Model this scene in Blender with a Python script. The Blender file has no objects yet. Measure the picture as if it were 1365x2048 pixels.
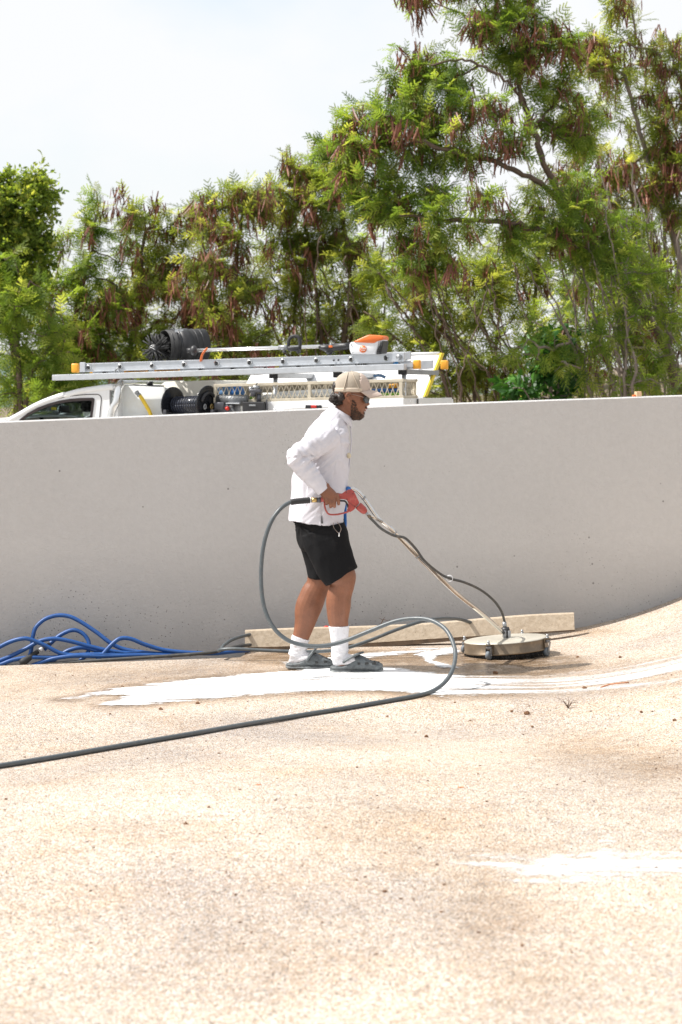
import bpy, bmesh, math, random
import numpy as np
from mathutils import Vector, Matrix, noise as mnoise

# ------------------------------------------------------------------ camera, sky, sun, exposure
SC = bpy.context.scene
COL = SC.collection
CAM_Z = 1.6
PITCH = math.radians(2.89)
FPX = 85.0 / 24.0 * 1365.0
FOCUS = 13.75
cam_data = bpy.data.cameras.new('camera')
cam = bpy.data.objects.new('camera', cam_data)
COL.objects.link(cam)
cam.location = (0, 0, CAM_Z)
cam.rotation_euler = (math.radians(90) - PITCH, 0, 0)
cam_data.sensor_fit = 'HORIZONTAL'
cam_data.sensor_width = 24.0
cam_data.lens = 85.0
cam_data.clip_end = 2000
cam_data.dof.use_dof = True
cam_data.dof.focus_distance = FOCUS
cam_data.dof.aperture_fstop = 5.0
SC.camera = cam

SUN_EL = math.radians(52)
SUN_H = Vector((-0.998, -0.06, 0)).normalized()
TO_SUN = Vector((SUN_H.x * math.cos(SUN_EL), SUN_H.y * math.cos(SUN_EL), math.sin(SUN_EL)))
world = bpy.data.worlds.new('World')
SC.world = world
world.use_nodes = True
wt = world.node_tree
wt.nodes.clear()
w_out = wt.nodes.new('ShaderNodeOutputWorld')
w_sky = wt.nodes.new('ShaderNodeTexSky')
w_sky.sky_type = 'NISHITA'
w_sky.sun_disc = False
w_sky.sun_elevation = SUN_EL
w_sky.sun_rotation = math.atan2(SUN_H.x, SUN_H.y)
w_sky.dust_density = 2.0
w_bg = wt.nodes.new('ShaderNodeBackground')
w_bg.inputs['Strength'].default_value = 0.15
w_cl = wt.nodes.new('ShaderNodeBackground')
w_cl.inputs['Color'].default_value = (0.97, 0.985, 1.0, 1)
w_cl.inputs['Strength'].default_value = 0.68
w_tc = wt.nodes.new('ShaderNodeTexCoord')
w_mp = wt.nodes.new('ShaderNodeMapping')
w_mp.inputs['Scale'].default_value = (1, 1, 1.7)
w_mp.inputs['Location'].default_value = (0.31, 0.15, 0.07)
w_ns = wt.nodes.new('ShaderNodeTexNoise')
w_ns.inputs['Scale'].default_value = 5.5
w_ns.inputs['Detail'].default_value = 7
w_ns.inputs['Roughness'].default_value = 0.5
w_rp = wt.nodes.new('ShaderNodeValToRGB')
w_rp.color_ramp.elements[0].position = 0.34
w_rp.color_ramp.elements[0].color = (0.55, 0.55, 0.55, 1)
w_rp.color_ramp.elements[1].position = 0.55
w_rp.color_ramp.elements[1].color = (1, 1, 1, 1)
w_mx = wt.nodes.new('ShaderNodeMixShader')
L = wt.links.new
L(w_sky.outputs[0], w_bg.inputs['Color'])
L(w_tc.outputs['Generated'], w_mp.inputs['Vector'])
L(w_mp.outputs[0], w_ns.inputs['Vector'])
L(w_ns.outputs['Fac'], w_rp.inputs['Fac'])
L(w_rp.outputs['Color'], w_mx.inputs['Fac'])
L(w_bg.outputs[0], w_mx.inputs[1])
L(w_cl.outputs[0], w_mx.inputs[2])
L(w_mx.outputs[0], w_out.inputs['Surface'])

sun_data = bpy.data.lights.new('sun', 'SUN')
sun_data.energy = 5.0
sun_data.angle = math.radians(0.5)
sun_data.color = (1.0, 0.965, 0.915)
sun = bpy.data.objects.new('sun', sun_data)
COL.objects.link(sun)
sun.rotation_euler = (-TO_SUN).to_track_quat('-Z', 'Y').to_euler()

SC.view_settings.view_transform = 'Standard'
SC.view_settings.look = 'None'
SC.view_settings.gamma = 1.0
SC.view_settings.use_curve_mapping = False
SC.view_settings.exposure = 0.56
SC.render.engine = 'CYCLES'
SC.cycles.max_bounces = 8
SC.cycles.transparent_max_bounces = 16
SC.cycles.use_denoising = True

# ------------------------------------------------------------------ helpers
random.seed(7)
RNG = np.random.default_rng(7)
UP = Vector((0, 0, 1))


def P(px, py, Y):
    """world point at depth Y on the sight line of photo pixel (px, py)"""
    a = (px - 682.5) / FPX
    b = (1024 - py) / FPX
    dy = math.cos(PITCH) + b * math.sin(PITCH)
    dz = -math.sin(PITCH) + b * math.cos(PITCH)
    t = Y / dy
    return Vector((a * t, Y, CAM_Z + dz * t))


def to_px(x, y, z):
    """numpy projection of world points to photo pixels"""
    zz = z - CAM_Z
    f = y * math.cos(PITCH) - zz * math.sin(PITCH)
    u = y * math.sin(PITCH) + zz * math.cos(PITCH)
    return 682.5 + FPX * x / f, 1024 - FPX * u / f


def sstep(x, a, b):
    t = np.clip((np.asarray(x, float) - a) / (b - a), 0, 1)
    return t * t * (3 - 2 * t)


def wall_y(x):
    return 15.383 + 0.23 * x


def gz(x, y):
    """height of the driveway"""
    x = np.asarray(x, float)
    y = np.asarray(y, float)
    r = np.clip(x - 1.0, 0, 2.2)
    ramp = 0.24 * (r / 1.25) ** 2
    ramp = ramp + np.clip(x - 3.2, 0, 99) * 0.30
    z = ramp * sstep(y, 8.5, 13.2)
    z = z + 0.0275 * np.clip(x, -6, 0) * sstep(y, 9, 14)
    und = 0.035 * np.sin(x * 1.25 + y * 0.8 + 0.6) + 0.024 * np.sin(x * 0.9 - y * 1.3 + 1.0) + 0.010 * np.sin(x * 2.6 + y * 1.9)
    return z + und * (1 - sstep(y, 11.6, 12.8))


def G(px, py, lift=0.0):
    """driveway point seen at a photo pixel"""
    lo, hi = 3.0, 17.0
    for _ in range(50):
        m = 0.5 * (lo + hi)
        p = P(px, py, m)
        if p.z > float(gz(p.x, p.y)) + lift:
            lo = m
        else:
            hi = m
    p = P(px, py, lo)
    p.z = float(gz(p.x, p.y)) + lift
    return p


def offset_of(parent):
    o = Vector((0, 0, 0))
    while parent is not None:
        o += parent.location
        parent = parent.parent
    return o


def link(o, parent=None):
    COL.objects.link(o)
    if parent is not None:
        o.parent = parent
    return o


def tag(o, label=None, cat=None, group=None, kind=None):
    if label:
        o['label'] = label
    if cat:
        o['category'] = cat
    if group:
        o['group'] = group
    if kind:
        o['kind'] = kind
    return o


def thing(name, label, cat, loc, group=None):
    o = bpy.data.objects.new(name, None)
    o.empty_display_size = 0.1
    o.location = loc
    link(o)
    return tag(o, label, cat, group)


def obj(name, vf, mat, parent=None, smooth=True, origin=None):
    """one mesh object from world-space (verts, faces)"""
    v, f = vf
    v = np.array([tuple(q) for q in v], dtype=np.float64) if not isinstance(v, np.ndarray) else v
    off = np.array(offset_of(parent)) if parent is not None else np.array(origin if origin is not None else (0, 0, 0), float)
    me = bpy.data.meshes.new(name)
    me.from_pydata((v - off).tolist(), [], [list(q) for q in f])
    if smooth:
        me.polygons.foreach_set('use_smooth', [True] * len(me.polygons))
    mats = mat if isinstance(mat, (list, tuple)) else [mat]
    for m in mats:
        me.materials.append(m)
    me.update()
    o = bpy.data.objects.new(name, me)
    link(o, parent)
    if parent is None:
        o.location = off
    return o


def quads_obj(name, verts, nper, mat, parent=None, tint=None, smooth=False, origin=None):
    """fast object of separate polygons with nper corners each (numpy)"""
    off = np.array(offset_of(parent)) if parent is not None else np.array(origin if origin is not None else (0, 0, 0), float)
    v = (verts - off).astype(np.float32)
    n = len(v)
    nf = n // nper
    me = bpy.data.meshes.new(name)
    me.vertices.add(n)
    me.vertices.foreach_set('co', v.ravel())
    me.loops.add(n)
    me.loops.foreach_set('vertex_index', np.arange(n, dtype=np.int32))
    me.polygons.add(nf)
    me.polygons.foreach_set('loop_start', np.arange(0, n, nper, dtype=np.int32))
    me.polygons.foreach_set('loop_total', np.full(nf, nper, dtype=np.int32))
    if tint is not None:
        at = me.attributes.new('tint', 'FLOAT', 'POINT')
        at.data.foreach_set('value', tint.astype(np.float32))
    me.materials.append(mat)
    me.update(calc_edges=True)
    me.validate()
    o = bpy.data.objects.new(name, me)
    link(o, parent)
    if parent is None:
        o.location = off
    return o


def join(*parts):
    V, F = [], []
    for v, f in parts:
        b = len(V)
        V.extend([tuple(q) for q in v])
        F.extend([[i + b for i in q] for q in f])
    return V, F


def spline(pts, per=8):
    """Catmull-Rom through the points"""
    p = [np.array(q, float) for q in pts]
    if len(p) < 3:
        return [Vector(q) for q in p]
    p = [2 * p[0] - p[1]] + p + [2 * p[-1] - p[-2]]
    out = []
    for i in range(1, len(p) - 2):
        a, b, c, d = p[i - 1], p[i], p[i + 1], p[i + 2]
        for k in range(per):
            t = k / per
            out.append(0.5 * ((2 * b) + (c - a) * t + (2 * a - 5 * b + 4 * c - d) * t * t + (3 * b - a - 3 * c + d) * t ** 3))
    out.append(p[-2])
    return [Vector(q) for q in out]


def tube(pts, r, n=8, cap=True, flat=1.0):
    """swept round bar; r scalar or one per point"""
    pts = [Vector(q) for q in pts]
    m = len(pts)
    rs = [r] * m if not hasattr(r, '__len__') else list(r)
    V, F = [], []
    t0 = (pts[1] - pts[0]).normalized()
    ref = Vector((0, 1, 0)) if abs(t0.y) < 0.9 else Vector((1, 0, 0))
    u = (ref - t0 * ref.dot(t0)).normalized()
    for i in range(m):
        a = pts[max(0, i - 1)]
        b = pts[min(m - 1, i + 1)]
        t = (b - a)
        t = t.normalized() if t.length > 1e-9 else t0
        u = (u - t * u.dot(t))
        u = u.normalized() if u.length > 1e-6 else t.orthogonal().normalized()
        w = t.cross(u)
        for k in range(n):
            an = 2 * math.pi * k / n
            V.append(pts[i] + u * (math.cos(an) * rs[i]) + w * (math.sin(an) * rs[i] * flat))
    for i in range(m - 1):
        for k in range(n):
            k2 = (k + 1) % n
            F.append([i * n + k, i * n + k2, (i + 1) * n + k2, (i + 1) * n + k])
    if cap:
        F.append(list(range(n))[::-1])
        F.append([(m - 1) * n + k for k in range(n)])
    return V, F


def loft(rings, n=24, e=2.0, caps=True):
    """rings: (centre Vector, half width in picture plane, half depth).  Cross sections lie across the path."""
    m = len(rings)
    V, F = [], []
    for i in range(m):
        c, a, b = Vector(rings[i][0]), rings[i][1], rings[i][2]
        p0 = Vector(rings[max(0, i - 1)][0])
        p1 = Vector(rings[min(m - 1, i + 1)][0])
        t = (p1 - p0).normalized()
        u = Vector((0, 1, 0)).cross(t)
        u = u.normalized() if u.length > 1e-4 else Vector((1, 0, 0))
        w = t.cross(u)
        for k in range(n):
            an = 2 * math.pi * k / n
            ca, sa = math.cos(an), math.sin(an)
            x = math.copysign(abs(ca) ** (2 / e), ca)
            y = math.copysign(abs(sa) ** (2 / e), sa)
            V.append(c + u * (x * a) + w * (y * b))
    for i in range(m - 1):
        for k in range(n):
            k2 = (k + 1) % n
            F.append([i * n + k, i * n + k2, (i + 1) * n + k2, (i + 1) * n + k])
    if caps:
        F.append(list(range(n))[::-1])
        F.append([(m - 1) * n + k for k in range(n)])
    return V, F


def resample(rings, per=4):
    """smooth interpolation of loft rings"""
    arr = [np.array([*r[0], r[1], r[2]], float) for r in rings]
    p = [2 * arr[0] - arr[1]] + arr + [2 * arr[-1] - arr[-2]]
    out = []
    for i in range(1, len(p) - 2):
        a, b, c, d = p[i - 1], p[i], p[i + 1], p[i + 2]
        for k in range(per):
            t = k / per
            out.append(0.5 * ((2 * b) + (c - a) * t + (2 * a - 5 * b + 4 * c - d) * t * t + (3 * b - a - 3 * c + d) * t ** 3))
    out.append(p[-2])
    return [(Vector(q[:3]), max(q[3], 1e-4), max(q[4], 1e-4)) for q in out]


def ell(c, rx, ry, rz, n=16, m=10):
    V, F = [], []
    for i in range(m + 1):
        th = math.pi * i / m
        for k in range(n):
            ph = 2 * math.pi * k / n
            V.append(Vector(c) + Vector((rx * math.sin(th) * math.cos(ph), ry * math.sin(th) * math.sin(ph), rz * math.cos(th))))
    for i in range(m):
        for k in range(n):
            k2 = (k + 1) % n
            F.append([i * n + k, (i + 1) * n + k, (i + 1) * n + k2, i * n + k2])
    return V, F


def prism(poly, dvec, bev=0.0):
    """extrude a planar polygon (list of Vectors) along dvec"""
    n = len(poly)
    d = Vector(dvec)
    V = [Vector(q) for q in poly] + [Vector(q) + d for q in poly]
    F = [list(range(n)), [2 * n - 1 - i for i in range(n)]]
    for i in range(n):
        j = (i + 1) % n
        F.append([i, i + n, j + n, j])
    if bev > 0:
        bm = bmesh.new()
        bv = [bm.verts.new(q) for q in V]
        for f in F:
            bm.faces.new([bv[i] for i in f])
        bmesh.ops.recalc_face_normals(bm, faces=bm.faces[:])
        bmesh.ops.bevel(bm, geom=bm.edges[:], offset=bev, segments=2, affect='EDGES', profile=0.5, clamp_overlap=True)
        bm.verts.index_update()
        V = [q.co.copy() for q in bm.verts]
        F = [[q.index for q in f.verts] for f in bm.faces]
        bm.free()
    return V, F


def box(c, ax, ay, az, bev=0.0):
    """box by centre and three half-axis vectors"""
    c, ax, ay, az = Vector(c), Vector(ax), Vector(ay), Vector(az)
    poly = [c - ax - ay - az, c + ax - ay - az, c + ax + ay - az, c - ax + ay - az]
    return prism(poly, az * 2, bev)


def disc_cyl(c, axis, r, h, n=24, r2=None, bev=0.0):
    c, axis = Vector(c), Vector(axis).normalized()
    a, b = c - axis * (h / 2), c + axis * (h / 2)
    r2 = r if r2 is None else r2
    if bev > 0:
        return tube([a, a + axis * bev * 0.01, a + axis * bev, b - axis * bev, b - axis * bev * 0.01, b], [max(r - bev, 1e-4), r - bev, r, r2, r2 - bev, max(r2 - bev, 1e-4)], n)
    return tube([a, b], [r, r2], n)


def remeshed(name, vf, voxel, mat, parent=None, smooth_it=2, origin=None, post=None):
    """join overlapping shells into one continuous surface"""
    v, f = vf
    me = bpy.data.meshes.new(name + '_src')
    me.from_pydata([tuple(q) for q in v], [], [list(q) for q in f])
    bm = bmesh.new()
    bm.from_mesh(me)
    bmesh.ops.recalc_face_normals(bm, faces=bm.faces[:])
    bm.to_mesh(me)
    bm.free()
    o = bpy.data.objects.new(name + '_src', me)
    COL.objects.link(o)
    md = o.modifiers.new('r', 'REMESH')
    md.mode = 'VOXEL'
    md.voxel_size = voxel
    md.use_smooth_shade = True
    if smooth_it:
        ms = o.modifiers.new('s', 'SMOOTH')
        ms.factor = 0.5
        ms.iterations = smooth_it
    dg = bpy.context.evaluated_depsgraph_get()
    ev = o.evaluated_get(dg)
    res = bpy.data.meshes.new_from_object(ev)
    bpy.data.objects.remove(o)
    bpy.data.meshes.remove(me)
    n = len(res.vertices)
    co = np.empty(n * 3, np.float32)
    res.vertices.foreach_get('co', co)
    co = co.reshape(-1, 3).astype(float)
    if post is not None:
        no = np.empty(n * 3, np.float32)
        res.vertices.foreach_get('normal', no)
        co = post(co, no.reshape(-1, 3).astype(float))
    off = np.array(offset_of(parent)) if parent is not None else np.array(origin if origin is not None else (0, 0, 0), float)
    res.vertices.foreach_set('co', (co - off).astype(np.float32).ravel())
    res.name = name
    res.materials.clear()
    res.materials.append(mat)
    res.polygons.foreach_set('use_smooth', [True] * len(res.polygons))
    res.update()
    r = bpy.data.objects.new(name, res)
    link(r, parent)
    if parent is None:
        r.location = off
    return r


def nz(p, s=1.0):
    return mnoise.noise(Vector(p) * s)


# ------------------------------------------------------------------ materials
def new_mat(name):
    m = bpy.data.materials.new(name)
    m.use_nodes = True
    nt = m.node_tree
    b = nt.nodes['Principled BSDF']
    return m, nt, b


def noise_node(nt, scale, detail=4, rough=0.55, vec=None, coord='Object'):
    n = nt.nodes.new('ShaderNodeTexNoise')
    n.inputs['Scale'].default_value = scale
    n.inputs['Detail'].default_value = detail
    n.inputs['Roughness'].default_value = rough
    if vec is None:
        tc = nt.nodes.new('ShaderNodeTexCoord')
        vec = tc.outputs[coord]
    nt.links.new(vec, n.inputs['Vector'])
    return n


def ramp(nt, fac, stops):
    r = nt.nodes.new('ShaderNodeValToRGB')
    el = r.color_ramp.elements
    while len(el) < len(stops):
        el.new(0.5)
    for e, (p, c) in zip(el, stops):
        e.position = p
        e.color = (*c, 1) if len(c) == 3 else c
    nt.links.new(fac, r.inputs['Fac'])
    return r


def mixc(nt, fac, a, b, mode='MIX'):
    m = nt.nodes.new('ShaderNodeMix')
    m.data_type = 'RGBA'
    m.blend_type = mode
    for i, s in ((0, fac), (6, a), (7, b)):
        if isinstance(s, (int, float)):
            m.inputs[i].default_value = s
        elif isinstance(s, tuple):
            m.inputs[i].default_value = (*s, 1) if len(s) == 3 else s
        else:
            nt.links.new(s, m.inputs[i])
    return m.outputs[2]


def bump(nt, b, h, strength, dist):
    n = nt.nodes.new('ShaderNodeBump')
    n.inputs['Strength'].default_value = strength
    n.inputs['Distance'].default_value = dist
    nt.links.new(h, n.inputs['Height'])
    nt.links.new(n.outputs[0], b.inputs['Normal'])
    return n


def pm(name, col, rough=0.5, metal=0.0, var=0.12, vs=9.0, bm=0.0, bs=60.0, dirt=None, damt=0.3, ds=14.0, coat=0.0):
    """plain procedural surface: base colour with noise variation, optional dirt and fine relief"""
    m, nt, b = new_mat(name)
    n = noise_node(nt, vs, 5)
    lo = tuple(max(0, c * (1 - var)) for c in col)
    hi = tuple(min(1, c * (1 + var)) for c in col)
    c = ramp(nt, n.outputs['Fac'], [(0.3, lo), (0.7, hi)]).outputs['Color']
    if dirt:
        d = noise_node(nt, ds, 6, 0.7)
        dm = ramp(nt, d.outputs['Fac'], [(0.52, (0, 0, 0)), (0.72, (damt, damt, damt))])
        c = mixc(nt, dm.outputs['Color'], c, dirt)
    nt.links.new(c, b.inputs['Base Color'])
    b.inputs['Metallic'].default_value = metal
    b.inputs['Roughness'].default_value = rough
    rn = ramp(nt, n.outputs['Fac'], [(0.3, (rough * 0.85,) * 3), (0.7, (min(1, rough * 1.15),) * 3)])
    nt.links.new(rn.outputs['Color'], b.inputs['Roughness'])
    if coat:
        b.inputs['Coat Weight'].default_value = coat
    if bm > 0:
        h = noise_node(nt, bs, 4)
        bump(nt, b, h.outputs['Fac'], 0.6, bm)
    return m


M = {}
M['white_paint'] = pm('white vehicle paint', (0.80, 0.80, 0.80), 0.25, 0, 0.03, 3, dirt=(0.62, 0.58, 0.52), damt=0.25, ds=5, coat=0.3)
M['white_plastic'] = pm('white tank plastic', (0.80, 0.81, 0.79), 0.4, 0, 0.04, 4, dirt=(0.66, 0.60, 0.48), damt=0.3, ds=6)
M['cream_plastic'] = pm('cream tank plastic', (0.78, 0.74, 0.65), 0.45, 0, 0.05, 4)
M['alu'] = pm('aluminium', (0.56, 0.585, 0.615), 0.42, 0.55, 0.05, 30, bm=0.0003, bs=200, dirt=(0.55, 0.53, 0.50), damt=0.4, ds=12)
M['alu_bright'] = pm('polished aluminium tube', (0.80, 0.80, 0.79), 0.22, 0.9, 0.04, 20)
M['chrome'] = pm('polished steel', (0.62, 0.60, 0.57), 0.09, 1.0, 0.05, 25)
M['steel'] = pm('worn stainless steel', (0.165, 0.125, 0.085), 0.35, 0.4, 0.14, 14, dirt=(0.34, 0.24, 0.14), damt=0.45, ds=22)
M['steel_top'] = pm('cream enamel lid', (0.50, 0.47, 0.40), 0.38, 0.25, 0.07, 8, dirt=(0.42, 0.36, 0.27), damt=0.4, ds=14)
M['black'] = pm('black plastic', (0.022, 0.022, 0.024), 0.45, 0, 0.25, 20, bm=0.0004, bs=150)
M['black_gloss'] = pm('glossy black paint', (0.012, 0.013, 0.016), 0.22, 0, 0.2, 10)
M['rubber'] = pm('black rubber', (0.025, 0.025, 0.026), 0.7, 0, 0.25, 30, bm=0.0005, bs=120)
M['dark_trim'] = pm('dark window trim', (0.025, 0.016, 0.015), 0.4, 0, 0.2, 10)
M['orange'] = pm('orange plastic', (0.72, 0.16, 0.03), 0.4, 0, 0.08, 12)
M['cap_orange'] = pm('amber end cap', (0.78, 0.36, 0.03), 0.45, 0, 0.1, 20)
M['yellow'] = pm('yellow strip', (0.72, 0.55, 0.03), 0.45, 0, 0.1, 15)
M['yellow_hose'] = pm('yellow hose', (0.74, 0.50, 0.03), 0.4, 0, 0.08, 15)
M['brass'] = pm('brass fitting', (0.52, 0.36, 0.14), 0.3, 0.9, 0.15, 50)
M['beige_metal'] = pm('beige painted steel', (0.56, 0.50, 0.39), 0.5, 0.1, 0.1, 15, dirt=(0.35, 0.29, 0.2), damt=0.4, ds=20)
M['blue_plastic'] = pm('blue plastic', (0.03, 0.14, 0.42), 0.35, 0, 0.12, 12)
M['blue_drum'] = pm('blue drum', (0.10, 0.20, 0.36), 0.35, 0, 0.2, 12)
M['green'] = pm('lime plastic', (0.25, 0.55, 0.05), 0.4, 0, 0.1, 12)
M['red'] = pm('red plastic', (0.55, 0.03, 0.02), 0.35, 0, 0.1, 12)
M['gun_red'] = pm('faded red gun plastic', (0.34, 0.052, 0.042), 0.5, 0, 0.15, 30, dirt=(0.50, 0.28, 0.22), damt=0.35, ds=40)
M['grey_metal'] = pm('grey metal', (0.30, 0.31, 0.32), 0.4, 0.6, 0.15, 20)
M['dark_metal'] = pm('dark engine metal', (0.09, 0.09, 0.10), 0.4, 0.5, 0.25, 25)
M['muffler'] = pm('dull muffler guard', (0.15, 0.155, 0.16), 0.45, 0.6, 0.2, 25)
M['seat'] = pm('dark seat fabric', (0.05, 0.045, 0.042), 0.8, 0, 0.2, 20)
M['hose_grey'] = pm('grey pressure hose', (0.070, 0.083, 0.090), 0.42, 0, 0.10, 40, dirt=(0.18, 0.17, 0.155), damt=0.4, ds=30, bm=0.0004, bs=300)
M['hose_black'] = pm('dark grey hose', (0.055, 0.055, 0.053), 0.5, 0, 0.18, 40, dirt=(0.22, 0.19, 0.15), damt=0.4, ds=22, bm=0.0004, bs=300)
M['hose_blue'] = pm('blue hose', (0.005, 0.062, 0.235), 0.45, 0, 0.12, 25, dirt=(0.06, 0.11, 0.2), damt=0.3, ds=18)
M['bluecloth'] = pm('blue cloth', (0.02, 0.14, 0.45), 0.8, 0, 0.12, 40, bm=0.001, bs=80)
M['wood'] = pm('raw pine offcut', (0.60, 0.40, 0.24), 0.7, 0, 0.15, 40)
M['clod'] = pm('brown dirt clod', (0.17, 0.085, 0.04), 0.9, 0, 0.4, 90, bm=0.002, bs=200)
M['petal'] = pm('orange leaf scrap', (0.45, 0.17, 0.07), 0.8, 0, 0.3, 60)
M['twig'] = pm('dry twig', (0.13, 0.085, 0.06), 0.85, 0, 0.3, 60)
M['sticker_white'] = pm('white sticker', (0.75, 0.76, 0.78), 0.4, 0, 0.03, 30)
M['ink_black'] = pm('black lettering', (0.02, 0.02, 0.02), 0.5, 0, 0.1, 30)
M['ink_white'] = pm('white lettering', (0.82, 0.82, 0.82), 0.5, 0, 0.03, 30)
M['sticker_blue'] = pm('blue sticker', (0.05, 0.3, 0.65), 0.4, 0, 0.05, 30)


def glass_mat():
    m, nt, b = new_mat('vehicle window glass')
    b.inputs['Base Color'].default_value = (0.55, 0.62, 0.62, 1)
    b.inputs['Roughness'].default_value = 0.03
    b.inputs['Transmission Weight'].default_value = 1.0
    b.inputs['IOR'].default_value = 1.1
    n = noise_node(nt, 6)
    r = ramp(nt, n.outputs['Fac'], [(0.3, (0.45, 0.52, 0.52)), (0.7, (0.6, 0.66, 0.66))])
    nt.links.new(r.outputs[0], b.inputs['Base Color'])
    return m


M['glass'] = glass_mat()


def leaf_mat(name, dark, mid, light, transl=0.70):
    m, nt, b = new_mat(name)
    at = nt.nodes.new('ShaderNodeAttribute')
    at.attribute_name = 'tint'
    n = noise_node(nt, 2.2, 3)
    add = nt.nodes.new('ShaderNodeMath')
    add.operation = 'MULTIPLY_ADD'
    nt.links.new(n.outputs['Fac'], add.inputs[0])
    add.inputs[1].default_value = 0.5
    nt.links.new(at.outputs['Fac'], add.inputs[2])
    r = ramp(nt, add.outputs[0], [(0.25, dark), (0.70, mid), (1.15 / 1.2, light)])
    nt.links.new(r.outputs[0], b.inputs['Base Color'])
    b.inputs['Roughness'].default_value = 0.45
    b.inputs['Specular IOR Level'].default_value = 0.4
    tr = nt.nodes.new('ShaderNodeBsdfTranslucent')
    hue = mixc(nt, 1.0, r.outputs[0], (1.35, 1.25, 0.5), 'MULTIPLY')
    nt.links.new(hue, tr.inputs['Color'])
    mx = nt.nodes.new('ShaderNodeMixShader')
    mx.inputs[0].default_value = transl
    nt.links.new(b.outputs[0], mx.inputs[1])
    nt.links.new(tr.outputs[0], mx.inputs[2])
    out = nt.nodes['Material Output']
    nt.links.new(mx.outputs[0], out.inputs['Surface'])
    return m


M['leaf'] = leaf_mat('feathery leaf', (0.105, 0.185, 0.042), (0.23, 0.335, 0.075), (0.45, 0.51, 0.15))
M['leaf_olive'] = leaf_mat('olive feathery leaf', (0.125, 0.185, 0.045), (0.26, 0.33, 0.085), (0.48, 0.51, 0.17))
M['leaf_round'] = leaf_mat('small oval leaf', (0.11, 0.18, 0.04), (0.24, 0.33, 0.07), (0.46, 0.50, 0.14))
M['leaf_dark'] = leaf_mat('glossy broad leaf', (0.02, 0.07, 0.015), (0.045, 0.14, 0.025), (0.12, 0.30, 0.045), 0.3)
M['bark'] = pm('brown bark', (0.125, 0.085, 0.062), 0.85, 0, 0.35, 12, bm=0.006, bs=40)
M['bark_pale'] = pm('pale grey bark', (0.22, 0.175, 0.15), 0.85, 0, 0.3, 14, bm=0.004, bs=50)
M['pod'] = pm('dry brown pod', (0.155, 0.053, 0.030), 0.5, 0, 0.5, 7, dirt=(0.34, 0.15, 0.085), damt=0.6, ds=9)


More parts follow.
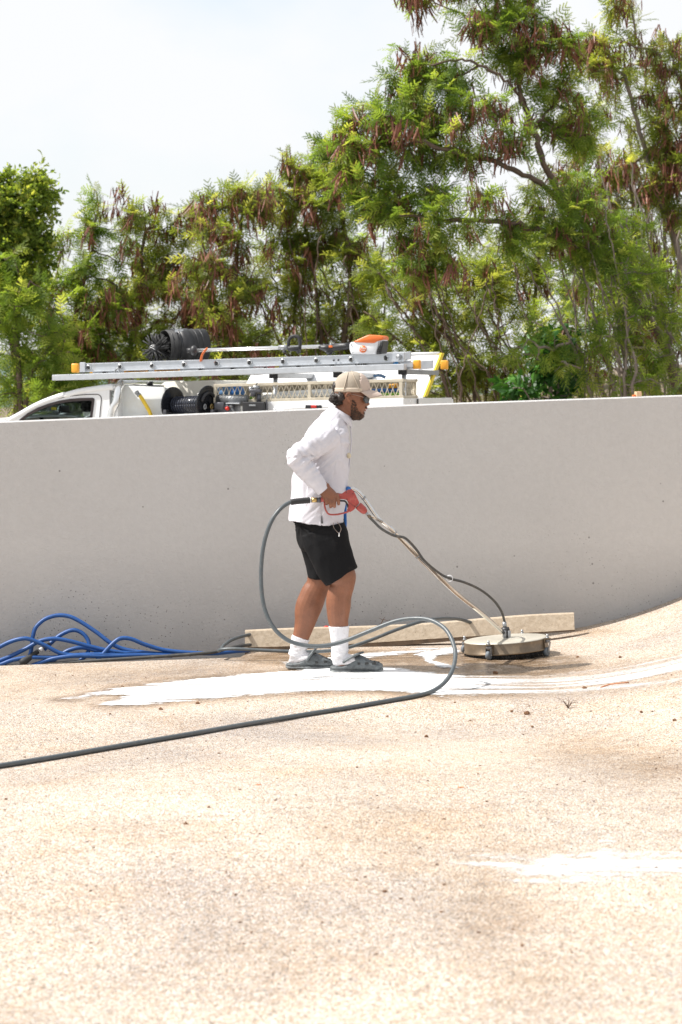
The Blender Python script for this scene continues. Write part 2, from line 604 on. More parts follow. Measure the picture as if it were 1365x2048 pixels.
def ground_mat():
    m, nt, b = new_mat('exposed aggregate concrete')
    tc = nt.nodes.new('ShaderNodeTexCoord')
    vec = tc.outputs['Object']
    vo = nt.nodes.new('ShaderNodeTexVoronoi')
    vo.inputs['Scale'].default_value = 150
    nt.links.new(vec, vo.inputs['Vector'])
    sp = nt.nodes.new('ShaderNodeSeparateColor')
    nt.links.new(vo.outputs['Color'], sp.inputs[0])
    grain = ramp(nt, sp.outputs[0], [(0.0, (0.10, 0.085, 0.08)), (0.09, (0.20, 0.145, 0.11)), (0.20, (0.38, 0.29, 0.22)), (0.36, (0.49, 0.405, 0.32)),
                                     (0.50, (0.58, 0.515, 0.445)), (0.66, (0.50, 0.505, 0.52)), (0.80, (0.46, 0.355, 0.26)), (0.88, (0.72, 0.69, 0.64))])
    grain.color_ramp.interpolation = 'CONSTANT'
    # cement between the stones
    gap = ramp(nt, vo.outputs['Distance'], [(0.45, (0, 0, 0)), (0.75, (1, 1, 1))])
    c = mixc(nt, gap.outputs[0], grain.outputs[0], (0.40, 0.35, 0.305))
    # broad tonal patches
    n1 = noise_node(nt, 0.75, 5, 0.55, vec)
    p1 = ramp(nt, n1.outputs['Fac'], [(0.32, (0.78, 0.78, 0.80)), (0.5, (0.98, 0.97, 0.95)), (0.66, (1.14, 1.12, 1.08))])
    c = mixc(nt, 1.0, c, p1.outputs[0], 'MULTIPLY')
    n2 = noise_node(nt, 1.6, 6, 0.65, vec)
    p2 = ramp(nt, n2.outputs['Fac'], [(0.50, (0, 0, 0)), (0.72, (0.45, 0.45, 0.45))])
    c = mixc(nt, p2.outputs[0], c, mixc(nt, 1.0, c, (0.98, 0.80, 0.60), 'MULTIPLY'))
    n2b = noise_node(nt, 14, 6, 0.7, vec)
    p2b = ramp(nt, n2b.outputs['Fac'], [(0.36, (0.80, 0.79, 0.78)), (0.52, (1, 1, 1)), (0.7, (1.06, 1.06, 1.06))])
    c = mixc(nt, 0.8, c, p2b.outputs[0], 'MULTIPLY')
    # brown dirt stains, painted kerb shadow and wet areas carried by the mesh
    st = nt.nodes.new('ShaderNodeAttribute')
    st.attribute_name = 'stain'
    n3 = noise_node(nt, 9, 6, 0.7, vec)
    ms = nt.nodes.new('ShaderNodeMath')
    ms.operation = 'MULTIPLY'
    nt.links.new(st.outputs['Fac'], ms.inputs[0])
    r3 = ramp(nt, n3.outputs['Fac'], [(0.3, (0.35, 0.35, 0.35)), (0.65, (1, 1, 1))])
    nt.links.new(r3.outputs[0], ms.inputs[1])
    c = mixc(nt, ms.outputs[0], c, mixc(nt, 1.0, c, (0.56, 0.44, 0.30), 'MULTIPLY'))
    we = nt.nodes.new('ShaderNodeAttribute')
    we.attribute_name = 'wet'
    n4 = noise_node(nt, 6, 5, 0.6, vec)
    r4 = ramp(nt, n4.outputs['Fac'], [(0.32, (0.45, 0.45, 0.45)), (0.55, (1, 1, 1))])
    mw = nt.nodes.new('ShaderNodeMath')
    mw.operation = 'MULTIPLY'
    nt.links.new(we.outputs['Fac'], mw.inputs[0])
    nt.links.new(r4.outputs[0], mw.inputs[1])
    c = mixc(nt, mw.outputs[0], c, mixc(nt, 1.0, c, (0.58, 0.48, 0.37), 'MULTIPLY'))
    c = mixc(nt, 1.0, c, (1.03, 1.0, 0.965), 'MULTIPLY')
    nt.links.new(c, b.inputs['Base Color'])
    rr = ramp(nt, mw.outputs[0], [(0.0, (0.85,) * 3), (0.9, (0.16,) * 3)])
    nt.links.new(rr.outputs[0], b.inputs['Roughness'])
    hm = nt.nodes.new('ShaderNodeMath')
    hm.operation = 'SUBTRACT'
    hm.inputs[0].default_value = 1.0
    nt.links.new(vo.outputs['Distance'], hm.inputs[1])
    bn = bump(nt, b, hm.outputs[0], 0.8, 0.006)
    sm = ramp(nt, mw.outputs[0], [(0.0, (0.8,) * 3), (0.9, (0.15,) * 3)])
    nt.links.new(sm.outputs[0], bn.inputs['Strength'])
    return m


def wall_mat():
    m, nt, b = new_mat('painted cement render')
    tc = nt.nodes.new('ShaderNodeTexCoord')
    vec = tc.outputs['Object']
    n1 = noise_node(nt, 0.9, 5, 0.55, vec)
    c = ramp(nt, n1.outputs['Fac'], [(0.3, (0.512, 0.502, 0.492)), (0.7, (0.543, 0.533, 0.522))]).outputs[0]
    n2 = noise_node(nt, 30, 5, 0.6, vec)
    r2 = ramp(nt, n2.outputs['Fac'], [(0.35, (0.97, 0.97, 0.97)), (0.65, (1.02, 1.02, 1.02))])
    c = mixc(nt, 1.0, c, r2.outputs[0], 'MULTIPLY')
    # greyer and darker towards the ground
    sep = nt.nodes.new('ShaderNodeSeparateXYZ')
    nt.links.new(vec, sep.inputs[0])
    hgt = ramp(nt, sep.outputs['Z'], [(0.0, (1, 1, 1)), (0.62, (0, 0, 0))])
    n5 = noise_node(nt, 3.0, 6, 0.65, vec)
    g = nt.nodes.new('ShaderNodeMath')
    g.operation = 'MULTIPLY'
    nt.links.new(hgt.outputs[0], g.inputs[0])
    r5 = ramp(nt, n5.outputs['Fac'], [(0.2, (0.35,) * 3), (0.7, (0.72,) * 3)])
    nt.links.new(r5.outputs[0], g.inputs[1])
    c = mixc(nt, g.outputs[0], c, (0.29, 0.29, 0.295))
    # dark pinholes and dirt specks: dense near the ground
    for sc, thr_lo, thr_hi in ((9.0, 0.045, 0.075), (38.0, 0.10, 0.16)):
        vo = nt.nodes.new('ShaderNodeTexVoronoi')
        vo.inputs['Scale'].default_value = sc
        nt.links.new(vec, vo.inputs['Vector'])
        dots = ramp(nt, vo.outputs['Distance'], [(thr_lo, (1, 1, 1)), (thr_hi, (0, 0, 0))])
        if sc > 20:
            n6 = noise_node(nt, 1.3, 3, 0.5, vec)
            gate = nt.nodes.new('ShaderNodeMath')
            gate.operation = 'MULTIPLY_ADD'
            nt.links.new(hgt.outputs[0], gate.inputs[0])
            gate.inputs[1].default_value = 0.35
            nt.links.new(n6.outputs['Fac'], gate.inputs[2])
            gr = ramp(nt, gate.outputs[0], [(0.60, (0, 0, 0)), (0.85, (0.85, 0.85, 0.85))])
            gm = nt.nodes.new('ShaderNodeMath')
            gm.operation = 'MULTIPLY'
            nt.links.new(dots.outputs[0], gm.inputs[0])
            nt.links.new(gr.outputs[0], gm.inputs[1])
            fac = gm.outputs[0]
        else:
            sp = nt.nodes.new('ShaderNodeSeparateColor')
            nt.links.new(vo.outputs['Color'], sp.inputs[0])
            pick = ramp(nt, sp.outputs[1], [(0.78, (0, 0, 0)), (0.82, (0.6, 0.6, 0.6))])
            gm = nt.nodes.new('ShaderNodeMath')
            gm.operation = 'MULTIPLY'
            nt.links.new(dots.outputs[0], gm.inputs[0])
            nt.links.new(pick.outputs[0], gm.inputs[1])
            fac = gm.outputs[0]
        c = mixc(nt, fac, c, (0.07, 0.06, 0.055))
    nt.links.new(c, b.inputs['Base Color'])
    b.inputs['Roughness'].default_value = 0.75
    n3 = noise_node(nt, 55, 6, 0.65, vec)
    bump(nt, b, n3.outputs['Fac'], 0.7, 0.008)
    return m


M['ground'] = ground_mat()
M['wall'] = wall_mat()


def kerb_mat():
    m, nt, b = new_mat('rough sandy concrete')
    tc = nt.nodes.new('ShaderNodeTexCoord')
    vec = tc.outputs['Object']
    n = noise_node(nt, 35, 6, 0.7, vec)
    c = ramp(nt, n.outputs['Fac'], [(0.25, (0.36, 0.28, 0.20)), (0.5, (0.47, 0.385, 0.285)), (0.75, (0.57, 0.48, 0.375))]).outputs[0]
    vo = nt.nodes.new('ShaderNodeTexVoronoi')
    vo.inputs['Scale'].default_value = 45
    nt.links.new(vec, vo.inputs['Vector'])
    d = ramp(nt, vo.outputs['Distance'], [(0.10, (0.7, 0.7, 0.7)), (0.2, (0, 0, 0))])
    n2 = noise_node(nt, 3, 3, 0.5, vec)
    g = ramp(nt, n2.outputs['Fac'], [(0.5, (0, 0, 0)), (0.7, (1, 1, 1))])
    mm = nt.nodes.new('ShaderNodeMath')
    mm.operation = 'MULTIPLY'
    nt.links.new(d.outputs[0], mm.inputs[0])
    nt.links.new(g.outputs[0], mm.inputs[1])
    c = mixc(nt, mm.outputs[0], c, (0.08, 0.06, 0.045))
    nt.links.new(c, b.inputs['Base Color'])
    b.inputs['Roughness'].default_value = 0.85
    bump(nt, b, n.outputs['Fac'], 0.7, 0.006)
    return m


M['kerb'] = kerb_mat()
M['kerb_wet_shade'] = pm('wet soiled shaded concrete', (0.13, 0.085, 0.05), 0.5, 0, 0.4, 18, bm=0.006, bs=50)  # wet stain plus the shadow under the piece, put into one dark colour


def foam_mat():
    m, nt, b = new_mat('white water foam')
    n = noise_node(nt, 7, 6, 0.7)
    r = ramp(nt, n.outputs['Fac'], [(0.25, (0.74, 0.75, 0.76)), (0.6, (0.88, 0.88, 0.88))])
    nt.links.new(r.outputs[0], b.inputs['Base Color'])
    b.inputs['Roughness'].default_value = 0.35
    h = noise_node(nt, 90, 4, 0.6)
    bump(nt, b, h.outputs['Fac'], 0.5, 0.003)
    at = nt.nodes.new('ShaderNodeAttribute')
    at.attribute_name = 'tint'
    n2 = noise_node(nt, 60, 5, 0.7)
    ad = nt.nodes.new('ShaderNodeMath')
    ad.operation = 'MULTIPLY_ADD'
    nt.links.new(n2.outputs['Fac'], ad.inputs[0])
    ad.inputs[1].default_value = 0.8
    nt.links.new(at.outputs['Fac'], ad.inputs[2])
    al = ramp(nt, ad.outputs[0], [(0.46, (0, 0, 0)), (0.95, (1, 1, 1))])
    nt.links.new(al.outputs[0], b.inputs['Alpha'])
    return m


M['foam'] = foam_mat()


def earth_mat():
    m, nt, b = new_mat('dry earth and leaf litter')
    n = noise_node(nt, 1.5, 8, 0.7)
    c = ramp(nt, n.outputs['Fac'], [(0.3, (0.06, 0.055, 0.03)), (0.5, (0.16, 0.12, 0.08)), (0.7, (0.30, 0.24, 0.17))])
    nt.links.new(c.outputs[0], b.inputs['Base Color'])
    b.inputs['Roughness'].default_value = 0.95
    h = noise_node(nt, 6, 6, 0.7)
    bump(nt, b, h.outputs['Fac'], 1.0, 0.08)
    return m


M['earth'] = earth_mat()
M['yard'] = pm('pale yard concrete', (0.42, 0.39, 0.35), 0.85, 0, 0.15, 4, bm=0.003, bs=60)
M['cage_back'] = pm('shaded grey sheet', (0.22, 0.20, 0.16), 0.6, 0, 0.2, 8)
M['hill'] = pm('far hazy scrub', (0.08, 0.12, 0.10), 0.95, 0, 0.3, 0.05)

# ------------------------------------------------------------------ the driveway
def poly_sd(px, py, poly, sy=1.0):
    """signed distance (inside positive) of points to a polygon, y stretched by sy"""
    q = np.array(poly, float)
    q[:, 1] *= sy
    y = py * sy
    d = np.full(px.shape, 1e9)
    ins = np.zeros(px.shape, bool)
    for i in range(len(q)):
        a, b = q[i], q[(i + 1) % len(q)]
        ab = b - a
        t = np.clip(((px - a[0]) * ab[0] + (y - a[1]) * ab[1]) / max(ab @ ab, 1e-9), 0, 1)
        d = np.minimum(d, np.hypot(px - a[0] - t * ab[0], y - a[1] - t * ab[1]))
        cr = ((a[1] > y) != (b[1] > y))
        xi = a[0] + (y - a[1]) / (b[1] - a[1] + 1e-12) * ab[0]
        ins ^= cr & (px < xi)
    return np.where(ins, d, -d)


_NG = np.random.default_rng(3).random((64, 64))


def vnoise(x, y):
    """cheap value noise"""
    xi, yi = np.floor(x).astype(int), np.floor(y).astype(int)
    fx, fy = x - xi, y - yi
    fx, fy = fx * fx * (3 - 2 * fx), fy * fy * (3 - 2 * fy)
    g = lambda i, j: _NG[i % 64, j % 64]
    return (g(xi, yi) * (1 - fx) * (1 - fy) + g(xi + 1, yi) * fx * (1 - fy) + g(xi, yi + 1) * (1 - fx) * fy + g(xi + 1, yi + 1) * fx * fy)


def fbm(x, y, o=4):
    s, a, t = 0, 0.5, 0
    for i in range(o):
        s = s + a * vnoise(x * 2 ** i + 7 * i, y * 2 ** i + 13 * i)
        t += a
        a *= 0.5
    return s / t


FOAM = [(112, 1400), (200, 1383), (330, 1363), (450, 1352), (570, 1342), (660, 1334), (760, 1332), (850, 1343), (950, 1352), (1080, 1351), (1200, 1338), (1300, 1321),
        (1420, 1296), (1420, 1356), (1300, 1376), (1150, 1390), (1000, 1392), (880, 1395), (760, 1384), (640, 1385), (500, 1392),
        (380, 1402), (280, 1411), (215, 1414), (196, 1409), (238, 1398), (246, 1391), (190, 1393), (140, 1401)]
FOAM2 = [(820, 1310), (850, 1303), (905, 1294), (930, 1305), (880, 1312), (868, 1322), (905, 1330), (925, 1338), (880, 1336), (850, 1326), (845, 1316)]
FOAM4 = [(560, 1325), (660, 1314), (760, 1304), (860, 1296), (900, 1299), (860, 1306), (760, 1315), (660, 1328), (590, 1338)]
FOAM3 = [(905, 1722), (960, 1708), (1060, 1716), (1150, 1704), (1220, 1668), (1250, 1700), (1345, 1706), (1420, 1712), (1420, 1750), (1330, 1758), (1180, 1766), (1050, 1762), (960, 1748)]


def edge_y(x):
    """front lip of the gutter on the left, the wall foot on the right"""
    e = 14.63 + 0.065 * x
    w = wall_y(x) - 0.02
    k = sstep(x, -0.62, -0.50)
    return np.minimum(e * (1 - k) + w * k, w)


def build_ground():
    xs = np.concatenate([np.linspace(-13, -3.4, 25)[:-1], np.arange(-3.4, 4.0, 0.03), np.linspace(4.0, 14, 28)])
    nv = 420
    vs = np.linspace(0, 1, nv) ** 0.85
    X = np.repeat(xs[:, None], nv + 2, 1)
    ye = edge_y(xs)
    Yw = wall_y(xs) + 0.06
    Y = np.empty_like(X)
    Y[:, :nv] = 1.2 + (ye[:, None] - 1.2) * vs[None, :]
    Y[:, nv] = ye + 0.006
    Y[:, nv + 1] = np.maximum(Yw, ye + 0.03)
    Z = gz(X, Y)
    # broken, slightly ragged lip
    gut = 0.11 * (1 - sstep(xs, -0.66, -0.52))
    Z[:, nv] -= gut
    Z[:, nv + 1] -= gut
    Z[:, nv - 1] -= 0.012 * (gut > 0.05)
    px, py = to_px(X, Y, Z)
    foam = poly_sd(px, py, FOAM, 3.0)
    wet = sstep(foam, -45, 10) * (1 - 0.55 * sstep(px, 950, 1150))
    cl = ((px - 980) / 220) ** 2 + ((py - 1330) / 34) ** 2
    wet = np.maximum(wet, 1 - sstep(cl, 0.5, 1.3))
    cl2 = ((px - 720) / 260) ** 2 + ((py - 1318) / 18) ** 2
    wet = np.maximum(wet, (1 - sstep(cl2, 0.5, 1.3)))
    band = 1 - sstep(np.abs(py - (1385 - 0.09 * px)), 8, 34)
    wet = np.maximum(wet, 0.30 * band * (px < 620))
    stain = np.zeros_like(px)
    for cx, cy, rx, ry, am in ((1190, 1500, 150, 40, .75), (1300, 1530, 130, 45, .8), (980, 1800, 120, 170, .55), (790, 1660, 190, 70, .5), (560, 1900, 200, 90, .3), (640, 1310, 300, 16, .9),
                               (150, 1500, 220, 40, .22), (250, 1345, 330, 26, .45), (1060, 1960, 110, 90, .5), (1230, 1330, 120, 16, .3), (1180, 1262, 70, 12, .9)):  # thin dark ellipses along the kerb paint its shadow among the stains
        q = ((px - cx) / rx) ** 2 + ((py - cy) / ry) ** 2
        stain = np.maximum(stain, am * np.exp(-q * 1.2))
    n, m = X.shape
    idx = np.arange(n * m).reshape(n, m)
    F = np.stack([idx[:-1, :-1], idx[1:, :-1], idx[1:, 1:], idx[:-1, 1:]], -1).reshape(-1, 4)
    V = np.stack([X, Y, Z], -1).reshape(-1, 3)
    me = bpy.data.meshes.new('driveway')
    me.vertices.add(len(V))
    me.vertices.foreach_set('co', V.astype(np.float32).ravel())
    me.loops.add(F.size)
    me.loops.foreach_set('vertex_index', F.ravel().astype(np.int32))
    me.polygons.add(len(F))
    me.polygons.foreach_set('loop_start', np.arange(0, F.size, 4, dtype=np.int32))
    me.polygons.foreach_set('loop_total', np.full(len(F), 4, dtype=np.int32))
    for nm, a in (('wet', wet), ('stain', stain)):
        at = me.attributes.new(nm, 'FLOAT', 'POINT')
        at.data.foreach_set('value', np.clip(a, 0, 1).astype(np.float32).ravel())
    me.polygons.foreach_set('use_smooth', [True] * len(F))
    me.materials.append(M['ground'])
    me.update(calc_edges=True)
    o = bpy.data.objects.new('driveway', me)
    link(o)
    tag(o, 'sunlit driveway of exposed aggregate concrete curving up to the right', None, None, 'structure')


build_ground()


def build_foam(name, poly, label, x0, x1, y0, y1, soft, thick=0.006, streak=1.0):
    xs = np.arange(x0, x1, 0.012)
    ys = np.arange(y0, y1, 0.022)
    X, Y = np.meshgrid(xs, ys, indexing='ij')
    Z = gz(X, Y)
    px, py = to_px(X, Y, Z)
    d = poly_sd(px, py, poly, 3.0)
    nse = fbm(X * 2.2, Y * 16, 4) - 0.5
    fine = fbm(X * 30, Y * 30, 2) - 0.5
    grit = fbm(X * 70 + 3, Y * 70, 2) - 0.5
    mk = d / (soft * 1.5) + nse * 1.6 * streak + fine * 0.6 + grit * 0.5
    core = np.clip(mk, 0, 1)
    if poly is FOAM3:
        core = core * (0.45 + 0.4 * fbm(X * 5, Y * 7, 3))
    # streaks of bare concrete drawn out along the flow
    st = fbm(X * 0.9 + 5, Y * 13 + 3, 4)
    more = 0.17 * sstep(px, 780, 1000) if name and poly is FOAM else 0.0
    core = core * (1 - 0.80 * sstep(st, 0.60 - more, 0.74 - more) * streak)
    if poly is FOAM:
        core = core * (1 - 0.75 * sstep(px, 820, 1080) * sstep(fbm(X * 1.3, Y * 9, 4), 0.30, 0.52))
    Z = Z + 0.002 + thick * np.clip(core, 0, 1)
    n, m = X.shape
    idx = np.arange(n * m).reshape(n, m)
    F = np.stack([idx[:-1, :-1], idx[1:, :-1], idx[1:, 1:], idx[:-1, 1:]], -1).reshape(-1, 4)
    keep = core.reshape(-1)[F].max(1) > 0.02
    F = F[keep]
    used = np.unique(F)
    mp = np.full(n * m, -1)
    mp[used] = np.arange(len(used))
    V = np.stack([X, Y, Z], -1).reshape(-1, 3)[used]
    F = mp[F]
    me = bpy.data.meshes.new(name)
    me.vertices.add(len(V))
    me.vertices.foreach_set('co', V.astype(np.float32).ravel())
    me.loops.add(F.size)
    me.loops.foreach_set('vertex_index', F.ravel().astype(np.int32))
    me.polygons.add(len(F))
    me.polygons.foreach_set('loop_start', np.arange(0, F.size, 4, dtype=np.int32))
    me.polygons.foreach_set('loop_total', np.full(len(F), 4, dtype=np.int32))
    at = me.attributes.new('tint', 'FLOAT', 'POINT')
    at.data.foreach_set('value', core.reshape(-1)[used].astype(np.float32))
    me.polygons.foreach_set('use_smooth', [True] * len(F))
    me.materials.append(M['foam'])
    me.update(calc_edges=True)
    o = bpy.data.objects.new(name, me)
    link(o)
    tag(o, label, None, None, 'stuff')


build_foam('foam', FOAM, 'white foamy water streaked across the concrete below the man', -2.0, 2.6, 12.2, 14.3, 13, 0.003)
build_foam('foam', FOAM2, 'thin swirl of white foam left of the steel surface cleaner', 0.3, 1.0, 13.6, 15.2, 8, 0.005, 0.7)
build_foam('foam', FOAM4, 'thin foam film between the shoes and the concrete kerb piece', -0.5, 0.8, 13.6, 15.2, 14, 0.004, 1.0)
build_foam('foam', FOAM3, 'blurred white foam patch on the near concrete at right', 0.2, 1.6, 7.6, 9.6, 70, 0.003, 1.0)

# ------------------------------------------------------------------ land behind the wall
def grid_obj(name, xs, ys, fz, mat, label):
    X, Y = np.meshgrid(np.array(xs, float), np.array(ys, float), indexing='ij')
    Z = fz(X, Y)
    n, m = X.shape
    idx = np.arange(n * m).reshape(n, m)
    F = np.stack([idx[:-1, :-1], idx[1:, :-1], idx[1:, 1:], idx[:-1, 1:]], -1).reshape(-1, 4)
    V = np.stack([X, Y, Z], -1).reshape(-1, 3)
    o = obj(name, (V, F.tolist()), mat)
    tag(o, label, None, None, 'structure')
    return o


def terr(x, y):
    z = np.where(y < wall_y(x) + 0.1, -0.75, -0.16)
    bank = sstep(y, 23.5, 33) * (0.8 + 1.3 * sstep(x, -1, 5))
    nse = 0.25 * (fbm(x * 0.5 + 40, y * 0.5 + 40, 3) - 0.5)
    far = -0.9 * sstep(y, 36, 90)
    return z + bank + nse * sstep(y, 22, 26) + far


txs = np.concatenate([[-600, -200, -80, -40, -25], np.arange(-16, 16.1, 0.5), [25, 40, 80, 200, 600]])
tys = np.concatenate([[-80, -20, 0, 4, 8, 10, 12], np.arange(13, 40, 0.4), [45, 60, 90, 150, 300, 900]])
grid_obj('terrain', txs, tys, terr, M['earth'], 'dry earth bank under the trees behind the wall')
hx = np.linspace(-90, 90, 60)
hy = np.linspace(260, 330, 14)
grid_obj('hills', hx, hy, lambda x, y: -1 + 6.5 * np.exp(-((x + 32) / 22) ** 2) * np.sin(np.clip((y - 260) / 70, 0, 1) * np.pi) + 3.0 * np.sin(np.clip((y - 260) / 70, 0, 1) * np.pi) * fbm(x * 0.06 + 9, y * 0.02, 3),
         M['hill'], 'far grey green hill glimpsed between the trees')

grid_obj('yard', np.linspace(-9, 9, 25), np.linspace(0, 1, 8), lambda x, y: x * 0 - 0.10, M['yard'], 'pale concrete yard behind the wall under the vehicle')
yo = bpy.data.objects['yard']
for v in yo.data.vertices:
    y0 = wall_y(v.co.x) + 0.22
    v.co.y = y0 + (22.6 - y0) * v.co.y
# ------------------------------------------------------------------ the wall
def wall_top(x):
    return np.interp(x, [-13, -2.1, -0.72, 0.54, 2.25, 14], [1.0, 1.406, 1.4595, 1.510, 1.567, 1.9])


def build_wall():
    xs = np.concatenate([np.linspace(-13, -3, 11)[:-1], np.arange(-3, 3.01, 0.1), np.linspace(3, 14, 12)[1:]])
    V, F = [], []
    c = 0.008
    for x in xs:
        y, t = wall_y(x), float(wall_top(x))
        b = -0.9
        y2 = y + 0.19
        V += [(x, y, b), (x, y, t - c), (x, y + c, t), (x, y2 - c, t), (x, y2, t - c), (x, y2, b)]
    for i in range(len(xs) - 1):
        for k in range(5):
            a = i * 6 + k
            F.append([a, a + 6, a + 7, a + 1])
    F.append([0, 1, 2, 3, 4, 5])
    o = obj('boundary_wall', (V, F), M['wall'], smooth=False)
    tag(o, 'long pale grey rendered wall rising slightly to the right behind the man', 'wall')


build_wall()

# block lying on the wall top
wx = P(1273, 787, 16.0).x
wy = wall_y(wx) + 0.06
wz = float(wall_top(wx))
blk = thing('wood_block', 'small pale orange wooden block lying on top of the wall', 'wood block', (wx, wy, wz))
obj('block', box((wx, wy, wz + 0.0165), (0.017, 0.003, 0.001), (-0.004, 0.03, 0), (-0.001, 0, 0.0165), 0.003), M['wood'], blk, False)
obj('chip', box((wx - 0.028, wy - 0.01, wz + 0.006), (0.009, 0.004, 0.001), (-0.003, 0.012, 0), (0, 0, 0.006), 0.002), M['orange'], blk, False)

# ------------------------------------------------------------------ precast kerb piece lying along the wall
def build_kerb():
    Y0, Y1 = 14.86, 15.27
    a0, a1 = P(490, 1314, Y0), P(1150, 1259, Y1)
    nseg = 24
    V, F = [], []
    for i in range(nseg + 1):
        t = i / nseg
        p = a0.lerp(a1, t)
        gp = float(gz(p.x, p.y))
        zb = max(p.z - 0.01, gp - 0.02)
        base_h = 0.040 * (1 - t) + 0.004
        h = 0.098 + 0.006 * math.sin(t * 9)
        j = lambda s: 0.0025 * nz((p.x * 9, s * 3.1, 2.0))
        pts = [(0, 0), (0.004, base_h), (0.0, base_h + 0.004), (0.040 + j(1), base_h + h + j(2)), (0.047 + j(1), base_h + h + 0.007 + j(2)), (0.115, base_h + h + 0.004 + j(3)), (0.10, 0)]
        for dy, dz in pts:
            V.append((p.x, p.y + dy, zb + dz))
    k = 7
    for i in range(nseg):
        for q in range(k):
            q2 = (q + 1) % k
            F.append([i * k + q, (i + 1) * k + q, (i + 1) * k + q2, i * k + q2])
    F.append(list(range(k)))
    F.append([nseg * k + q for q in range(k)][::-1])
    o = obj('concrete_kerb', (V, F), [M['kerb'], M['kerb_wet_shade']], None, False, origin=(a0.x, a0.y, a0.z))
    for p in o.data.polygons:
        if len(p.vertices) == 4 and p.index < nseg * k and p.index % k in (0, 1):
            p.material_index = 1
    tag(o, 'long sandy concrete kerb piece leaning against the wall foot', 'kerb piece')


build_kerb()
rp = P(653, 1256, 15.06)
rc = thing('red_cap', 'red round cap peeking out behind the concrete kerb piece', 'cap', (rp.x, rp.y, rp.z - 0.06))
obj('cap_shell', ell((rp.x, rp.y, rp.z - 0.02), 0.027, 0.027, 0.035), M['red'], rc)
obj('cap_rim', tube([(rp.x, rp.y, rp.z - 0.06), (rp.x, rp.y, rp.z - 0.035)], 0.024, 16), M['red'], rc)

# ------------------------------------------------------------------ trees
def leaf_template(kind, seed):
    """polygons (quads) of one leaf along +X, face up +Z, unit length"""
    r = np.random.default_rng(seed)
    Q = []
    if kind == 'feather':
        npair, nl = 5, 4
        droop = r.uniform(0.15, 0.5)
        def ax(t):
            return np.array([t, 0, -droop * t * t])
        w = 0.010
        Q.append([ax(0) + [0, w, 0], ax(0) - [0, w, 0], ax(.5) - [0, w, 0], ax(.5) + [0, w, 0]])
        Q.append([ax(.5) + [0, w, 0], ax(.5) - [0, w, 0], ax(1) - [0, w * .5, 0], ax(1) + [0, w * .5, 0]])
        for i in range(npair):
            t = 0.22 + 0.72 * i / (npair - 1)
            o = ax(t)
            ln = 0.40 * (1 - 0.35 * abs(i / (npair - 1) - 0.4)) * r.uniform(0.85, 1.1)
            for s in (-1, 1):
                ang = math.radians(58 - 22 * i / (npair - 1) + r.uniform(-9, 9))
                d = np.array([math.cos(ang), s * math.sin(ang), -0.25 + r.uniform(-.12, .2)])
                d /= np.linalg.norm(d)
                n = np.array([0, 0, 1.0])
                e = np.cross(n, d)
                e /= np.linalg.norm(e)
                for k in range(nl):
                    u = ln * (0.10 + 0.90 * k / nl)
                    c = o + d * (u + ln * 0.075) - np.array([0, 0, 0.25 * u * u])
                    lw = ln * 0.16 * (1 - 0.45 * abs(k / (nl - 1) - 0.35)) * r.uniform(.85, 1.15)
                    lx = ln * 0.14
                    tw = r.uniform(-.4, .4) * 0.02
                    Q.append([c - d * lx, c + e * lw + d * lx * 0.5 + [0, 0, tw], c + d * lx, c - e * lw + d * lx * 0.5 - [0, 0, tw]])
    else:
        # small twig carrying oval leaves
        nl = 7 if kind == 'round' else 6
        for k in range(nl):
            t = 0.15 + 0.85 * k / (nl - 1)
            ang = r.uniform(0, 2 * math.pi)
            o = np.array([t * 0.9, 0.05 * math.sin(k), -0.12 * t * t])
            d = np.array([0.45, math.cos(ang), math.sin(ang) * 0.6 - 0.25])
            d /= np.linalg.norm(d)
            e = np.cross(d, r.normal(0, 1, 3))
            e /= np.linalg.norm(e)
            up = np.cross(d, e)
            ln = (0.36 if kind == 'round' else 0.52) * r.uniform(.8, 1.2)
            wd = ln * (0.24 if kind == 'round' else 0.27)
            m1, m2 = o + d * ln * 0.35, o + d * ln * 0.72
            tip = o + d * ln - up * ln * 0.15
            Q.append([o, m1 + e * wd, m2 + e * wd * .8, tip])
            Q.append([o, tip, m2 - e * wd * .8, m1 - e * wd])
    return np.array(Q)


TEMPL = {k: [leaf_template(k, s) for s in range(5)] for k in ('feather', 'round', 'broad')}


def place_leaves(kind, pos, dirs, size, rng):
    """numpy copies of the leaf templates -> quads and tints"""
    outV, outT = [], []
    var = rng.integers(0, len(TEMPL[kind]), len(pos))
    for v in range(len(TEMPL[kind])):
        sel = np.where(var == v)[0]
        if not len(sel):
            continue
        tp = TEMPL[kind][v].reshape(-1, 3)
        x = dirs[sel]
        x = x / np.linalg.norm(x, axis=1, keepdims=True)
        upv = rng.normal(0, 0.55, (len(sel), 3)) + np.array([0, 0, 1.0])
        y = np.cross(upv, x)
        y /= np.linalg.norm(y, axis=1, keepdims=True) + 1e-9
        z = np.cross(x, y)
        s = size * rng.uniform(0.65, 1.25, len(sel))
        R = np.stack([x, y, z], 1) * s[:, None, None]
        V = np.einsum('pi,nij->npj', tp, R) + pos[sel][:, None, :]
        outV.append(V.reshape(-1, 3))
        tn = np.clip(rng.normal(0.38, 0.2, len(sel)), 0, 0.9)
        outT.append(np.repeat(tn, len(tp)))
    return np.concatenate(outV), np.concatenate(outT)


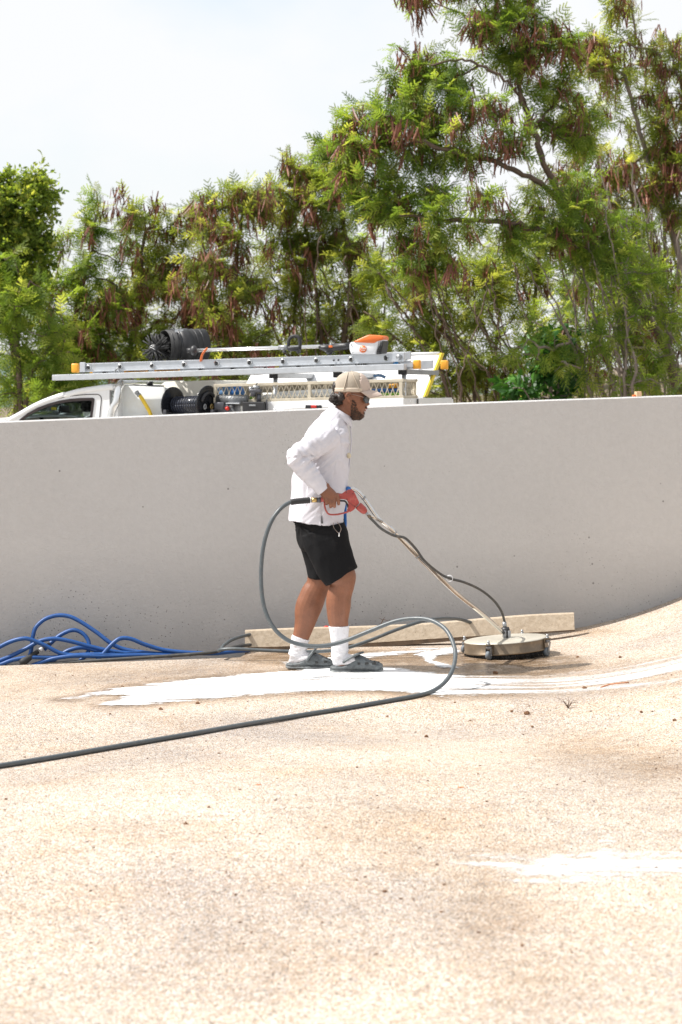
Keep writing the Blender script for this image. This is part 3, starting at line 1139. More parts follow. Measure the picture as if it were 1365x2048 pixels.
def make_pod_mesh(seed):
    r = np.random.default_rng(seed)
    V, F = [], []
    n = int(r.integers(9, 18))
    for i in range(n):
        ln = r.uniform(0.11, 0.18)
        w = r.uniform(0.0060, 0.0095)
        sp = r.normal(0, 0.22, 2)
        d = np.array([sp[0], sp[1], -1.0])
        d /= np.linalg.norm(d)
        e = np.cross(d, r.normal(0, 1, 3))
        e /= np.linalg.norm(e)
        g = np.cross(d, e)
        cv = r.uniform(-.25, .25)
        o = r.normal(0, 1, 3) * np.array([0.045, 0.045, 0.05]) + np.array([0, 0, -0.02])
        b = len(V)
        seg = 4
        for k in range(seg + 1):
            t = k / seg
            ww = w * (0.35 + 0.65 * math.sin(math.pi * min(1, 0.15 + t * 0.8)))
            c = o + d * ln * t + e * cv * ln * t * t
            th = 0.0022
            for q in (e * ww, g * th, -e * ww, -g * th):
                V.append(c + q)
        for k in range(seg):
            for q in range(4):
                q2 = (q + 1) % 4
                F.append([b + k * 4 + q, b + k * 4 + q2, b + k * 4 + 4 + q2, b + k * 4 + 4 + q])
    me = bpy.data.meshes.new('pod_cluster')
    me.from_pydata([tuple(q) for q in V], [], F)
    me.materials.append(M['pod'])
    return me


POD_MESHES = [make_pod_mesh(s) for s in range(9)]


def edges_mesh(pos, par, rad, sel, sides):
    """separate tapered bars for the chosen child nodes (numpy)"""
    c = pos[sel]
    p = pos[par[sel]]
    t = c - p
    ln = np.linalg.norm(t, axis=1, keepdims=True) + 1e-9
    t = t / ln
    ref = np.where(np.abs(t[:, 2:3]) < 0.9, np.array([[0, 0, 1.0]]), np.array([[1.0, 0, 0]]))
    u = np.cross(t, ref)
    u /= np.linalg.norm(u, axis=1, keepdims=True)
    w = np.cross(t, u)
    r1, r0 = rad[sel], np.minimum(rad[par[sel]], rad[sel] * 1.5)
    V = np.empty((len(sel), 2, sides, 3))
    for k in range(sides):
        an = 2 * math.pi * k / sides
        q = u * math.cos(an) + w * math.sin(an)
        V[:, 0, k] = p - t * ln * 0.04 + q * r0[:, None]
        V[:, 1, k] = c + t * ln * 0.04 + q * r1[:, None]
    base = np.arange(len(sel))[:, None] * (2 * sides)
    F = []
    for k in range(sides):
        k2 = (k + 1) % sides
        F.append(np.concatenate([base + k, base + k2, base + sides + k2, base + sides + k], 1))
    return V.reshape(-1, 3), np.concatenate(F)


def wild(seed, n, x0, x1, Y, lean, ytop):
    r = random.Random(seed)
    out = []
    for i in range(n):
        x = r.uniform(x0, x1)
        l = r.gauss(lean, 60)
        t = r.uniform(ytop, ytop + 150)
        y = Y + r.uniform(-.5, .6)
        out.append([(x, 800, y), (x + l * .35 + r.gauss(0, 4), 800 - (800 - t) * .4, y), (x + l * .75 + r.gauss(0, 5), 800 - (800 - t) * .75, y), (x + l, t, y)])
    return out


def tree(name, label, cat, base, stems, blobs, seed, leaf='feather', lmat='leaf', lsize=0.175, leaves=8, pods=0, dens=70, bark='bark', r0=0.0042, group=None, podbias=0.4, sag=0.25, depth=0.62):
    """stems: list of [(px,py,Y), ...] ; blobs: (px, py, rx, ry, Y)"""
    rng = np.random.default_rng(seed)
    b = P(*base)
    gzv = float(terr(np.array(b.x), np.array(b.y)))
    b.z = gzv - 0.05
    pos, par, stemflag, paths = [np.array(b)], [0], [True], []
    for st in stems:
        pts = [np.array(P(*q)) for q in st]
        d = [np.linalg.norm(np.array(pos) - pts[0], axis=1)]
        start = 0 if len(pos) == 1 or st[0][1] > 780 else int(np.argmin(d[0]))
        path = [pos[start]] + pts
        cur = start
        sp = spline(path, 7)[1:]
        ids = [start]
        for q in sp:
            pos.append(np.array(q) + rng.normal(0, 0.012, 3))
            par.append(cur)
            stemflag.append(True)
            cur = len(pos) - 1
            ids.append(cur)
        paths.append(ids)
    nst = len(pos)
    att, top, front = [], [], []
    for (cx, cy, rx, ry, Y) in blobs:
        n = max(8, int(dens * rx * ry / 9000))
        c = np.array(P(cx, cy, Y))
        mx, mz = rx / FPX * Y, ry / FPX * Y
        k = 0
        while k < n:
            q = rng.uniform(-1, 1, 3)
            rr = np.linalg.norm(q)
            if rr > 1 or rr < rng.uniform(0, 0.85):
                continue
            q = q * (1 + rng.normal(0, 0.12))
            att.append(c + q * np.array([mx, depth * min(1.2, max(0.45, mx)), mz]))
            top.append(q[2] + 0.4 * abs(q[0]))
            front.append(q[1])
            k += 1
    att = np.array(att)
    top = np.array(top)
    sp = np.array(pos[1:nst]) if nst > 1 else np.array(pos)
    dist = np.array([np.min(np.linalg.norm(sp - a, axis=1)) for a in att])
    order = np.argsort(dist)
    P_ = np.empty((nst + len(att) * 12, 3))
    P_[:nst] = np.array(pos)
    cnt = nst
    tips = {}
    for ai in order:
        a = att[ai]
        cand = P_[1:cnt]
        d = np.linalg.norm(cand - a, axis=1) + 0.35 * np.clip(cand[:, 2] - a[2], 0, 9)
        j = int(np.argmin(d)) + 1
        dd = np.linalg.norm(a - P_[j])
        k = int(np.clip(dd / 0.13, 2, 10))
        s = P_[j].copy()
        mid = (s + a) / 2 + np.array([0, 0, sag * dd * rng.uniform(-0.2, 0.9)]) + rng.normal(0, 0.09 * dd, 3)
        cur = j
        for t in np.linspace(0, 1, k + 1)[1:]:
            q = (1 - t) ** 2 * s + 2 * t * (1 - t) * mid + t * t * a
            P_[cnt] = q + rng.normal(0, 0.008, 3)
            par.append(cur)
            cur = cnt
            cnt += 1
        tips[ai] = cur
    pos = P_[:cnt]
    par = np.array(par)
    stem = np.zeros(cnt, bool)
    stem[:nst] = True
    wgt = np.zeros(cnt)
    for ai, tnode in tips.items():
        wgt[tnode] += 1
    for i in range(cnt - 1, 0, -1):
        wgt[par[i]] += max(wgt[i], 0)
    rad = r0 * np.maximum(wgt, 0.6) ** 0.47
    # stems keep a minimum thickness towards the base
    for i in range(nst - 1, 0, -1):
        rad[i] = max(rad[i], 0.008)
    root = thing(name, label, cat, tuple(b), group)
    idx = np.arange(1, cnt)
    si, bi = idx[stem[idx]], idx[~stem[idx]]
    tubes = []
    for ids in paths:
        rr_ = [float(rad[i]) for i in ids]
        rr_[0] = min(rr_[0], rr_[1] * 1.25) if len(rr_) > 1 else rr_[0]
        rr_ = [min(rr_[0], 0.5 * v + 0.25 * rr_[max(0, k - 1)] + 0.25 * rr_[min(len(rr_) - 1, k + 1)]) for k, v in enumerate(rr_)]
        rr_ = [v * (1 + 0.10 * math.sin(k * 1.7)) for k, v in enumerate(rr_)]
        tubes.append(tube([pos[i] for i in ids], rr_, 9 if rr_[0] > .03 else 6))
    obj('trunk', join(*tubes), M[bark], root)
    V, F = edges_mesh(pos, par, rad, bi, 4)
    br = obj('branches', (V, F.tolist()), M[bark], root)
    br['kind'] = 'stuff'
    # leaves along the last part of every twig
    lp, ld = [], []
    for ai, tn in tips.items():
        nd = [tn]
        for _ in range(3):
            nd.append(par[nd[-1]])
        for _ in range(max(1, int(rng.poisson(leaves)))):
            i = int(rng.integers(0, 3))
            t = rng.uniform()
            q = pos[nd[i]] * (1 - t) + pos[nd[i + 1]] * t
            ax = pos[nd[i]] - pos[nd[i + 1]]
            ax = ax / (np.linalg.norm(ax) + 1e-9)
            d = ax * 0.7 + rng.normal(0, 0.75, 3) + np.array([0, 0, -0.05])
            lp.append(q)
            ld.append(d)
    V, T = place_leaves(leaf, np.array(lp), np.array(ld), lsize, rng)
    quads_obj('crown', V, 4, M[lmat], root, T)
    if pods:
        tp2 = top - 0.35 * np.array(front)
        pr = np.exp((tp2 - tp2.max()) / podbias)
        pick = rng.choice(len(att), size=min(pods, len(att)), replace=False, p=pr / pr.sum())
        for ai in pick:
            for rep in range(1 if rng.random() < 0.5 else 2):
                me = POD_MESHES[int(rng.integers(0, len(POD_MESHES)))]
                o = bpy.data.objects.new('pod_cluster', me)
                link(o, root)
                o.location = Vector(att[ai] + rng.normal(0, 0.07, 3) * rep) - Vector(b)
                o.rotation_euler = (rng.normal(0, .12), rng.normal(0, .12), rng.uniform(0, 6.28))
                s = rng.uniform(0.75, 1.2)
                o.scale = (s, s, s)
    return root


GRP = 'feathery pod bearing trees behind the wall'
tree('pod_tree', 'tallest tree, thick brown trunk leaning left from the right edge, hung with brown pods', 'tree', (1372, 900, 24.5),
     [[(1350, 760, 24.5), (1325, 685, 24.5), (1224, 536, 24.4), (1171, 457, 24.4), (1097, 345, 24.3), (1065, 255, 24.3), (1044, 196, 24.3), (1041, 150, 24.3), (1058, 90, 24.4), (1075, 30, 24.4)],
      [(1171, 450, 24.4), (1090, 375, 24.1), (1012, 330, 23.9), (900, 300, 23.7), (800, 270, 23.7)],
      [(1044, 196, 24.3), (1000, 150, 24.1), (930, 120, 24.0), (860, 130, 23.9)],
      [(1224, 536, 24.4), (1140, 480, 24.0), (1040, 450, 23.8), (900, 440, 23.6), (800, 430, 23.6)],
      [(1065, 255, 24.3), (1120, 200, 24.5), (1180, 130, 24.6)]],
     [(1000, 55, 100, 75, 24.4), (860, 170, 105, 75, 24), (770, 290, 100, 80, 23.8), (950, 270, 120, 85, 23.9), (1090, 120, 90, 85, 24.4), (880, 430, 125, 75, 23.7), (740, 380, 70, 60, 23.8),
      (1140, 250, 70, 70, 24.5), (860, 520, 80, 50, 23.6), (990, -40, 110, 60, 24.4), (830, -10, 18, 14, 24.2), (690, 300, 55, 48, 23.9), (740, 215, 48, 42, 24.0), (1130, 390, 70, 60, 23.9), (1200, 470, 70, 60, 24.0), (1060, 470, 70, 50, 23.8)],
     11, pods=165, dens=44, leaves=13, group=GRP, podbias=0.6, r0=0.0029)
tree('pod_tree', 'tall thin stemmed tree at the right edge with hanging dry pods and yellow green leaves', 'tree', (1420, 900, 26),
     [[(1400, 760, 26), (1385, 600, 26), (1330, 420, 26), (1290, 300, 26), (1250, 150, 26)],
      [(1440, 780, 26), (1400, 400, 26), (1370, 200, 26), (1340, 90, 26)],
      [(1350, 790, 26), (1300, 640, 26), (1270, 500, 26.2), (1280, 380, 26.2)]],
     [(1250, 130, 90, 70, 26), (1330, 230, 80, 100, 26), (1290, 380, 90, 90, 26), (1370, 110, 60, 60, 26), (1390, 350, 70, 110, 26), (1180, 330, 60, 60, 26.3), (1230, 10, 45, 20, 25.8), (1200, 90, 40, 45, 26)],
     12, lmat='leaf_olive', pods=105, dens=44, leaves=9, bark='bark_pale', group=GRP)
tree('pod_tree', 'rounded pod tree left of the tallest tree with a spray of bare twigs', 'tree', (640, 900, 27),
     [[(650, 790, 27), (640, 650, 27), (620, 500, 27), (600, 400, 27)], [(660, 790, 27), (700, 620, 26.8), (690, 470, 26.8), (660, 330, 27)], [(645, 790, 27), (570, 650, 27), (545, 540, 27)]] + wild(3, 16, 560, 780, 26.6, -60, 470),
     [(590, 360, 60, 48, 27), (530, 420, 55, 50, 27), (610, 420, 85, 80, 27), (555, 530, 80, 90, 27), (680, 540, 100, 100, 27), (655, 330, 62, 48, 27), (690, 420, 80, 80, 26.8), (640, 650, 110, 70, 27), (600, 735, 100, 55, 27), (720, 730, 80, 55, 27)],
     13, lmat='leaf_olive', pods=85, dens=42, leaves=12, group=GRP)
tree('pod_tree', 'slender tree behind the ladder with thick bunches of brown pods at its top', 'tree', (470, 900, 26),
     [[(470, 780, 26), (465, 620, 26), (480, 480, 26), (488, 380, 26)], [(460, 780, 26), (420, 600, 26), (405, 440, 26)]],
     [(480, 420, 62, 62, 26), (450, 550, 85, 90, 26), (420, 450, 45, 60, 26), (490, 640, 90, 70, 26), (450, 730, 110, 50, 26)],
     14, lmat='leaf_olive', pods=75, dens=40, leaves=13, group=GRP)
tree('pod_tree', 'open tree with a dark stem leaning right above the black brush drum', 'tree', (250, 900, 27),
     [[(250, 780, 27), (270, 650, 27), (300, 590, 27), (345, 525, 27), (380, 470, 27)], [(245, 780, 27), (280, 600, 27), (290, 440, 27)]],
     [(290, 470, 75, 75, 27), (372, 440, 60, 48, 27), (300, 610, 100, 90, 27), (385, 580, 70, 80, 27), (340, 690, 90, 50, 27), (260, 740, 100, 50, 27)],
     15, pods=55, dens=38, leaves=13, group=GRP, lmat='leaf_olive')
tree('pod_tree', 'thin tree with a narrow pointed crown rising above the white cab', 'tree', (160, 900, 26.5),
     [[(165, 780, 26.5), (150, 640, 26.5), (180, 500, 26.5), (195, 390, 26.5)], [(150, 790, 26.5), (100, 640, 26.5), (120, 520, 26.5)]],
     [(194, 410, 30, 48, 26.5), (180, 510, 70, 70, 26.5), (130, 620, 85, 90, 26.5), (215, 640, 80, 90, 26.5), (170, 720, 110, 55, 26.5)],
     16, pods=36, dens=38, leaves=13, group=GRP)
tree('oval_leaf_tree', 'rounded yellow green tree at the far left with small oval leaves', 'tree', (30, 900, 25.5),
     [[(30, 790, 25.5), (40, 600, 25.5), (45, 450, 25.5)], [(35, 790, 25.5), (0, 560, 25.5), (-20, 420, 25.5)]],
     [(45, 375, 58, 55, 25.5), (5, 420, 70, 70, 25.5), (85, 420, 38, 45, 25.5), (20, 500, 95, 70, 25.5), (-50, 420, 80, 110, 25.5), (70, 540, 55, 60, 25.5), (10, 600, 70, 60, 25.5)],
     17, leaf='round', lmat='leaf_round', lsize=0.15, leaves=12, dens=84, r0=0.0026)
tree('pod_tree', 'dark leafy tree low at the far left behind the windscreen', 'tree', (40, 900, 25),
     [[(40, 790, 25), (30, 650, 25), (60, 560, 25)], [(55, 790, 25), (110, 680, 25)]],
     [(40, 640, 100, 90, 25), (40, 740, 110, 60, 25), (120, 730, 90, 60, 25.5), (60, 800, 120, 50, 25), (10, 560, 60, 60, 25)],
     18, dens=40, leaves=10, group=GRP)
tree('pod_tree', 'twiggy green tree right of the yellow edged white panel', 'tree', (960, 900, 25.5),
     [[(950, 800, 25.5), (900, 680, 25.5), (850, 580, 25.5), (820, 520, 25.5)], [(970, 800, 25.5), (1000, 660, 25.5), (990, 560, 25.5)], [(990, 800, 25.5), (1060, 650, 25.6), (1080, 520, 25.6)],
      [(940, 800, 25.5), (820, 700, 25.4), (730, 620, 25.4)]] + wild(9, 24, 880, 1120, 25.3, -110, 460),
     [(900, 580, 105, 75, 25.5), (1010, 580, 95, 90, 25.5), (810, 640, 100, 80, 25.4), (1090, 500, 80, 90, 25.6), (930, 700, 110, 70, 25.5), (780, 540, 80, 60, 25.5), (880, 765, 90, 40, 25.5), (1000, 760, 80, 40, 25.5)],
     19, lmat='leaf_olive', dens=42, leaves=9, pods=16, group=GRP, bark='bark')
tree('pod_tree', 'multi stemmed thin tree at lower right with sparse fronds and grey stems', 'tree', (1240, 900, 25),
     [[(1230, 800, 25), (1200, 680, 25), (1150, 560, 25), (1120, 470, 25)], [(1250, 800, 25), (1250, 650, 25), (1210, 500, 25), (1180, 400, 25)], [(1270, 800, 25), (1310, 650, 25), (1300, 480, 25), (1270, 370, 25)],
      [(1290, 800, 25), (1350, 600, 25), (1360, 460, 25)], [(1215, 800, 25), (1130, 690, 24.8), (1060, 640, 24.8)], [(1260, 800, 25), (1280, 560, 25.2), (1240, 420, 25.2)]] + wild(10, 22, 1150, 1380, 24.2, -70, 380),
     [(1180, 600, 100, 85, 25), (1320, 620, 75, 100, 23.9), (1260, 690, 100, 60, 24.0), (1270, 540, 60, 60, 23.9), (1130, 720, 70, 50, 23.9), (1240, 765, 90, 30, 23.9), (1345, 755, 60, 40, 23.9), (1030, 700, 60, 50, 23.9), (1180, 520, 60, 60, 24.0), (1130, 680, 75, 60, 24.8), (1240, 480, 80, 70, 25)],
     20, dens=38, leaves=7, pods=12, bark='bark_pale', group=GRP)
tree('pod_tree', 'sparse bare stemmed tree in the lower right corner above the wall', 'tree', (1340, 900, 26.5),
     [[(1320, 800, 26.5), (1250, 640, 26.5), (1180, 540, 26.5)], [(1340, 800, 26.5), (1330, 560, 26.5), (1300, 420, 26.5)], [(1360, 800, 26.5), (1380, 560, 26.5), (1340, 430, 26.5)],
      [(1310, 800, 26.5), (1210, 720, 26.4), (1110, 600, 26.4)], [(1350, 800, 26.5), (1290, 700, 26.7), (1230, 560, 26.7), (1220, 440, 26.7)]] + wild(11, 26, 1190, 1420, 26.2, -50, 300),
     [(1300, 560, 110, 110, 26.5), (1180, 540, 80, 70, 26.5), (1330, 720, 70, 55, 26.5), (1150, 740, 80, 45, 26.5)],
     21, dens=50, leaves=6, lmat='leaf_olive', bark='bark_pale', pods=8, group=GRP)
tree('broad_leaf_shrub', 'dark glossy broad leaved shrub growing low between the grey stems', 'shrub', (1105, 900, 24.6),
     [[(1105, 800, 24.6), (1110, 740, 24.6), (1100, 690, 24.6)], [(1110, 800, 24.6), (1140, 720, 24.6)]],
     [(1105, 745, 42, 50, 24.6), (1065, 780, 55, 26, 24.6), (1128, 690, 22, 26, 24.6), (1090, 700, 16, 24, 24.6), (1140, 765, 22, 30, 24.6)],
     22, leaf='broad', lmat='leaf_dark', lsize=0.19, leaves=5, dens=40, bark='bark_pale')
GB = 'trees in the row behind the pod trees'
for k, (lab, bx, bl, se) in enumerate((
        ('shadowy background tree filling the gap above the hose reels', 330, [(240, 640, 130, 110, 32), (420, 680, 130, 90, 32), (330, 540, 110, 80, 32), (260, 750, 160, 50, 32), (420, 760, 120, 45, 32)], 31),
        ('shadowy background tree behind the man and the steel mesh cage', 660, [(560, 680, 120, 80, 32), (720, 690, 130, 90, 32), (720, 560, 120, 100, 32), (600, 760, 140, 50, 32), (780, 760, 120, 45, 32)], 32),
        ('shadowy background tree at centre right beneath the leaning trunk', 980, [(900, 660, 130, 110, 32), (1050, 680, 130, 110, 32), (960, 520, 120, 90, 32), (920, 765, 120, 40, 32), (1080, 760, 120, 40, 32)], 33),
        ('shadowy background tree low at the right edge on the dry bank', 1290, [(1220, 560, 120, 80, 33), (1350, 600, 110, 110, 33), (1280, 690, 110, 60, 33)], 34),
        ('shadowy background tree at the left edge behind the oval leaf tree', 60, [(30, 620, 130, 120, 32), (150, 690, 120, 90, 32), (40, 760, 140, 60, 32), (170, 770, 110, 50, 32)], 35))):
    tree('background_tree', lab, 'tree', (bx, 900, bl[0][4]), [[(bx, 800, bl[0][4]), (bl[-1][0], bl[-1][1], bl[-1][4])], [(bx + 20, 800, bl[0][4]), (bl[1][0], bl[1][1], bl[1][4])], [(bx - 20, 800, bl[0][4]), (bl[0][0], bl[0][1], bl[0][4])]],
         bl, se, dens=(12, 12, 16, 20, 12)[k], leaves=8, lsize=0.26, group=GB, lmat='leaf' if k % 2 else 'leaf_olive')


tree('twiggy_tree', 'tangle of thin grey twigs with few leaves filling the upper right behind the leaning trunk', 'tree', (1290, 900, 27.5),
     [[(1290, 800, 27.5), (1260, 560, 27.5), (1200, 330, 27.5), (1160, 190, 27.5)], [(1310, 800, 27.5), (1330, 520, 27.5), (1310, 300, 27.5), (1290, 130, 27.5)], [(1270, 800, 27.5), (1180, 600, 27.5), (1120, 430, 27.5)]] + wild(17, 14, 1160, 1390, 27.5, -70, 200),
     [(1160, 260, 90, 110, 27.5), (1290, 200, 100, 120, 27.5), (1210, 420, 110, 100, 27.5), (1340, 420, 80, 130, 27.5), (1080, 400, 70, 80, 27.5), (1260, 600, 120, 90, 27.5), (1100, 600, 80, 80, 27.5)],
     61, dens=46, leaves=4, lmat='leaf_olive', bark='bark_pale', pods=24, r0=0.0034)

# ------------------------------------------------------------------ the man
PY = 13.75
SCL = FPX / PY                     # photo pixels per metre at the man


def Q(px, py, dy=0.0):
    return P(px, py, PY + dy)


def R(px, py, dy, a, b):
    """loft ring: photo pixel centre, depth offset, half width in photo pixels, half depth in metres"""
    return (Q(px, py, dy), a / SCL, b)


def skin_mat():
    m, nt, b = new_mat('tanned skin')
    n = noise_node(nt, 14, 5, 0.6)
    c = ramp(nt, n.outputs['Fac'], [(0.3, (0.170, 0.066, 0.033)), (0.7, (0.250, 0.100, 0.051))])
    n2 = noise_node(nt, 160, 3, 0.6)
    r2 = ramp(nt, n2.outputs['Fac'], [(0.35, (0.88, 0.86, 0.84)), (0.6, (1, 1, 1))])
    c2 = mixc(nt, 1.0, c.outputs[0], r2.outputs[0], 'MULTIPLY')
    nt.links.new(c2, b.inputs['Base Color'])
    b.inputs['Roughness'].default_value = 0.48
    b.inputs['Subsurface Weight'].default_value = 0.08
    b.inputs['Subsurface Radius'].default_value = (0.012, 0.005, 0.003)
    b.inputs['Subsurface Scale'].default_value = 0.4
    bump(nt, b, n2.outputs['Fac'], 0.3, 0.0008)
    return m


def cloth(name, col, dirt, damt, wr=0.004, rough=0.85, trans=0.0):
    m, nt, b = new_mat(name)
    n = noise_node(nt, 6, 4)
    lo = tuple(c * 0.94 for c in col)
    c = ramp(nt, n.outputs['Fac'], [(0.3, lo), (0.7, col)]).outputs[0]
    d = noise_node(nt, 9, 7, 0.75)
    dm = ramp(nt, d.outputs['Fac'], [(0.60 if damt < .7 else .54, (0, 0, 0)), (0.78, (damt,) * 3)])
    c = mixc(nt, dm.outputs[0], c, dirt)
    nt.links.new(c, b.inputs['Base Color'])
    b.inputs['Roughness'].default_value = rough
    b.inputs['Specular IOR Level'].default_value = 0.25
    h = noise_node(nt, 22, 5, 0.6)
    f = noise_node(nt, 500, 2, 0.5)
    ad = nt.nodes.new('ShaderNodeMath')
    ad.operation = 'MULTIPLY_ADD'
    nt.links.new(f.outputs['Fac'], ad.inputs[0])
    ad.inputs[1].default_value = 0.12
    nt.links.new(h.outputs['Fac'], ad.inputs[2])
    bump(nt, b, ad.outputs[0], 0.6, wr)
    return m


M['skin'] = skin_mat()
M['shirt'] = cloth('white work shirt', (0.60, 0.59, 0.635), (0.42, 0.35, 0.30), 0.45, 0.004)
M['shorts'] = cloth('black shorts cloth', (0.004, 0.004, 0.005), (0.10, 0.08, 0.06), 0.25, 0.005)
M['sock'] = cloth('white ribbed sock', (0.68, 0.67, 0.69), (0.22, 0.13, 0.08), 0.9, 0.002)
M['cap_front'] = cloth('beige cap cloth', (0.50, 0.405, 0.345), (0.35, 0.28, 0.24), 0.3, 0.002)
M['cap_mesh'] = cloth('beige cap mesh', (0.36, 0.31, 0.25), (0.3, 0.25, 0.2), 0.3, 0.003)
M['cap_band'] = cloth('cream cap tape', (0.54, 0.46, 0.37), (0.4, 0.3, 0.25), 0.3, 0.002)
M['hair'] = pm('dark curly hair', (0.022, 0.014, 0.011), 0.5, 0, 0.5, 60, bm=0.003, bs=160)
M['beard'] = pm('short dark beard', (0.055, 0.028, 0.017), 0.8, 0, 0.6, 90, bm=0.003, bs=300, dirt=(0.17, 0.075, 0.04), damt=0.9, ds=60)
M['lens'] = pm('dark sunglass lens', (0.012, 0.014, 0.016), 0.25, 0, 0.1, 10)
M['temple'] = pm('clear brown glasses arm', (0.30, 0.20, 0.15), 0.3, 0, 0.1, 10)
M['eye'] = pm('eye white', (0.55, 0.50, 0.47), 0.3, 0, 0.05, 60)
M['clog'] = pm('grey marbled foam clog', (0.085, 0.097, 0.103), 0.6, 0, 0.5, 38, dirt=(0.26, 0.25, 0.24), damt=0.5, ds=30)
M['clog_sole'] = pm('scuffed grey clog sole', (0.13, 0.14, 0.145), 0.65, 0, 0.4, 45, dirt=(0.34, 0.38, 0.33), damt=0.5, ds=40)


def head_ring(py):
    T = HEAD
    pys = [t[0] for t in T]
    back = np.interp(py, pys, [t[1] for t in T])
    front = np.interp(py, pys, [t[2] for t in T])
    hw = np.interp(py, pys, [t[3] for t in T])
    return back, front, hw


HEAD = [(747, 694, 712, 9), (749, 686, 720, 15), (753, 678, 728, 21), (760, 672, 734, 25.5), (770, 669, 737, 27.5), (780, 668, 738.5, 28), (787, 668.5, 739.3, 28), (791, 669, 739.4, 27.6),
        (795, 670.5, 736.2, 27.0), (799, 673, 734.8, 26.8), (803, 676, 734.2, 26.4), (808, 680, 733.6, 26), (813, 683, 732.8, 25.2), (818, 686, 730.6, 24.2), (823, 690, 728.6, 23.2),
        (828, 694, 727.0, 21.8), (832, 697, 725.6, 20), (835, 700, 724.2, 17.5), (837.5, 704, 721.6, 13), (839.5, 709, 717, 5)]


def head_point(py, th):
    """th = 0 faces the viewing direction of the face, +-pi the back of the head; returns px, py, dy"""
    back, front, hw = head_ring(py)
    cx, a = (back + front) / 2, (front - back) / 2
    c, s = math.cos(th), math.sin(th)
    e = 2.25
    x = math.copysign(abs(c) ** (2 / e), c) * a
    y = math.copysign(abs(s) ** (2 / e), s) * hw
    # flatten the sides of the face towards the front, narrow the jaw
    g = lambda v, m, w: math.exp(-((v - m) / w) ** 2)
    lat = abs(y)
    fr = max(0.0, c)
    # nose
    if py < 809:
        na = 7.2 * max(0, (py - 792) / 17) ** 1.15
    else:
        na = 7.2 * max(0, 1 - (py - 809) / 4.2)
    nw = 2.6 + 2.3 * max(0, min(1, (py - 796) / 12))
    x += fr * na * g(lat, 0, nw)
    x += fr * 1.6 * g(lat, 4.6, 2.0) * g(py, 809.5, 2.6)
    # brow ridge and eye sockets
    x += fr * 0.8 * g(lat, 9, 8) * g(py, 790.5, 2.2)
    x -= fr * 2.6 * g(lat, 11, 5) * g(py, 797, 3.6)
    # cheeks
    x += fr * 1.2 * g(lat, 15, 6) * g(py, 806, 6)
    # lips and chin
    x += fr * 3.0 * g(lat, 0, 6.5) * g(py, 816.6, 1.7)
    x += fr * 2.2 * g(lat, 0, 6.0) * g(py, 821.0, 1.7)
    x -= fr * 1.0 * g(lat, 0, 8) * g(py, 818.9, 0.7)
    x += fr * 2.4 * g(lat, 0, 7) * g(py, 831.0, 4.2)
    x -= fr * 0.2 * g(lat, 0, 6) * g(py, 825.2, 1.5)
    return cx + x, y / SCL


def head_shell(grow=0.0, n=72, pys=None, cond=None):
    pys = np.concatenate([np.linspace(747, 790, 20), np.linspace(791, 839.5, 66)]) if pys is None else pys
    V, F = [], []
    for py in pys:
        back, front, hw = head_ring(py)
        cx = (back + front) / 2
        for k in range(n):
            th = 2 * math.pi * k / n
            x, dy = head_point(py, th)
            if grow:
                d = math.hypot(x - cx, dy * SCL) + 1e-6
                x = cx + (x - cx) * (d + grow) / d
                dy = dy * (d + grow) / d
            V.append(Q(x, py, dy))
    m = len(pys)
    for i in range(m - 1):
        for k in range(n):
            k2 = (k + 1) % n
            F.append([i * n + k, i * n + k2, (i + 1) * n + k2, (i + 1) * n + k])
    if cond is None:
        F.append(list(range(n))[::-1])
        F.append([(m - 1) * n + k for k in range(n)])
    return V, F


def limb(pts, n=20):
    return loft(resample([R(*p) for p in pts], 4), n, 2.1)


def finger(pts, r, n=8):
    sp = spline([Q(*p) for p in pts], 4)
    m = len(sp)
    return tube([sp[0]] + sp + [sp[-1]], [0.0005] + [r * (1.0 - 0.25 * i / (m - 1)) for i in range(m)] + [0.0005], n)


def hand_near():
    s = []
    # wrist to knuckles
    s.append(loft(resample([R(646, 972, -.235, 13, .026), R(651, 981, -.235, 13, .030), R(658, 990, -.236, 14.5, .031), R(664, 998, -.236, 14.5, .028), R(667, 1003, -.236, 12.5, .021)], 3), 16, 2.4))
    kn = [(653.0, 996.5), (661.0, 1000.5), (669.0, 1000.0), (676.5, 995.5)]
    ln = [0.86, 1.0, 1.0, 0.95]
    for i, (kx, ky) in enumerate(kn):
        l = ln[i]
        dx = (0.5, 0.6, 0.4, 1.2)[i]
        s.append(finger([(kx - 3, ky - 7, -.242), (kx, ky, -.258), (kx + dx, ky + 7.5 * l, -.265), (kx + dx, ky + 12.0 * l, -.254), (kx + dx, ky + 13.0 * l, -.236), (kx + dx, ky + 9 * l, -.218)], 0.0112 - 0.0007 * (i == 0)))
    # thumb laid along the far side of the grip
    s.append(finger([(655, 984, -.222), (664, 988, -.206), (675, 989, -.198), (684, 990.5, -.199)], 0.0125))
    return s


def hand_far():
    s = [loft(resample([R(676, 972, .13, 11, .026), R(684, 977, .12, 12, .030), R(691, 981, .12, 11, .028), R(694, 984, .12, 8, .022)], 3), 14, 2.4)]
    for i, dy in enumerate((.150, .130, .110, .092)):
        s.append(finger([(686, 976.5, dy), (694, 976, dy), (699.5, 978.5, dy - .002), (700.5, 984, dy - .003), (696.5, 987, dy - .003), (691, 985, dy - .002)], 0.0095))
    s.append(finger([(684, 982, .085), (690, 986, .075), (697, 986.5, .078), (701, 983, .084)], 0.0105))
    return s


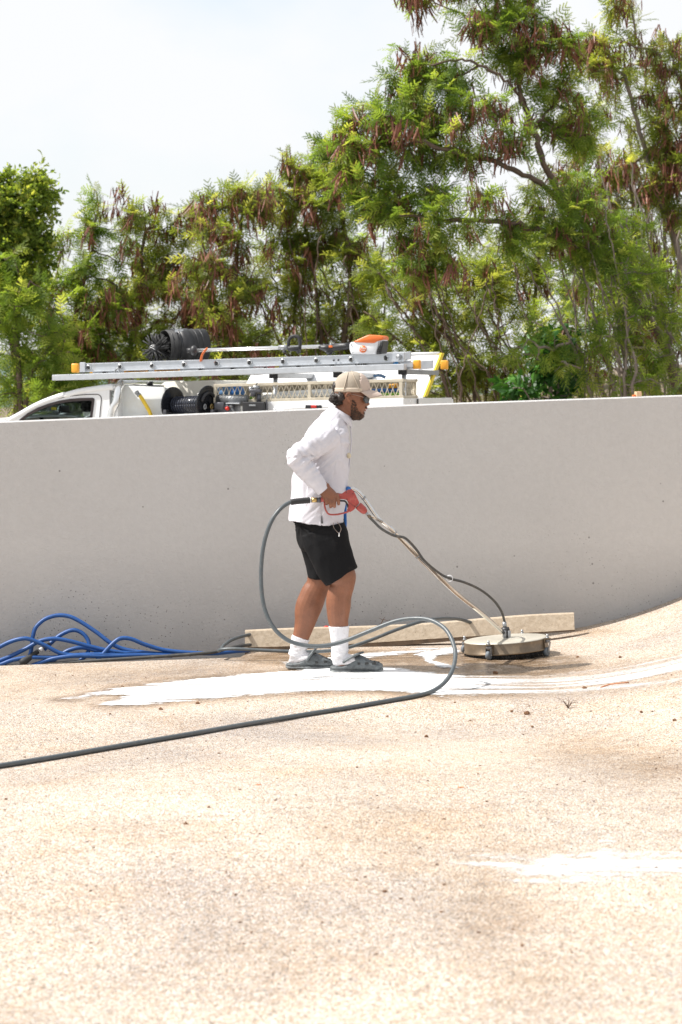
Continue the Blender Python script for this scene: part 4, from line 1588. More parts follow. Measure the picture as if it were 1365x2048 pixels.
LEG_N = [(650, 1062, -.085, 34, .08), (662, 1100, -.09, 31, .080), (677, 1135, -.09, 28, .072), (684, 1155, -.088, 29, .068), (685, 1170, -.086, 24.5, .062), (681, 1184, -.085, 24.4, .060), (678, 1197, -.084, 25, .060), (677.5, 1212, -.083, 24.6, .058), (677, 1226, -.082, 22.8, .053),
         (677, 1240, -.080, 20.6, .047), (679, 1256, -.078, 18.4, .041), (679.5, 1280, -.075, 15.6, .036), (680, 1300, -.072, 15.8, .036), (679, 1320, -.07, 12, .030)]
LEG_F = [(640, 1062, .09, 32, .08), (641, 1100, .11, 28, .078), (641, 1135, .12, 25, .07), (641, 1155, .12, 26, .068), (636, 1172, .12, 24.5, .062), (629, 1185, .12, 26, .062), (624, 1198, .12, 27, .061), (618.5, 1212, .12, 27.2, .060), (614.5, 1226, .12, 25.5, .055),
         (611, 1243, .12, 21.8, .047), (606, 1262, .12, 18.4, .041), (600, 1282, .12, 16.3, .037), (597.5, 1298, .12, 15.8, .036), (594, 1315, .12, 12, .030)]


def build_person():
    parts = []
    parts.append(head_shell())
    parts.append(limb([(668, 862, 0, 24, .075), (675, 846, 0, 20, .060), (683, 832, 0, 20, .056), (692, 818, 0, 20.5, .056), (700, 806, 0, 20, .055)]))
    # trunk of the body (under the clothes)
    parts.append(limb([(643, 1075, 0, 38, .130), (640, 1040, 0, 40, .14), (639, 1000, 0, 43, .145), (644, 950, 0, 43, .15), (652, 900, 0, 40, .165), (660, 868, 0, 32, .165), (668, 850, 0, 22, .10)], 28))
    parts.append(limb(LEG_N))
    parts.append(limb(LEG_F))
    # feet
    parts.append(limb([(672, 1326, -.07, 6, .020), (680, 1329, -.07, 8, .026), (692, 1329, -.07, 8, .030), (712, 1331, -.07, 7, .036), (735, 1333, -.07, 5, .038), (752, 1335, -.07, 3, .025)]))
    parts.append(limb([(585, 1320, .12, 6, .020), (592, 1323, .12, 8, .026), (604, 1323, .12, 8, .030), (622, 1324, .12, 7, .036), (641, 1327, .12, 5, .038), (654, 1329, .12, 3, .025)]))
    # near arm and hand
    parts.append(limb([(662, 868, -.15, 22, .055), (640, 885, -.20, 20, .052), (612, 903, -.245, 17, .046), (596, 913, -.262, 16, .043), (606, 928, -.258, 15.5, .042), (624, 948, -.247, 14, .037), (640, 966, -.238, 11.5, .029), (649, 977, -.235, 12, .027)]))
    parts += hand_near()
    # far arm and hand
    parts.append(limb([(664, 868, .15, 22, .055), (655, 900, .21, 19, .05), (645, 935, .25, 16, .043), (650, 948, .23, 15, .041), (664, 962, .18, 13, .034), (677, 973, .13, 11, .028)]))
    parts += hand_far()
    # ears
    for s in (-1, 1):
        hw = 27.2 / SCL
        d0 = s * (hw + 0.002)
        parts.append(ell(Q(698, 796, s * (hw - .001)), 4.6 / SCL, .006, 9.2 / SCL, 16, 10))
        parts.append(tube(spline([Q(701, 804.5, d0), Q(695.0, 800.5, d0 + s * .012), Q(692.3, 793, d0 + s * .019), Q(695.5, 786.5, d0 + s * .018), Q(701.5, 787, d0 + s * .012), Q(704, 792, d0 + s * .004)], 4), 0.0048, 8))
        parts.append(ell(Q(699.5, 804, d0 + s * .006), .0080, .005, .0085, 10, 8))
    o = remeshed('person', join(*parts), 0.0031, M['skin'], None, 2, origin=tuple(Q(672, 1344, 0)))
    tag(o, 'man in white shirt, black shorts and beige cap walking a surface cleaner along the wall', 'person')
    return o


MAN = build_person()

# ---- shirt
def wrinkle(co, no):
    """folds of the cloth"""
    out = co.copy()
    px, py = to_px(co[:, 0], co[:, 1], co[:, 2])
    dy = co[:, 1] - PY
    ss = SHOULDER_ARM
    for i in range(len(co)):
        x, y, d = px[i], py[i], dy[i]
        # distance along and across the near sleeve
        h = 0.0
        sleeve = d < -.165
        if sleeve:
            ang = math.radians(-36) if x + (y - 905) * 0.9 < 640 and y < 912 else math.radians(50)
            u = (x - 600) * math.cos(ang) + (y - 905) * math.sin(ang)
            v = -(x - 600) * math.sin(ang) + (y - 905) * math.cos(ang)
            el = math.exp(-((math.hypot(x - 612, y - 912)) / 42) ** 2)
            h += (nz((u / 9.0, v / 34.0, d * 14 + 3.1)) * 0.0115) * (0.35 + 1.0 * el)
            h += nz((u / 4.5, v / 22.0, d * 20 + 7.7)) * 0.0045 * (0.4 + el)
        else:
            # torso: long soft vertical folds, pulled from the armpit
            a = math.atan2(y - 880, x - 650)
            h += nz((x / 26.0 + 2, y / 70.0, d * 5)) * 0.011 * sstep(y, 860, 930)
            h += nz((a * 4.0, math.hypot(x - 650, y - 880) / 60.0, d * 6)) * 0.010 * float(sstep(y, 840, 880))
            h += nz((x / 10.0, y / 26.0, d * 9 + 4)) * 0.0048
            if y > 1000:
                h += nz((x / 14.0, y / 60.0, d * 8 + 9)) * 0.006 * float(sstep(y, 1000, 1040))
        # shoulder and yoke creases
        if y < 880 and x > 640:
            h += nz(((x + y) / 7.0, (x - y) / 30.0, d * 12)) * 0.003
        # side seam with a vent
        if -.30 < d < -.08 and y > 985 and not (sleeve and y < 990):
            h -= 0.004 * math.exp(-((x - 643.5 - (y - 1000) * 0.02) / 1.3) ** 2)
        # hem stitching
        if y > 1030 and not sleeve:
            h -= 0.0016 * math.exp(-((y - 1039) / 1.0) ** 2)
        out[i] += no[i] * h
    return out


SHOULDER_ARM = None
sh = []
sh.append(loft(resample([R(633, 1046.5, 0, 54.5, .186), R(634.5, 1030, 0, 54, .185), R(637, 1000, 0, 54, .178), R(640, 970, 0, 54.5, .176), R(645, 935, 0, 52, .178), R(650, 905, 0, 48.5, .186), R(656, 878, 0, 45, .195), R(662, 860, 0, 39, .175),
                         R(667, 846, 0, 31, .125), R(673, 833, 0, 25, .085), R(679, 824, 0, 20.5, .068)], 5), 48, 2.35))
SL = [(664, 868, -.145, 27, .066), (646, 880, -.185, 27, .066), (628, 891, -.220, 24.5, .062), (610, 902, -.248, 21.5, .058), (594, 912, -.265, 20.5, .054), (599, 925, -.266, 20.5, .052), (611, 939, -.258, 20, .050), (625, 955, -.249, 18.5, .046), (638, 970, -.240, 15.5, .040), (646.5, 980.5, -.236, 13.5, .035)]
sh.append(loft(resample([R(*p) for p in SL], 4), 28, 2.1))
SLF = [(664, 868, .145, 27, .066), (655, 895, .20, 24, .062), (645, 928, .245, 20, .054), (648, 942, .245, 19, .052), (660, 955, .20, 17, .045), (671, 967, .15, 14.5, .038)]
sh.append(loft(resample([R(*p) for p in SLF], 4), 24, 2.1))
SHIRT = remeshed('shirt', join(*sh), 0.0055, M['shirt'], MAN, 3, post=wrinkle)
# collar: folded strip round the neck, open at the throat
V, F = [], []
n = 28
for i in range(n + 1):
    th = math.pi * (0.16 + 1.68 * i / n)
    cx, cy = 682, 829
    c, s = math.cos(th), math.sin(th)
    for (rx, rz, dz, ry) in ((21, 0, -8, .060), (23.5, 0, -7, .067), (27, 0, 7 + 7 * max(0, c), .076), (25.5, 0, 8.5 + 7 * max(0, c), .072)):
        x = cx + c * rx
        y = cy + dz + c * 13
        V.append(Q(x, y, s * ry))
for i in range(n):
    for k in range(4):
        k2 = (k + 1) % 4
        F.append([i * 4 + k, i * 4 + k2, i * 4 + 4 + k2, i * 4 + 4 + k])
F += [[0, 1, 2, 3], [n * 4 + 3, n * 4 + 2, n * 4 + 1, n * 4]]
obj('collar', (V, F), M['shirt'], SHIRT)
# button band down the chest and chest pocket print
obj('button_band', tube(spline([Q(701, 853, -.012), Q(703.5, 878, -.014), Q(701, 910, -.015), Q(697.5, 950, -.015)], 5), 0.011, 8, flat=0.35), M['shirt'], SHIRT)
obj('chest_mark', ell(Q(698.2, 911, -.085), .012, .007, .017, 10, 8), cloth('sand coloured print', (0.62, 0.55, 0.40), (0.5, 0.4, 0.3), .3), SHIRT)
# cuff ring
obj('cuff', tube([Q(639.5, 972.5, -.2395), Q(646.8, 981.2, -.2355)], [0.0415, 0.0385], 24, False, 1.0), M['shirt'], SHIRT)
# slit of the side vent
obj('vent_slit', prism([Q(643.4, 1032, -.187), Q(644.6, 1032, -.187), Q(646.2, 1047, -.190), Q(643.0, 1047, -.190)], (0, .006, 0)), M['ink_black'], SHIRT, False)

# ---- shorts
def short_folds(co, no):
    out = co.copy()
    px, py = to_px(co[:, 0], co[:, 1], co[:, 2])
    for i in range(len(co)):
        x, y, d = px[i], py[i], co[i, 1] - PY
        a = math.atan2(y - 1050, x - 600)
        h = nz((a * 3.2, math.hypot(x - 600, y - 1050) / 70, d * 7)) * 0.010 + nz((x / 16, y / 40, d * 9)) * 0.004
        out[i] += no[i] * h
    return out


st = [loft(resample([R(636, 1030, 0, 49.5, .172), R(641, 1056, 0, 49, .176), R(645, 1075, 0, 49, .172), R(650, 1088, 0, 44, .15)], 4), 40, 2.3)]
st.append(loft([R(645, 1060, -.082, 46, .100), R(652, 1080, -.088, 46, .102), R(661, 1105, -.09, 43, .100), R(672, 1130, -.09, 40, .096), R(684, 1153.5, -.09, 36.5, .090)], 30, 2.3))
st.append(loft([R(637, 1060, .082, 42, .100), R(637, 1085, .10, 38, .100), R(640, 1110, .115, 34, .096), R(642, 1135, .12, 29, .090), R(641, 1156, .122, 24.5, .086)], 30, 2.3))
# follow the slanting hem of the near leg
def tilt_hem(co, no):
    out = short_folds(co, no)
    px, py = to_px(co[:, 0], co[:, 1], co[:, 2])
    near = (co[:, 1] - PY) < 0.02
    k = sstep(py, 1110, 1154)
    out[:, 2] += np.where(near, k * (px - 684) / SCL * 0.09, k * (px - 631) / SCL * 0.03)
    return out


SHORTS = remeshed('shorts', join(*st), 0.0055, M['shorts'], MAN, 2, post=tilt_hem)
cord = spline([Q(667, 1045, -.196), Q(668, 1055, -.19), Q(675, 1064, -.187), Q(678.5, 1067, -.185)], 5)
obj('drawstring', tube(cord, 0.0015, 6), M['bark_pale'], SHORTS)
cord = spline([Q(675, 1044, -.193), Q(681.5, 1053, -.184), Q(682.5, 1060, -.182), Q(679.5, 1066, -.183)], 5)
obj('drawstring', tube(cord, 0.0015, 6), M['bark_pale'], SHORTS)
obj('cord_tip', tube([Q(678.6, 1065, -.186), Q(678.6, 1073, -.187)], 0.0038, 8), M['alu_bright'], SHORTS)

# ---- socks
def sock(name, leg, top, heel, toe, dy, slouch):
    rg = [(x, y, d, a + 1.6, b + .0045) for (x, y, d, a, b) in leg if top + 6 < y < heel[1] - 6] + [(heel[0] + 10, heel[1], dy, 16, .038)]
    f = [(t[0], t[1], t[2], t[3], t[4]) for t in leg]
    xs = np.interp(top, [t[1] for t in f], [t[0] for t in f])
    aa = np.interp(top, [t[1] for t in f], [t[3] for t in f])
    bb = np.interp(top, [t[1] for t in f], [t[4] for t in f])
    dd = np.interp(top, [t[1] for t in f], [t[2] for t in f])
    rg = [(xs, top, dd, aa + 1.7, bb + .0045)] + rg
    A = loft(resample([R(*q) for q in rg], 4), 24, 2.1)
    B = loft(resample([R(heel[0], heel[1], dy, 8, .026), R(heel[0] + 6, heel[1] + 2, dy, 12, .034), R(heel[0] + 22, heel[1] + 2, dy, 12.5, .040), R(toe[0], toe[1], dy, 9, .044), R(toe[0] + 12, toe[1] + 4, dy, 5, .04)], 4), 24, 2.2)

    def post(co, no):
        out = co.copy()
        px, py = to_px(co[:, 0], co[:, 1], co[:, 2])
        for i in range(len(co)):
            d = co[i, 1] - PY
            th = math.atan2(d - dy, (px[i] - xs) / SCL)
            rib = 0.0009 * math.sin(th * 34) * (py[i] < heel[1] - 22)
            fold = nz((px[i] / 22, py[i] / 5.5, d * 10)) * 0.0045 * slouch * float(sstep(py[i], heel[1] - 50, heel[1] - 15))
            out[i] += no[i] * (rib + fold)
        return out
    return remeshed(name, join(A, B), 0.0034, M['sock'], MAN, 1, post=post)


sock('sock', LEG_N, 1252, (668, 1318), (712, 1322), -.07, 1.0)
sock('sock', LEG_F, 1275, (580, 1314), (622, 1316), .12, 1.3)

# ---- clogs
def clog(dy, x0, x1, ytop_f, ybot_f, strap, holes, tilt=0.0):
    t_ = [0.0, .04, .12, .28, .42, .52, .62, .74, .85, .93, .98, 1.0]
    hw = [.016, .030, .040, .043, .045, .049, .053, .054, .050, .041, .028, .014]
    up, lo = [], []
    for t, w in zip(t_, hw):
        x = x0 + (x1 - x0) * t
        yt, yb = ytop_f(t), ybot_f(t)
        up.append((Q(x, (yt + yb - 3) / 2, dy), max(1.2, (yb - 3 - yt) / 2) / SCL, w))
        lo.append((Q(x, yb - 3.3, dy), 3.3 / SCL * (0.6 if t in (0.0, 1.0) else 1), w * 1.05))
    # lofts run along x: half width is the vertical one
    U = loft(resample(up, 3), 24, 2.6)
    S = loft(resample(lo, 3), 24, 3.6)
    body = remeshed('clog', U, 0.0036, M['clog'], MAN, 2)
    so = obj('sole', S, M['clog_sole'], body)
    # tread lines round the sole
    sp = spline(strap, 5)
    obj('strap', tube(sp, 0.0150, 10, True, 0.5), M['clog'], body)
    for s in (-1, 1):
        obj('rivet', disc_cyl(Vector(strap[0 if s < 0 else -1]) + Vector((0, s * .004, 0)), (0, 1, 0), .0085, .008, 12), M['clog_sole'], body)
    for (hx, hy, hs) in holes:
        t = (hx - x0) / (x1 - x0)
        w = float(np.interp(t, t_, hw))
        obj('vent_hole', box(Q(hx, hy, dy - w * 0.93), (3.4 / SCL * hs, 0.002, 0), (0.001, .006, 0), (0, 0, 2.4 / SCL), 0.0015), M['ink_black'], body)
    for k in range(5):
        t = .62 + .075 * k
        yt = ytop_f(t)
        for q in (-.018, .004, .024):
            x = x0 + (x1 - x0) * t
            obj('vent_hole', disc_cyl(Q(x, yt + 0.3 + 90 * q * q * 8, dy + q), (0.25, 0, 1), .0042, .006, 8), M['ink_black'], body)
    return body


yt1 = lambda t: float(np.interp(t, [0, .05, .15, .28, .40, .48, .54, .60, .75, .9, .97, 1], [1333, 1331, 1331, 1329, 1320, 1311, 1309, 1312, 1320.5, 1323, 1325.5, 1330]))
yb1 = lambda t: float(np.interp(t, [0, .05, .8, .95, 1], [1342, 1345.5, 1346, 1345, 1339]))
clog(-.07, 660.5, 766, yt1, yb1,
     [Q(688, 1324, -.117), Q(700, 1316.5, -.122), Q(713, 1309.5, -.112), Q(721, 1306.5, -.09), Q(724, 1305.5, -.07), Q(721, 1306.5, -.05), Q(713, 1309.5, -.028), Q(700, 1316.5, -.018), Q(688, 1324, -.022)],
     [(719, 1327.5, .9), (734, 1326.8, 1), (748.5, 1327, 1)])
yt2 = lambda t: float(np.interp(t, [0, .05, .15, .28, .40, .50, .58, .66, .8, .92, 1], [1327, 1325, 1325, 1322, 1314, 1306, 1304, 1308, 1314, 1318, 1326]))
yb2 = lambda t: float(np.interp(t, [0, .05, .8, .95, 1], [1334, 1338, 1337, 1336, 1331]))
clog(.12, 572.5, 668, yt2, yb2,
     [Q(614, 1322, .072), Q(620, 1312, .068), Q(627, 1303, .078), Q(630, 1299.5, .10), Q(630.5, 1299, .12), Q(630, 1299.5, .14), Q(627, 1303, .162), Q(620, 1312, .172), Q(614, 1322, .168)],
     [(634, 1325, .8), (652, 1323.5, 1)])

# ---- cap
def cap_shell(grow, x_from, x_to, pys, n=64):
    tab = [(742.6, 702, 706, 2), (743.6, 694, 715, 11), (746, 686, 723, 18), (750, 679, 729.5, 23.5), (756, 673, 735, 27.5), (763, 669.5, 738.6, 30), (770, 668, 740.3, 31), (777, 667.6, 741.0, 31.2), (784, 668.5, 740.8, 31)]
    ys = [t[0] for t in tab]
    V, F = [], []
    for py in pys:
        b, f, h = (float(np.interp(py, ys, [t[k] for t in tab])) for k in (1, 2, 3))
        for k in range(n):
            th = 2 * math.pi * k / n
            V.append(Q((b + f) / 2 + math.cos(th) * ((f - b) / 2 + grow), py - (0.0 if py < 783 else 0.0), math.sin(th) * (h + grow) / SCL))
    for i in range(len(pys) - 1):
        for k in range(n):
            k2 = (k + 1) % n
            q = [i * n + k, i * n + k2, (i + 1) * n + k2, (i + 1) * n + k]
            cx = sum(to_px(V[j][0], V[j][1], V[j][2])[0] for j in q) / 4
            if x_from <= cx < x_to:
                F.append(q)
    return V, F


pys = list(np.concatenate([np.linspace(742.6, 752, 8), np.linspace(754, 784, 12)]))
CAP = obj('cap', cap_shell(0, 721, 800, pys), M['cap_front'], MAN)
CAP.modifiers.new('thick', 'SOLIDIFY').thickness = -0.002
o = obj('mesh_panel', cap_shell(-0.2, 600, 721.5, pys), M['cap_mesh'], CAP)
o.modifiers.new('thick', 'SOLIDIFY').thickness = -0.002
obj('edge_tape', cap_shell(0.5, 600, 724, [775.5, 778, 781, 784.3]), M['cap_band'], CAP).modifiers.new('thick', 'SOLIDIFY').thickness = -0.002


def seam(x_of, name='seam_tape'):
    pts = []
    tab = [(743.6, 694, 715, 11), (746, 686, 723, 18), (750, 679, 729.5, 23.5), (756, 673, 735, 27.5), (763, 669.5, 738.6, 30), (770, 668, 740.3, 31), (777, 667.6, 741.0, 31.2), (784, 668.5, 740.8, 31)]
    for py in np.linspace(745, 784, 14):
        b, f, h = (float(np.interp(py, [t[0] for t in tab], [t[k] for t in tab])) for k in (1, 2, 3))
        x = x_of(py)
        c = max(-.999, min(.999, (x - (b + f) / 2) / ((f - b) / 2)))
        pts.append(Q(x, py, -math.sqrt(1 - c * c) * (h + 0.4) / SCL))
    obj(name, tube(pts, 0.0048, 8, True, 0.35), M['cap_band'], CAP)


seam(lambda y: 704 + (y - 743) * 0.42)
seam(lambda y: 697 - (y - 743) * 0.26)
obj('crown_button', ell(Q(704, 742.6, 0), .006, .006, .003, 10, 6), M['cap_band'], CAP)
V, F = [], []
nu, nvv = 22, 10
for side in (0, 1):
    for i in range(nu + 1):
        u = -1 + 2 * i / nu
        for j in range(nvv + 1):
            v = j / nvv
            bx = 741.5 - 18 * abs(u) ** 2.2
            by = 780 + 3.6 * u * u
            tx = 766 - 26 * abs(u) ** 3.2
            ty = 789.0 + 6.0 * u * u
            x = bx + (tx - bx) * v
            y = by + (ty - by) * v - 2.2 * math.sin(v * math.pi) * (1 - u * u) + (0 if side == 0 else 1.5)
            V.append(Q(x, y, u * (31.0 - 4.5 * v) / SCL))
w = nvv + 1
nb = (nu + 1) * w
for i in range(nu):
    for j in range(nvv):
        a = i * w + j
        F.append([a, a + 1, a + w + 1, a + w])
        F.append([nb + a, nb + a + w, nb + a + w + 1, nb + a + 1])
for j in range(nvv):
    F.append([j, nb + j, nb + j + 1, j + 1])
    a = nu * w + j
    F.append([a, a + 1, nb + a + 1, nb + a])
for i in range(nu):
    a = i * w + nvv
    F.append([a, nb + a, nb + a + w, a + w])
obj('brim', (V, F), M['cap_front'], CAP)
obj('cap_mark', box(Q(737.2, 763, -.018), (.0008, .002, .0), (0.004, .011, 0), (-.001, 0, .006), .0008), M['hair'], CAP)

# ---- sunglasses
gl = bpy.data.objects.new('sunglasses', None)
gl.location = Q(732, 797, 0) - offset_of(MAN)
link(gl, MAN)
for s in (-1, 1):
    V, F = [], []
    for (dx) in (0, .0025):
        for (x, y, d) in ((740.3, 794, .012), (739.6, 792, .040), (734.5, 791.8, .064), (727.5, 793.5, .0775), (727, 801, .0775), (731.5, 806.5, .064), (736, 806.5, .040), (738.3, 801, .016)):
            V.append(Q(x, y, s * d) + Vector((dx, 0, 0)))
    k = 8
    F = [list(range(k))[::-1], list(range(k, 2 * k))] + [[i, (i + 1) % k, k + (i + 1) % k, k + i] for i in range(k)]
    obj('lens', (V, F), M['lens'], gl, False)
    obj('temple_arm', tube(spline([Q(728, 794.5, s * .0785), Q(714, 790.5, s * .081), Q(703, 788.5, s * .081), Q(696, 790, s * .08)], 4), 0.0022, 6), M['temple'], gl)
    obj('frame_rim', tube([Q(740.3, 793, s * .012), Q(739.6, 791.2, s * .040), Q(734.5, 791, s * .065), Q(727.5, 792.8, s * .0785)], 0.0017, 6), M['black'], gl)
obj('bridge', tube([Q(740.3, 793, -.012), Q(741.2, 793.4, 0), Q(740.3, 793, .012)], 0.0018, 6), M['black'], gl)
for s in (-1, 1):
    obj('eye', ell(Q(730.8, 797.4, s * .031), .0115, .0115, .0115, 12, 8), M['eye'], MAN)

# ---- hair
def hair_post(co, no):
    out = co.copy()
    for i in range(len(co)):
        h = nz(co[i] * 85) * 0.006 + nz(co[i] * 190 + 5) * 0.003
        out[i] += no[i] * h
    return out


hp = [ell(Q(672.5, 795.5, 0), 13.5 / SCL, .062, 10.5 / SCL, 20, 12), ell(Q(679, 801.5, 0), 14.5 / SCL, .064, 11 / SCL, 20, 12), ell(Q(683, 793, -.022), 11.5 / SCL, .064, 13 / SCL, 18, 12), ell(Q(683, 793, .022), 11.5 / SCL, .064, 13 / SCL, 18, 12), ell(Q(677, 792, 0), 15 / SCL, .070, 9 / SCL, 18, 12),
      ell(Q(668, 798, -.03), 10 / SCL, .03, 8 / SCL, 14, 10), ell(Q(670.5, 774, 0), 5.5 / SCL, .04, 11 / SCL, 14, 10)]
HAIR = remeshed('hair', join(*hp), 0.0035, M['hair'], MAN, 1, post=hair_post)
cp = []
rr = random.Random(4)
for i in range(170):
    th = rr.uniform(0, 2 * math.pi)
    x = 661 + rr.random() * 26
    y = 790 + rr.random() * 18 - (x < 668) * 4
    if x + (y - 790) < 666 or (x - 661) < (y - 800) * 0.9:
        continue
    d = rr.choice((-1, -1, 1)) * math.sqrt(max(0, 1 - ((x - 677) / 19) ** 2)) * .063 * rr.uniform(.8, 1.05)
    c = Q(x, y, d)
    r0 = rr.uniform(.004, .008)
    ph = rr.uniform(0, 6.28)
    cp.append(tube([c + Vector((r0 * math.cos(ph + t * 1.1), -0.0015 * t * (1 if d < 0 else -1), r0 * math.sin(ph + t * 1.1) - 0.001 * t)) for t in range(5)], 0.0013, 4))
ck = join(*cp)
ho = obj('curls', ck, M['hair'], HAIR)
ho['kind'] = 'stuff'

# ---- beard: a stubbly shell over jaw, chin and lip
bp = np.linspace(800, 839.3, 44)
Vb, Fb = head_shell(0.55, 96, bp)
keep = []
for f in Fb[:-2] if False else Fb:
    if len(f) > 4:
        continue
    c = sum((Vector(Vb[i]) for i in f), Vector()) / 4
    x, y = to_px(c.x, c.y, c.z)
    d = abs(c.y - PY) * SCL
    lim = float(np.interp(y, [798, 806, 814, 820, 825, 829, 832], [710, 713, 714.5, 716, 720, 725, 729]))
    edge = 2.2 * nz((c.x * 240, c.y * 240, c.z * 240))
    left = float(np.interp(y, [798, 806, 814, 822, 840], [705, 704.5, 703, 702.5, 702]))
    jaw = y > 799 and left + edge < x < lim + edge * 1.4
    side = False
    mous = x > 724 and 812.8 < y < 815.8 and d < 11
    lowlip = x > 724 and 824 < y < 828
    und = y > 834 and x > 703
    rag = nz((c.x * 160, c.y * 160, c.z * 160)) * 0.6
    if (jaw and rag > (-0.02 if y < 816 else -0.16)) or mous or und or (lowlip and d < 6):
        keep.append(f)
ob = obj('beard', (Vb, keep), M['beard'], MAN)
ob.modifiers.new('thick', 'SOLIDIFY').thickness = 0.003
hairs = []
for i in range(900):
    f = keep[rr.randrange(len(keep))]
    c = Vector(Vb[f[0]]).lerp(Vector(Vb[f[2]]), rr.random())
    if c.y - PY > 0.03:
        continue
    ce = Q(708, 822, 0)
    nrm = Vector((c.x - ce.x, (c.y - ce.y), (c.z - ce.z) * 0.6)).normalized()
    d = (nrm + Vector((0.25, 0, -0.7)) + Vector((rr.gauss(0, .3), rr.gauss(0, .3), rr.gauss(0, .3)))).normalized()
    hairs.append(tube([c, c + d * rr.uniform(.004, .008)], [.0009, .0004], 3, False))
hb = obj('whiskers', join(*hairs), M['beard'], ob)
hb['kind'] = 'stuff'

# ---- lips
lp = [tube(spline([Q(729.5, 818.6, s * .016), Q(733.0, 817.3, s * .009), Q(734.6, 816.8, s * .002)], 4), [.002] * 4 + [.0034] * 5, 8) for s in (-1, 1)]
lp += [tube(spline([Q(729, 819.6, s * .015), Q(731.0, 821.0, s * .008), Q(731.6, 821.4, s * .001)], 4), [.002] * 4 + [.0034] * 5, 8) for s in (-1, 1)]
obj('lips', join(*lp), pm('lips', (0.26, 0.075, 0.055), 0.45, 0, 0.1, 60), MAN)

# ------------------------------------------------------------------ surface cleaner with its handle, short hose and trigger gun
YC = 14.52
cc = P(1012, 1275.5, YC)               # middle of the lid
zg = float(gz(cc.x, YC))
CL = thing('surface_cleaner', 'round steel surface cleaner on castors with a long chrome handle and red trigger gun', 'surface cleaner', (cc.x, YC, zg))
tl = math.radians(4.2)
ex = Vector((math.cos(tl), 0, math.sin(tl)))          # the disc leans up to the right with the slope
ez = Vector((-math.sin(tl), 0, math.cos(tl)))
ey = Vector((0, 1, 0))
RD = 0.252


def cpt(u, v, h):
    return cc + ex * u + ey * v + ez * h


def ring_shell(prof, n=72):
    V, F = [], []
    for (r, h) in prof:
        for k in range(n):
            an = 2 * math.pi * k / n
            V.append(cpt(math.cos(an) * r, math.sin(an) * r, h))
    for i in range(len(prof) - 1):
        for k in range(n):
            k2 = (k + 1) % n
            F.append([i * n + k, i * n + k2, (i + 1) * n + k2, (i + 1) * n + k])
    return V, F


V, F = ring_shell([(.001, 0), (.15, -.001), (RD - .008, -.004), (RD - .001, -.007), (RD, -.011)])
obj('lid', (V, F), M['steel_top'], CL)
V, F = ring_shell([(RD, -.011), (RD + .001, -.016), (RD + .0005, -.066), (RD + .004, -.068), (RD + .0045, -.076), (RD + .001, -.078), (RD - .006, -.078)])
obj('rim_band', (V, F), M['steel'], CL)
obj('rim_lip', ring_shell([(RD + .0055, -.0695), (RD + .0065, -.072), (RD + .0055, -.0755)]), M['steel'], CL)
# bristle skirt
V, F = [], []
rb = random.Random(2)
for i in range(900):
    an = rb.uniform(0, 2 * math.pi)
    r = RD - .010 + rb.uniform(-.012, .006)
    a = cpt(math.cos(an) * r, math.sin(an) * r, -.070)
    an2 = an + rb.gauss(0, .02)
    r2 = r + rb.uniform(-.004, .012)
    b = cpt(math.cos(an2) * r2, math.sin(an2) * r2, -.070)
    b.z = max(float(gz(b.x, b.y)) + .001, b.z - rb.uniform(.024, .040))
    v, f = tube([a, b], [.0022, .0012], 3)
    base = len(V)
    V += v
    F += [[q + base for q in g] for g in f]
sk = obj('bristle_skirt', (V, F), M['rubber'], CL)
sk['kind'] = 'stuff'
obj('skirt_band', ring_shell([(RD - .012, -.074), (RD - .012, -.094), (RD - .022, -.094), (RD - .022, -.074)]), M['rubber'], CL)
# castors
for an in (math.radians(-116), math.radians(-26), math.radians(64), math.radians(154)):
    d = ex * math.cos(an) + ey * math.sin(an)
    sx = Vector((-d.y, d.x, 0)).normalized()
    b0 = cc + d * (RD + .018)
    br = obj('castor_bracket', join(prism([b0 - d * .05 - sx * .032 - ez * .014, b0 - d * .05 + sx * .032 - ez * .014, b0 + d * .016 + sx * .017 - ez * .014, b0 + d * .022 - ez * .014, b0 + d * .016 - sx * .017 - ez * .014], ez * .005),
                                    box(b0 - d * .012 - ez * .035, d * .0025, sx * .024, ez * .028)), M['steel'], CL, False)
    obj('bolt', join(disc_cyl(b0 + ez * .004, ez, .007, .022, 10), disc_cyl(b0 - ez * .005, ez, .012, .008, 6)), M['grey_metal'], br)
    obj('swivel', join(disc_cyl(b0 - ez * .022, ez, .019, .008, 14, .015), disc_cyl(b0 - ez * .030, ez, .015, .008, 14)), M['grey_metal'], br)
    wz = b0.copy()
    wz = wz - d * .006
    gzc = float(gz(wz.x, wz.y))
    wz.z = gzc + .027
    fk = []
    roll = (ex * 0.55 + ey * 0.84).normalized() if an < 0 else (ex * .9 + ey * .4).normalized()
    axl = Vector((-roll.y, roll.x, 0)).normalized()
    for s in (-1, 1):
        top = b0 - ez * .032 + axl * s * .016
        fk.append(prism([top - roll * .012, top + roll * .012, wz + axl * s * .016 + roll * .006, wz + axl * s * .016 - roll * .006], axl * .003))
    obj('fork', join(*fk), M['grey_metal'], br, False)
    wl = obj('wheel', tube([wz - axl * .013, wz - axl * .0125, wz - axl * .009, wz + axl * .009, wz + axl * .0125, wz + axl * .013], [.018, .022, .0268, .0268, .022, .018], 22), pm('grey castor rubber', (0.13, 0.15, 0.17), 0.6, 0, 0.2, 50), CL)
    obj('axle', tube([wz - axl * .02, wz + axl * .02], .005, 8), M['grey_metal'], wl)
